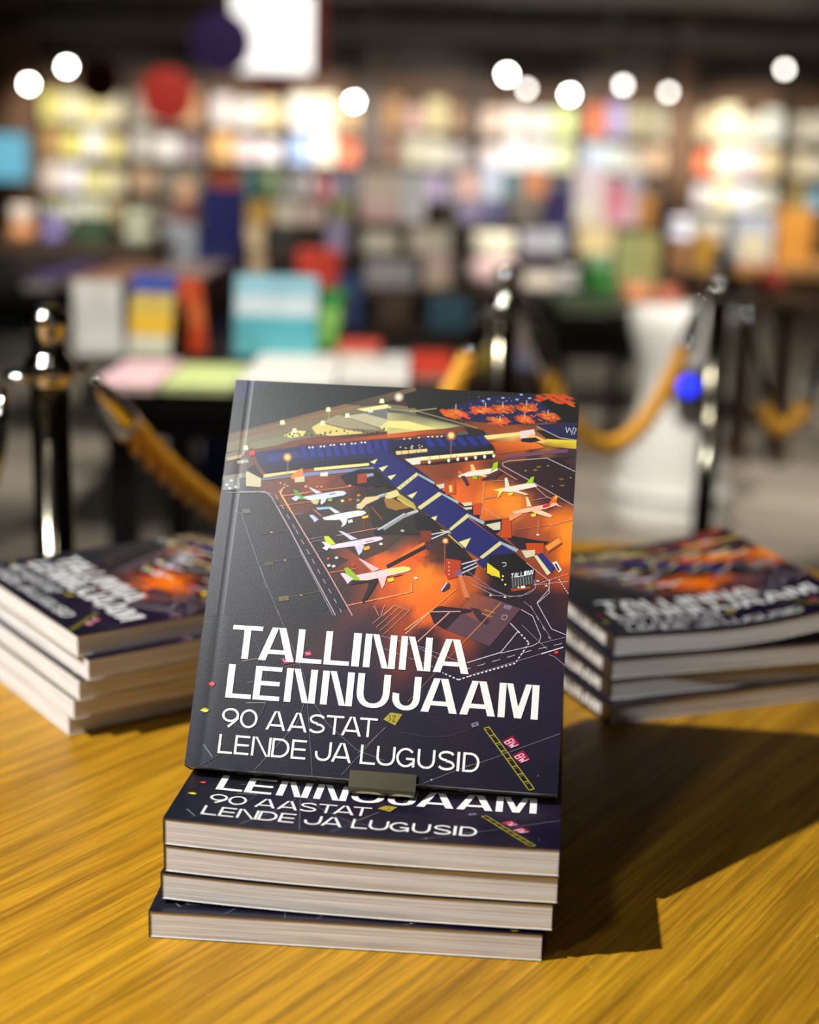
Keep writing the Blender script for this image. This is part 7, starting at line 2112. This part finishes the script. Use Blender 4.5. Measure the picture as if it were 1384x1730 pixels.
# stepped display stands --------------------------------------------------------
TIERS = [(5.4, 490), (5.9, 430), (6.4, 380), (6.9, 342)]
def stepped(label, x0, x1, oy=0.0):
    t = thing('stepped_display', label, 'display stand', (0, 0, 0)); zs = []
    for i, (Y, py) in enumerate(TIERS):
        Y += oy; a = at((x0 + x1) / 2, py, Y); l = at(x0, py, Y).x; r = at(x1, py, Y).x; low = zs[-1] if zs else a.z - 0.14; zs.append(a.z)
        box_obj('shelf', (l, Y - 0.06, a.z - 0.025), (r, Y + 0.44, a.z), M_DARKWOOD, t); box_obj('riser', (l + 0.01, Y - 0.04, low + 0.0005), (r - 0.01, Y - 0.02, a.z - 0.025), M_BLACK, t)
    l = at(x0, 342, 6.9 + oy).x; r = at(x1, 342, 6.9 + oy).x
    for x in (l + 0.05, r - 0.05):
        for i, (Y, py) in enumerate(TIERS):
            if i in (0, 3): box_obj('leg', (x - 0.02, Y + oy + (0.0 if i == 0 else 0.36), 0), (x + 0.02, Y + oy + (0.04 if i == 0 else 0.40), zs[i] - 0.025), M_BLACK, t)
    box_obj('back_panel', (l, 7.34 + oy, zs[0] - 0.2), (r, 7.36 + oy, zs[-1]), M_BLACK, t)
    rebase(t, ((l + r) / 2, 6.4 + oy, 0)); return (zs, oy)
ZA = stepped('stepped dark display of small books behind the turquoise picture book', 408, 604)
ZB = stepped('stepped dark display in the middle holding the large cream poster book', 618, 764)
ZC = stepped('stepped dark display on the right holding toys and the navy box', 770, 1114, 1.2)
def item(kind, label, x0, y0, x1, y1, col, tier, zs, **k):
    zs, oy = zs; Y = TIERS[tier][0] + oy + k.pop('dy', 0.1); z = zs[tier]; p, w, h = rect(x0, y0, x1, y1, Y); p = Vector((p.x, Y, z + 0.0008)); h = max(h, 0.03)
    if kind == 'book': return lid_book(label, p, w, h, col if isinstance(col, list) else [col], k.pop('lean', 10), 0.025, **k)
    if kind == 'box': return carton(label, p, w, h, col, 0.10, **k)
    if kind == 'toy': return plush(label, p, w, h, col, **k)
    if kind == 'flat': return flat_book(label, p, w, 0.22, h, col, **k)
item('book', 'teal book on the top step of the leftmost stepped display', 408, 298, 430, 342, (90, 150, 160), 3, ZA)
item('toy', 'dark green round toy beside the teal book on the top step', 426, 302, 454, 342, (80, 110, 70), 3, ZA)
item('toy', 'round white toy on the top step above the cream pile', 476, 290, 526, 342, (238, 234, 236), 3, ZA)
item('book', 'raspberry red book right of the round white toy', 528, 298, 548, 342, (190, 76, 88), 3, ZA)
item('book', 'grey lavender book at the right end of the top step, left display', 558, 294, 600, 342, (160, 158, 184), 3, ZA)
item('box', 'golden box on the third step of the leftmost stepped display', 418, 350, 458, 384, (196, 154, 66), 2, ZA)
item('flat', 'cream pile of paper on the third step, left display', 464, 346, 504, 382, (214, 198, 168), 2, ZA)
item('box', 'pink and cream box right of the cream pile', 506, 348, 548, 382, (214, 190, 180), 2, ZA)
item('book', 'olive book below the grey lavender one', 560, 336, 594, 382, [(150, 150, 80), (140, 132, 96)], 2, ZA)
item('book', 'khaki book on the second step at the left end', 408, 388, 444, 432, (176, 156, 116), 1, ZA)
item('box', 'dark box on the second step of the leftmost stepped display', 460, 392, 500, 432, (40, 40, 36), 1, ZA)
item('book', 'violet grey book on the second step, left display', 552, 376, 586, 430, (130, 120, 152), 1, ZA)
item('box', 'red box on the bottom step of the leftmost stepped display', 503, 424, 571, 488, (204, 66, 46), 0, ZA)
item('box', 'khaki box on the bottom step left of the red box', 412, 440, 446, 490, (176, 156, 122), 0, ZA)
item('book', 'large cream poster book on the top step of the middle display', 608, 296, 672, 378, [(216, 200, 180), (228, 206, 190), (230, 190, 184)], 2, ZB, dy=0.2)
item('book', 'bluish white poster book right of the cream one', 674, 296, 718, 378, [(208, 214, 214), (222, 220, 222)], 2, ZB, dy=0.2)
item('flat', 'brown box of cards on the second step, middle display', 690, 384, 760, 428, (150, 96, 70), 1, ZB)
item('flat', 'grey green flat pack on the second step, middle display', 612, 390, 672, 424, (92, 104, 86), 1, ZB)
item('box', 'silver grey box on the bottom step, middle display', 620, 452, 702, 492, (170, 170, 174), 0, ZB)
item('book', 'pale pink book at the right of the silver grey box', 716, 438, 762, 492, [(224, 192, 188), (224, 204, 176)], 0, ZB)
item('book', 'orange brown book on the top step, right display', 884, 288, 922, 342, (190, 120, 62), 3, ZC)
item('book', 'pale blue book on the top step at the left end of the right display', 812, 280, 848, 342, (188, 200, 222), 3, ZC)
item('book', 'pink beige book on the top step, left of the pale blue one', 772, 296, 808, 342, (206, 166, 152), 3, ZC)
item('book', 'teal dark book between pale blue and orange brown books', 852, 292, 882, 342, (70, 110, 116), 3, ZC)
item('toy', 'round white lilac toy on the top step near the right end', 1046, 288, 1090, 342, (210, 204, 220), 3, ZC)
item('box', 'lavender box on the third step, right display', 774, 350, 812, 382, (160, 150, 186), 2, ZC)
item('box', 'blue violet box beside the lavender box', 816, 352, 848, 382, (112, 112, 160), 2, ZC)
item('box', 'grey beige box on the third step, left of the navy box', 862, 336, 912, 382, (130, 122, 112), 2, ZC)
item('book', 'tall pale pink book on the third step, right of the navy box', 968, 290, 1020, 384, [(222, 206, 214), (226, 214, 212), (228, 220, 200)], 2, ZC)
item('book', 'pink and red book right of the tall pale pink book', 1022, 326, 1060, 382, [(214, 104, 124), (222, 150, 168)], 2, ZC)
item('box', 'amber box at the right end of the third step', 1076, 326, 1104, 380, (196, 134, 60), 2, ZC)
item('book', 'grey pink book between the pink and amber ones', 1060, 330, 1078, 380, (206, 186, 196), 2, ZC)
item('toy', 'cream soft toy with pinkish base on the second step, right display', 786, 394, 876, 488, (238, 234, 208), 0, ZC, col2=(236, 204, 202))
item('book', 'lavender grey book right of the cream soft toy', 880, 394, 916, 430, (178, 174, 188), 1, ZC)
item('book', 'second lavender book right of the lavender grey one', 918, 392, 952, 430, (170, 176, 184), 1, ZC)
item('flat', 'purple flat box in front of the lavender books', 884, 460, 944, 488, (92, 72, 116), 0, ZC)
item('box', 'cream box below the tall pale pink book', 976, 384, 1034, 430, (228, 208, 156), 1, ZC)
item('book', 'olive green board book on the second step near the right end', 1040, 388, 1078, 476, (132, 136, 78), 0, ZC, dy=0.3)
item('book', 'second olive board book at the right end of the second step', 1080, 388, 1112, 476, (140, 136, 72), 0, ZC, dy=0.3)
# navy floor display stand and navy box tower
def totem(label, x0, y0, x1, Y, col, band):
    p, w, h = rect(x0, y0, x1, 520, Y); z1 = at((x0 + x1) / 2, y0, Y).z; t = thing('floor_display', label, 'display stand', (p.x, Y, 0))
    box_obj('body', (-w / 2, 0, 0), (w / 2, 0.22, z1 * 0.82), paint(col), t, 0.004)
    bm = bmesh.new(); vs = add_box(bm, (-w / 2, 0.1, z1 * 0.80), (w / 2, 0.13, z1)); obj('header_card', bm, paint(col), t)
    b = box_obj('printed_panel', (-w * 0.34, -0.004, z1 * 0.50), (w * 0.34, -0.0005, z1 * 0.70), paint(band), t); b['label'] = 'lighter violet printed panel'
    box_obj('tray', (-w / 2, -0.03, z1 * 0.74), (w / 2, 0.0, z1 * 0.82), paint((50, 56, 120)), t); return t
totem('tall navy cardboard floor display left of the stepped displays', 334, 318, 409, 5.0, (22, 26, 92), (120, 112, 186))
item('box', 'tall navy box standing on the second step of the right display', 919, 322, 964, 428, (42, 32, 86), 1, ZC, dy=0.24)
# grey and peach figures of boxes beside the totem
p, w, h = rect(280, 378, 330, 462, 6.15)
table('side_plinth', 'dark plinth left of the navy floor display carrying grey and peach boxes', at(284, 462, 6.15).x, at(334, 462, 6.15).x, 6.1, 6.45, p.z, M_BLACK, M_BLACK, 0.03, 0.3, 'plinth')
t_ = carton('grey blue box standing on the dark plinth', (p.x, 6.15, p.z + 0.0006), w, h, (142, 148, 156)); zt_ = p.z + h + 0.0012
p, w, h = rect(296, 344, 330, 378, 6.15); carton('reddish brown box on top of the grey blue box', (p.x, 6.15, zt_), w, h, (116, 72, 66)); zt_ += h
p, w, h = rect(292, 302, 334, 344, 6.15); plush('peach round toy crowning the grey and brown boxes', (p.x, 6.2, zt_ + 0.0006), w, h, (204, 160, 130))
p, w, h = rect(340, 290, 392, 338, 6.9); 
carton('orange box above the navy floor display, on the shelf behind it', (p.x, 7.2, at(366, 338, 7.2).z), w, h, (228, 110, 68)); 
bz = at(366, 338, 7.2).z
table('side_plinth', 'narrow dark plinth behind the navy floor display carrying an orange box', p.x - 0.1, p.x + 0.1, 7.18, 7.34, bz, M_BLACK, M_BLACK, 0.03, 0.3, 'plinth')
# right low black table with green goods -----------------------------------------
RZ = 0.62
a = atz(1020, 528, RZ); b_ = atz(1020, 492, RZ); x0 = at(926, 520, a.y).x; x1 = at(1132, 520, a.y).x
table('display_table', 'black table on the right with a green dome toy, behind the white pedestal', x0, x1, a.y, b_.y, RZ, M_BLACK, M_BLACKMETAL, 0.06, 0.12)
GR = 'green goods on the right black table'
flat_px('pale green flat book on the right black table, in front of the dome toy', 948, 1030, 496, 522, (120, 152, 110), 0.02, RZ, GR)
flat_px('green flat book at the right of the right black table', 1034, 1112, 494, 520, (112, 142, 98), 0.02, RZ, GR)
p, w, h = rect(976, 434, 1036, 498, b_.y - 0.1); plush('green dome shaped toy on the right black table', (p.x, b_.y - 0.12, RZ), w, h, (116, 158, 118), (50, 134, 52))
p, w, h = rect(938, 456, 978, 498, b_.y - 0.1); plush('round white toy left of the green dome toy', (p.x, b_.y - 0.08, RZ), w, h, (214, 212, 210))
p, w, h = rect(1044, 472, 1100, 496, b_.y - 0.05); carton('tan box at the back of the right black table', (p.x, b_.y - 0.12, RZ), w, h, (176, 146, 104), 0.08)
# small low table with bright books behind the middle post --------------------------
MZ = 0.62
a = atz(800, 632, MZ); b_ = atz(800, 585, MZ); x0 = at(712, 610, a.y).x; x1 = at(915, 610, a.y).x
table('low_table', 'low dark table with bright toys around the middle barrier post', x0, x1, a.y, b_.y + 0.1, MZ, M_DARKWOOD, M_BLACKMETAL, 0.04, 0.06)
GM = 'bright books on the low dark table'
stand_px('red book standing at the left of the low dark table', 716, 588, 752, 624, [(218, 80, 58)], MZ, 10, 0, 0.02, GM)
stand_px('yellow book standing on the low dark table, right of the middle post', 802, 584, 848, 624, [(208, 186, 66), (196, 170, 60)], MZ, 10, 0, 0.02, GM)
stand_px('pink and blue book at the right of the low dark table', 862, 572, 908, 624, [(204, 176, 184), (170, 170, 206)], MZ, 10, 0, 0.02, GM)
# shelf of blue and silver goods behind it
SZ = 0.62
p, w, h = rect(600, 500, 800, 560, 4.7)
zz = at(700, 560, 4.7).z
table('low_display_unit', 'dark low unit in the middle with blue and brown boxes', at(560, 560, 4.7).x, at(800, 560, 4.7).x, 4.65, 5.1, zz, M_DARKWOOD, M_BLACK, 0.04, 0.2)
for x0, y0, x1, y1, c, lab in [(567, 476, 608, 560, (92, 124, 196), 'tall blue box at the left of the dark low middle unit'), (638, 508, 692, 560, (134, 112, 92), 'brown box in the middle of the dark low middle unit'), (726, 508, 790, 560, (110, 162, 190), 'sky blue box at the right of the dark low middle unit')]:
    p, w, h = rect(x0, y0, x1, y1, 4.75); carton(lab, (p.x, 4.75, zz + 0.0008), w, h, c, 0.14)
# right wooden bench -------------------------------------------------------------------
BZ = at(1310, 446, 6.2).z
table('wooden_bench', 'light oak bench table at the right edge with boxes on it', at(1236, 446, 6.2).x, at(1470, 446, 6.2).x, 6.1, 6.8, BZ, M_BENCH, M_DARKWOOD, 0.05, 0.16)
for x0, y0, x1, y1, c, bd, lab in [(1238, 364, 1304, 440, (160, 168, 184), (196, 190, 160), 'blue grey box on the oak bench'), (1312, 350, 1368, 440, (196, 136, 52), None, 'amber box on the oak bench, right of the blue grey one')]:
    p, w, h = rect(x0, y0, x1, y1, 6.3); carton(lab, (p.x, 6.3, BZ), w, h, c, 0.2, 0, bd)
zq = at(1300, 505, 6.6).z
p, w, h = rect(1280, 452, 1324, 500, 5.7); zz2 = p.z
table('small_stool', 'brown stool below the oak bench carrying a red ball', p.x - 0.14, p.x + 0.14, 5.6, 5.88, zz2, M_DARKWOOD, M_DARKWOOD, 0.04, 0.0, 'stool')
bm = bmesh.new(); q = [(h / 2 * math.sin(math.pi * i / 12), h / 2 - h / 2 * math.cos(math.pi * i / 12)) for i in range(13)]; q[0] = (0, 0); q[-1] = (0, h); add_lathe(bm, q, n=24)
o = obj('toy_ball', bm, paint((170, 60, 44), 0.5), None, True); o.location = (p.x, 5.74, zz2); tag(o, 'dark red ball on the brown stool by the oak bench', 'ball')
# slim tower of books before the pillar
Y = 6.3; p, w, h = rect(1128, 366, 1206, 470, Y); zz3 = at(1166, 460, Y).z
table('side_plinth', 'brown plinth left of the oak bench carrying white and olive boxes', at(1124, 460, Y).x, at(1210, 460, Y).x, Y - 0.03, Y + 0.28, zz3, M_DARKWOOD, M_DARKWOOD, 0.03, 0.4, 'plinth')
for x0, y0, x1, y1, c, lab in [(1130, 412, 1170, 460, (136, 96, 62), 'brown box on the brown plinth'), (1174, 394, 1206, 460, (166, 126, 44), 'olive yellow box on the brown plinth')]:
    pp, w, h = rect(x0, y0, x1, y1, Y); carton(lab, (pp.x, Y, zz3), w, h, c, 0.14); zt = zz3 + h
    if x0 == 1130: q, w, h = rect(1130, 366, 1174, 412, Y); plush('round white toy on the brown box of the plinth', (q.x, Y + 0.06, zt), w, h, (214, 214, 228))
# ---------------------------------------------------------------- bookcases along the back wall
WY = 17.45
ROWS = [0.30, 0.70, 1.10, 1.50]; CASETOP = 1.93
BAYS = [('first', 64, 212, [[(236, 226, 130), (240, 232, 190), (236, 226, 150), (230, 220, 180)], [(190, 150, 90), (240, 232, 120), (236, 236, 226), (220, 206, 120)], [(236, 220, 206), (240, 236, 250), (232, 226, 140), (214, 206, 160)], [(222, 226, 170), (236, 238, 226), (228, 230, 200), (180, 160, 110)]]),
    ('second', 216, 346, [[(200, 190, 170), (240, 236, 226), (196, 150, 100)], [(206, 200, 190), (244, 240, 236), (150, 130, 140)], [(196, 160, 120), (120, 110, 90), (90, 90, 70)], [(150, 140, 120), (130, 110, 100), (80, 90, 80)]]),
    ('third', 352, 480, [[(240, 230, 226), (244, 238, 230), (236, 216, 160)], [(242, 186, 110), (246, 226, 226), (244, 236, 240)], [(216, 110, 70), (90, 140, 150), (96, 120, 80)], [(60, 60, 90), (180, 170, 150), (140, 120, 90)]]),
    ('fourth', 484, 612, [[(242, 236, 220), (244, 236, 200), (200, 160, 110)], [(160, 190, 236), (246, 240, 216), (226, 106, 50)], [(220, 216, 214), (170, 90, 100), (150, 150, 170)], [(206, 196, 170), (140, 120, 100), (130, 130, 90)]]),
    ('fifth', 640, 796, [[(206, 160, 110), (240, 196, 186), (240, 226, 170), (170, 130, 90)], [(150, 110, 90), (240, 236, 206), (246, 240, 216), (206, 200, 196)], [(206, 190, 170), (220, 190, 190), (180, 160, 200), (150, 150, 170)], [(150, 100, 70), (120, 110, 90), (140, 90, 70), (130, 130, 110)]]),
    ('sixth', 808, 976, [[(196, 170, 150), (236, 228, 216), (240, 242, 230), (206, 220, 140)], [(206, 190, 190), (244, 242, 240), (240, 240, 240), (200, 206, 160)], [(170, 190, 220), (100, 110, 140), (176, 110, 60), (60, 70, 90)], [(150, 140, 170), (120, 100, 130), (90, 80, 110), (60, 50, 90)]]),
    ('seventh', 984, 1132, [[(226, 116, 50), (200, 186, 236), (216, 206, 160), (200, 190, 160)], [(190, 206, 226), (232, 244, 240), (240, 226, 206), (226, 190, 150)], [(220, 210, 216), (206, 140, 150), (170, 110, 70), (110, 90, 70)], [(220, 204, 160), (130, 140, 90), (140, 140, 90), (110, 110, 80)]]),
    ('eighth', 1172, 1326, [[(190, 170, 130), (236, 232, 190), (220, 216, 190), (206, 210, 200)], [(226, 110, 50), (246, 240, 214), (236, 214, 214), (216, 196, 150)], [(200, 190, 190), (244, 236, 190), (240, 240, 244), (206, 206, 190)], [(232, 234, 216), (226, 220, 200), (240, 240, 244), (170, 130, 80)]]),
    ('ninth', 1334, 1486, [[(206, 200, 180), (232, 226, 206), (220, 210, 190), (206, 196, 180)], [(220, 206, 170), (226, 220, 200), (210, 200, 180), (216, 210, 200)], [(170, 150, 90), (150, 196, 220), (120, 90, 60), (150, 120, 90)], [(190, 130, 50), (120, 80, 40), (140, 110, 70), (110, 90, 60)]])]
ROWNAME = ['top', 'second', 'third', 'lowest']; ORD = ['leftmost', 'second', 'third', 'rightmost']
rnd = random.Random(11)
for bi, (bn, px0, px1, rows) in enumerate(BAYS):
    l = at(px0, 240, WY).x; r = at(px1, 240, WY).x; w = r - l; cx = (l + r) / 2
    t = thing('wall_bookcase', '%s lit bookcase from the left along the back wall' % bn, 'bookcase', (cx, WY, 0), 0, 'bookcases along the back wall')
    box_obj('back_panel', (-w / 2, 0.30, 0.0), (w / 2, 0.32, CASETOP + 0.2), M_BROWNWALL, t)
    for s in (-1, 1): box_obj('side_panel', (s * w / 2 - 0.02, -0.06, 0), (s * w / 2 + 0.02, 0.32, CASETOP + 0.2), M_DARKWOOD, t)
    for z in ROWS: box_obj('shelf', (-w / 2 + 0.02, -0.06, z - 0.03), (w / 2 - 0.02, 0.30, z), M_DARKWOOD, t)
    box_obj('top_panel', (-w / 2 - 0.02, -0.06, CASETOP + 0.2), (w / 2 + 0.02, 0.32, CASETOP + 0.23), M_DARKWOOD, t)
    for ri, cols in enumerate(rows):
        n = len(cols); step = (w - 0.06) / n
        for k, c in enumerate(cols):
            bw = step * rnd.uniform(0.80, 0.95); bh = rnd.uniform(0.23, 0.35) if ri else rnd.uniform(0.26, 0.40)
            od = 'leftmost' if k == 0 else 'rightmost' if k == n - 1 else ('middle' if n == 3 else ('second' if k == 1 else 'third'))
            lid_book('%s face-out book on the %s shelf of the %s back wall bookcase' % (od, ROWNAME[ri], bn), (l + 0.03 + step * (k + 0.5), WY + 0.02, ROWS[3 - ri]), bw, bh, [c], 9, 0.03, 0, 'face-out books in the back wall bookcases', name='shelf_book')
# pillars between the bays
for i, (x0, x1) in enumerate(((613, 639), (1134, 1170))):
    l = at(x0, 200, WY).x; r = at(x1, 200, WY).x; slab('trim_%d' % (i + 2), (l, WY - 0.1, 0), (r, WY + 0.3, 2.8), M_DARKWOOD if i == 0 else M_BROWNWALL)
# ---------------------------------------------------------------- lamps, signs and ducts under the ceiling
def lamp(label, px, py, Y, k, target, watts, lens=None):
    p = at(px, py, Y); t = thing('track_spotlight', label, 'lamp', (p.x, p.y, 2.8), 0, 'lit track spotlights')
    z = p.z - 2.8; R = 0.036 * k
    bm = bmesh.new(); add_lathe(bm, [(0, 0), (0.05, 0), (0.05, -0.02), (0.011, -0.03), (0.009, z + R * 1.5), (0, z + R * 1.5)], n=14); obj('stem', bm, M_BLACKMETAL, t, True)
    d = (CAM - p); d.z -= 0.7; d.normalize()
    M = Matrix.Translation((0, 0, z)) @ d.to_track_quat('Z', 'Y').to_matrix().to_4x4()
    bm = bmesh.new(); add_lathe(bm, [(0, -2.6 * R), (R * 0.8, -2.5 * R), (R * 1.12, -1.4 * R), (R * 1.14, 0.2 * R), (R * 1.02, 0.2 * R), (R * 0.95, -0.3 * R), (0, -0.5 * R)], M, 20); hd = obj('head', bm, M_BLACKMETAL, t, True)
    bm = bmesh.new(); add_lathe(bm, [(0, 0.32 * R), (R * 0.6, 0.26 * R), (R * 0.97, 0.02 * R), (R * 0.97, -0.25 * R), (0, -0.3 * R)], M, 20); b = obj('lens', bm, lens or M_BULB, hd, True); b['label'] = 'glowing warm white lens'
    s = spot('spotlight_beam', (p.x, p.y + 0.25, p.z), target, watts, 52, 0.7, 0.06); s.parent = t; s.matrix_parent_inverse = Matrix.Translation((-p.x, -p.y, -2.8)); return t
def wall_pt(px, py): p = at(px, py, WY); return (p.x, p.y, p.z)
LP = 96
lamp('lower left of the two lit spotlights at the left edge', 49, 142, 15.0, 1.0, wall_pt(110, 250), 2.0 * LP)
lamp('upper right of the two lit spotlights at the left, beside the dark red disc', 113, 113, 14.2, 1.0, wall_pt(190, 260), 1.5 * LP)
lamp('lit spotlight hanging alone right of the white sign', 598, 172, 15.2, 1.0, wall_pt(540, 230), 2.4 * LP)
lamp('leftmost and brightest of the lit spotlights on the right', 857, 126, 14.6, 1.05, wall_pt(715, 240), 3.2 * LP)
lamp('dimmer lit spotlight just below the brightest one', 890, 150, 15.6, 0.9, wall_pt(890, 245), 1.0 * LP, M_BULBDIM)
lamp('lit spotlight above the white books of the sixth bookcase', 963, 160, 15.4, 1.0, wall_pt(920, 250), 0.9 * LP)
lamp('lit spotlight above the seventh bookcase', 1053, 144, 15.0, 0.95, wall_pt(1060, 230), 2.2 * LP, M_BULBDIM)
lamp('lit spotlight before the brown pillar', 1130, 156, 15.6, 0.9, wall_pt(1220, 260), 2.6 * LP, M_BULBDIM)
lamp('lit spotlight at the right edge', 1326, 117, 14.8, 0.9, wall_pt(1300, 280), 2.6 * LP, M_BULBDIM)
spot('fill_spot_third_bookcase', (at(420, 150, 15.5).x, 15.2, 2.36), wall_pt(430, 230), 2.6 * LP, 55, 0.6, 0.06)  # added beam without a fixture, washes the third bookcase
spot('fill_spot_second_bookcase', (at(280, 150, 15.5).x, 15.2, 2.36), wall_pt(270, 240), 1.0 * LP, 50, 0.6, 0.06)  # added beam without a fixture, washes the second bookcase
# hanging white light box with red side
def light_box():
    p, w, h = rect(392, -12, 526, 124, 11.0); t = thing('hanging_light_box', 'white backlit box sign with red side hanging at the top of the view', 'sign', (p.x, p.y, p.z))
    box_obj('housing', (-w / 2, 0.012, 0), (w / 2 + 0.085, 0.40, h), paint((120, 26, 20)), t, 0.01)
    f = box_obj('front_panel', (-w / 2, 0, 0.01), (w / 2, 0.011, h), M_SIGNWHITE, t); f['label'] = 'glowing white front'
    c = box_obj('bottom_flap', (-w * 0.22, 0.03, -0.12), (w * 0.26, 0.05, -0.0005), paint((140, 30, 22)), t)
    for s in (-1, 1): bm = bmesh.new(); add_tube(bm, [(s * w * 0.4, 0.2, h), (s * w * 0.4, 0.2, 2.8 - p.z)], 0.004, 6); obj('hanger', bm, M_WIRE, t)
light_box()
spot('fill_spot_sign_side', (at(640, 60, 10.0).x, 9.9, 2.7), tuple(at(534, 90, 11.1)), 20, 40, 0.8, 0.05)  # unseen spot added to bring out the light box's red side
def disc(label, px, py, rad, Y, col, cat='sign'):
    p = at(px, py, Y); R = rad * Y / FPX; t = thing('hanging_disc', label, cat, p, 0, 'round signs hanging from the ceiling')
    bm = bmesh.new(); add_lathe(bm, [(0, -0.012), (R * 0.97, -0.012), (R, -0.008), (R, 0.008), (R * 0.97, 0.012), (0, 0.012)], Matrix.Rotation(math.pi / 2, 4, 'X'), 36); obj('plate', bm, paint(col), t)
    bm = bmesh.new(); add_tube(bm, [(0, 0, R - 0.004), (0, 0, 2.8 - p.z)], 0.003, 6); obj('hanger', bm, M_WIRE, t); return t
disc('bright red round sign hanging above the second bookcase', 283, 162, 44, 12.0, (216, 54, 40))
disc('dark red round sign hanging left of the bright red one', 168, 137, 35, 13.5, (120, 30, 24))
disc('dark violet round sign hanging left of the white light box', 374, 72, 50, 10.4, (112, 84, 176))
spot('fill_spot_violet_sign', (at(374, 72, 9.3).x, 9.3, 2.6), tuple(at(374, 100, 10.4)), 8, 40, 0.8, 0.05)  # unseen spot added to brighten the violet disc
spot('fill_spot_red_sign', (at(283, 162, 10.2).x, 10.2, 2.75), tuple(at(283, 162, 12.0)), 110, 26, 0.6, 0.05)  # unseen spot added to brighten the bright red disc
# screen on the brown panel
p, w, h = rect(-34, 226, 48, 304, 16.86)
t = thing('wall_screen', 'lit pale blue screen on the brown panel at the left edge', 'screen', (p.x, 16.86, p.z))
box_obj('frame', (-w / 2 - 0.02, 0, -0.02), (w / 2 + 0.02, 0.038, h + 0.02), M_BLACK, t, 0.004); f = box_obj('display', (-w / 2, -0.006, 0), (w / 2, -0.0005, h), M_SCREEN, t); f['label'] = 'glowing blue picture area'
# ducts and beams
def beam(label, Y, z, hgt, m, rz=0.0, x0=-8.7, x1=9.7, dep=0.35, name='ceiling_duct'):
    t = thing(name, label, 'duct', (0, Y, z), rz); box_obj('duct_body', (x0, 0, 0), (x1, dep, hgt), m, t, 0.02)
    for x in range(int(x0) + 1, int(x1), 3):
        box_obj('hanger_strap', (x, dep / 2, hgt - 0.002), (x + 0.03, dep / 2 + 0.01, 2.8 - z), M_WIRE, t)
beam('grey ventilation duct crossing under the ceiling nearest the camera', 13.2, 2.55, 0.16, M_DUCT, 0.02)
beam('grey ventilation duct farther back under the ceiling', 15.9, 2.40, 0.16, M_DUCT, -0.015)
beam('slanting duct under the ceiling at the upper right', 12.4, 2.62, 0.10, M_DUCT, 0.5, 2.2, 7.5, 0.25)
spot('fill_spot_ducts', (1.8, 8.0, 2.0), (1.2, 13.6, 2.75), 750, 80, 0.8, 0.1)  # added spot in mid-air without a fixture, brightens ducts and ceiling
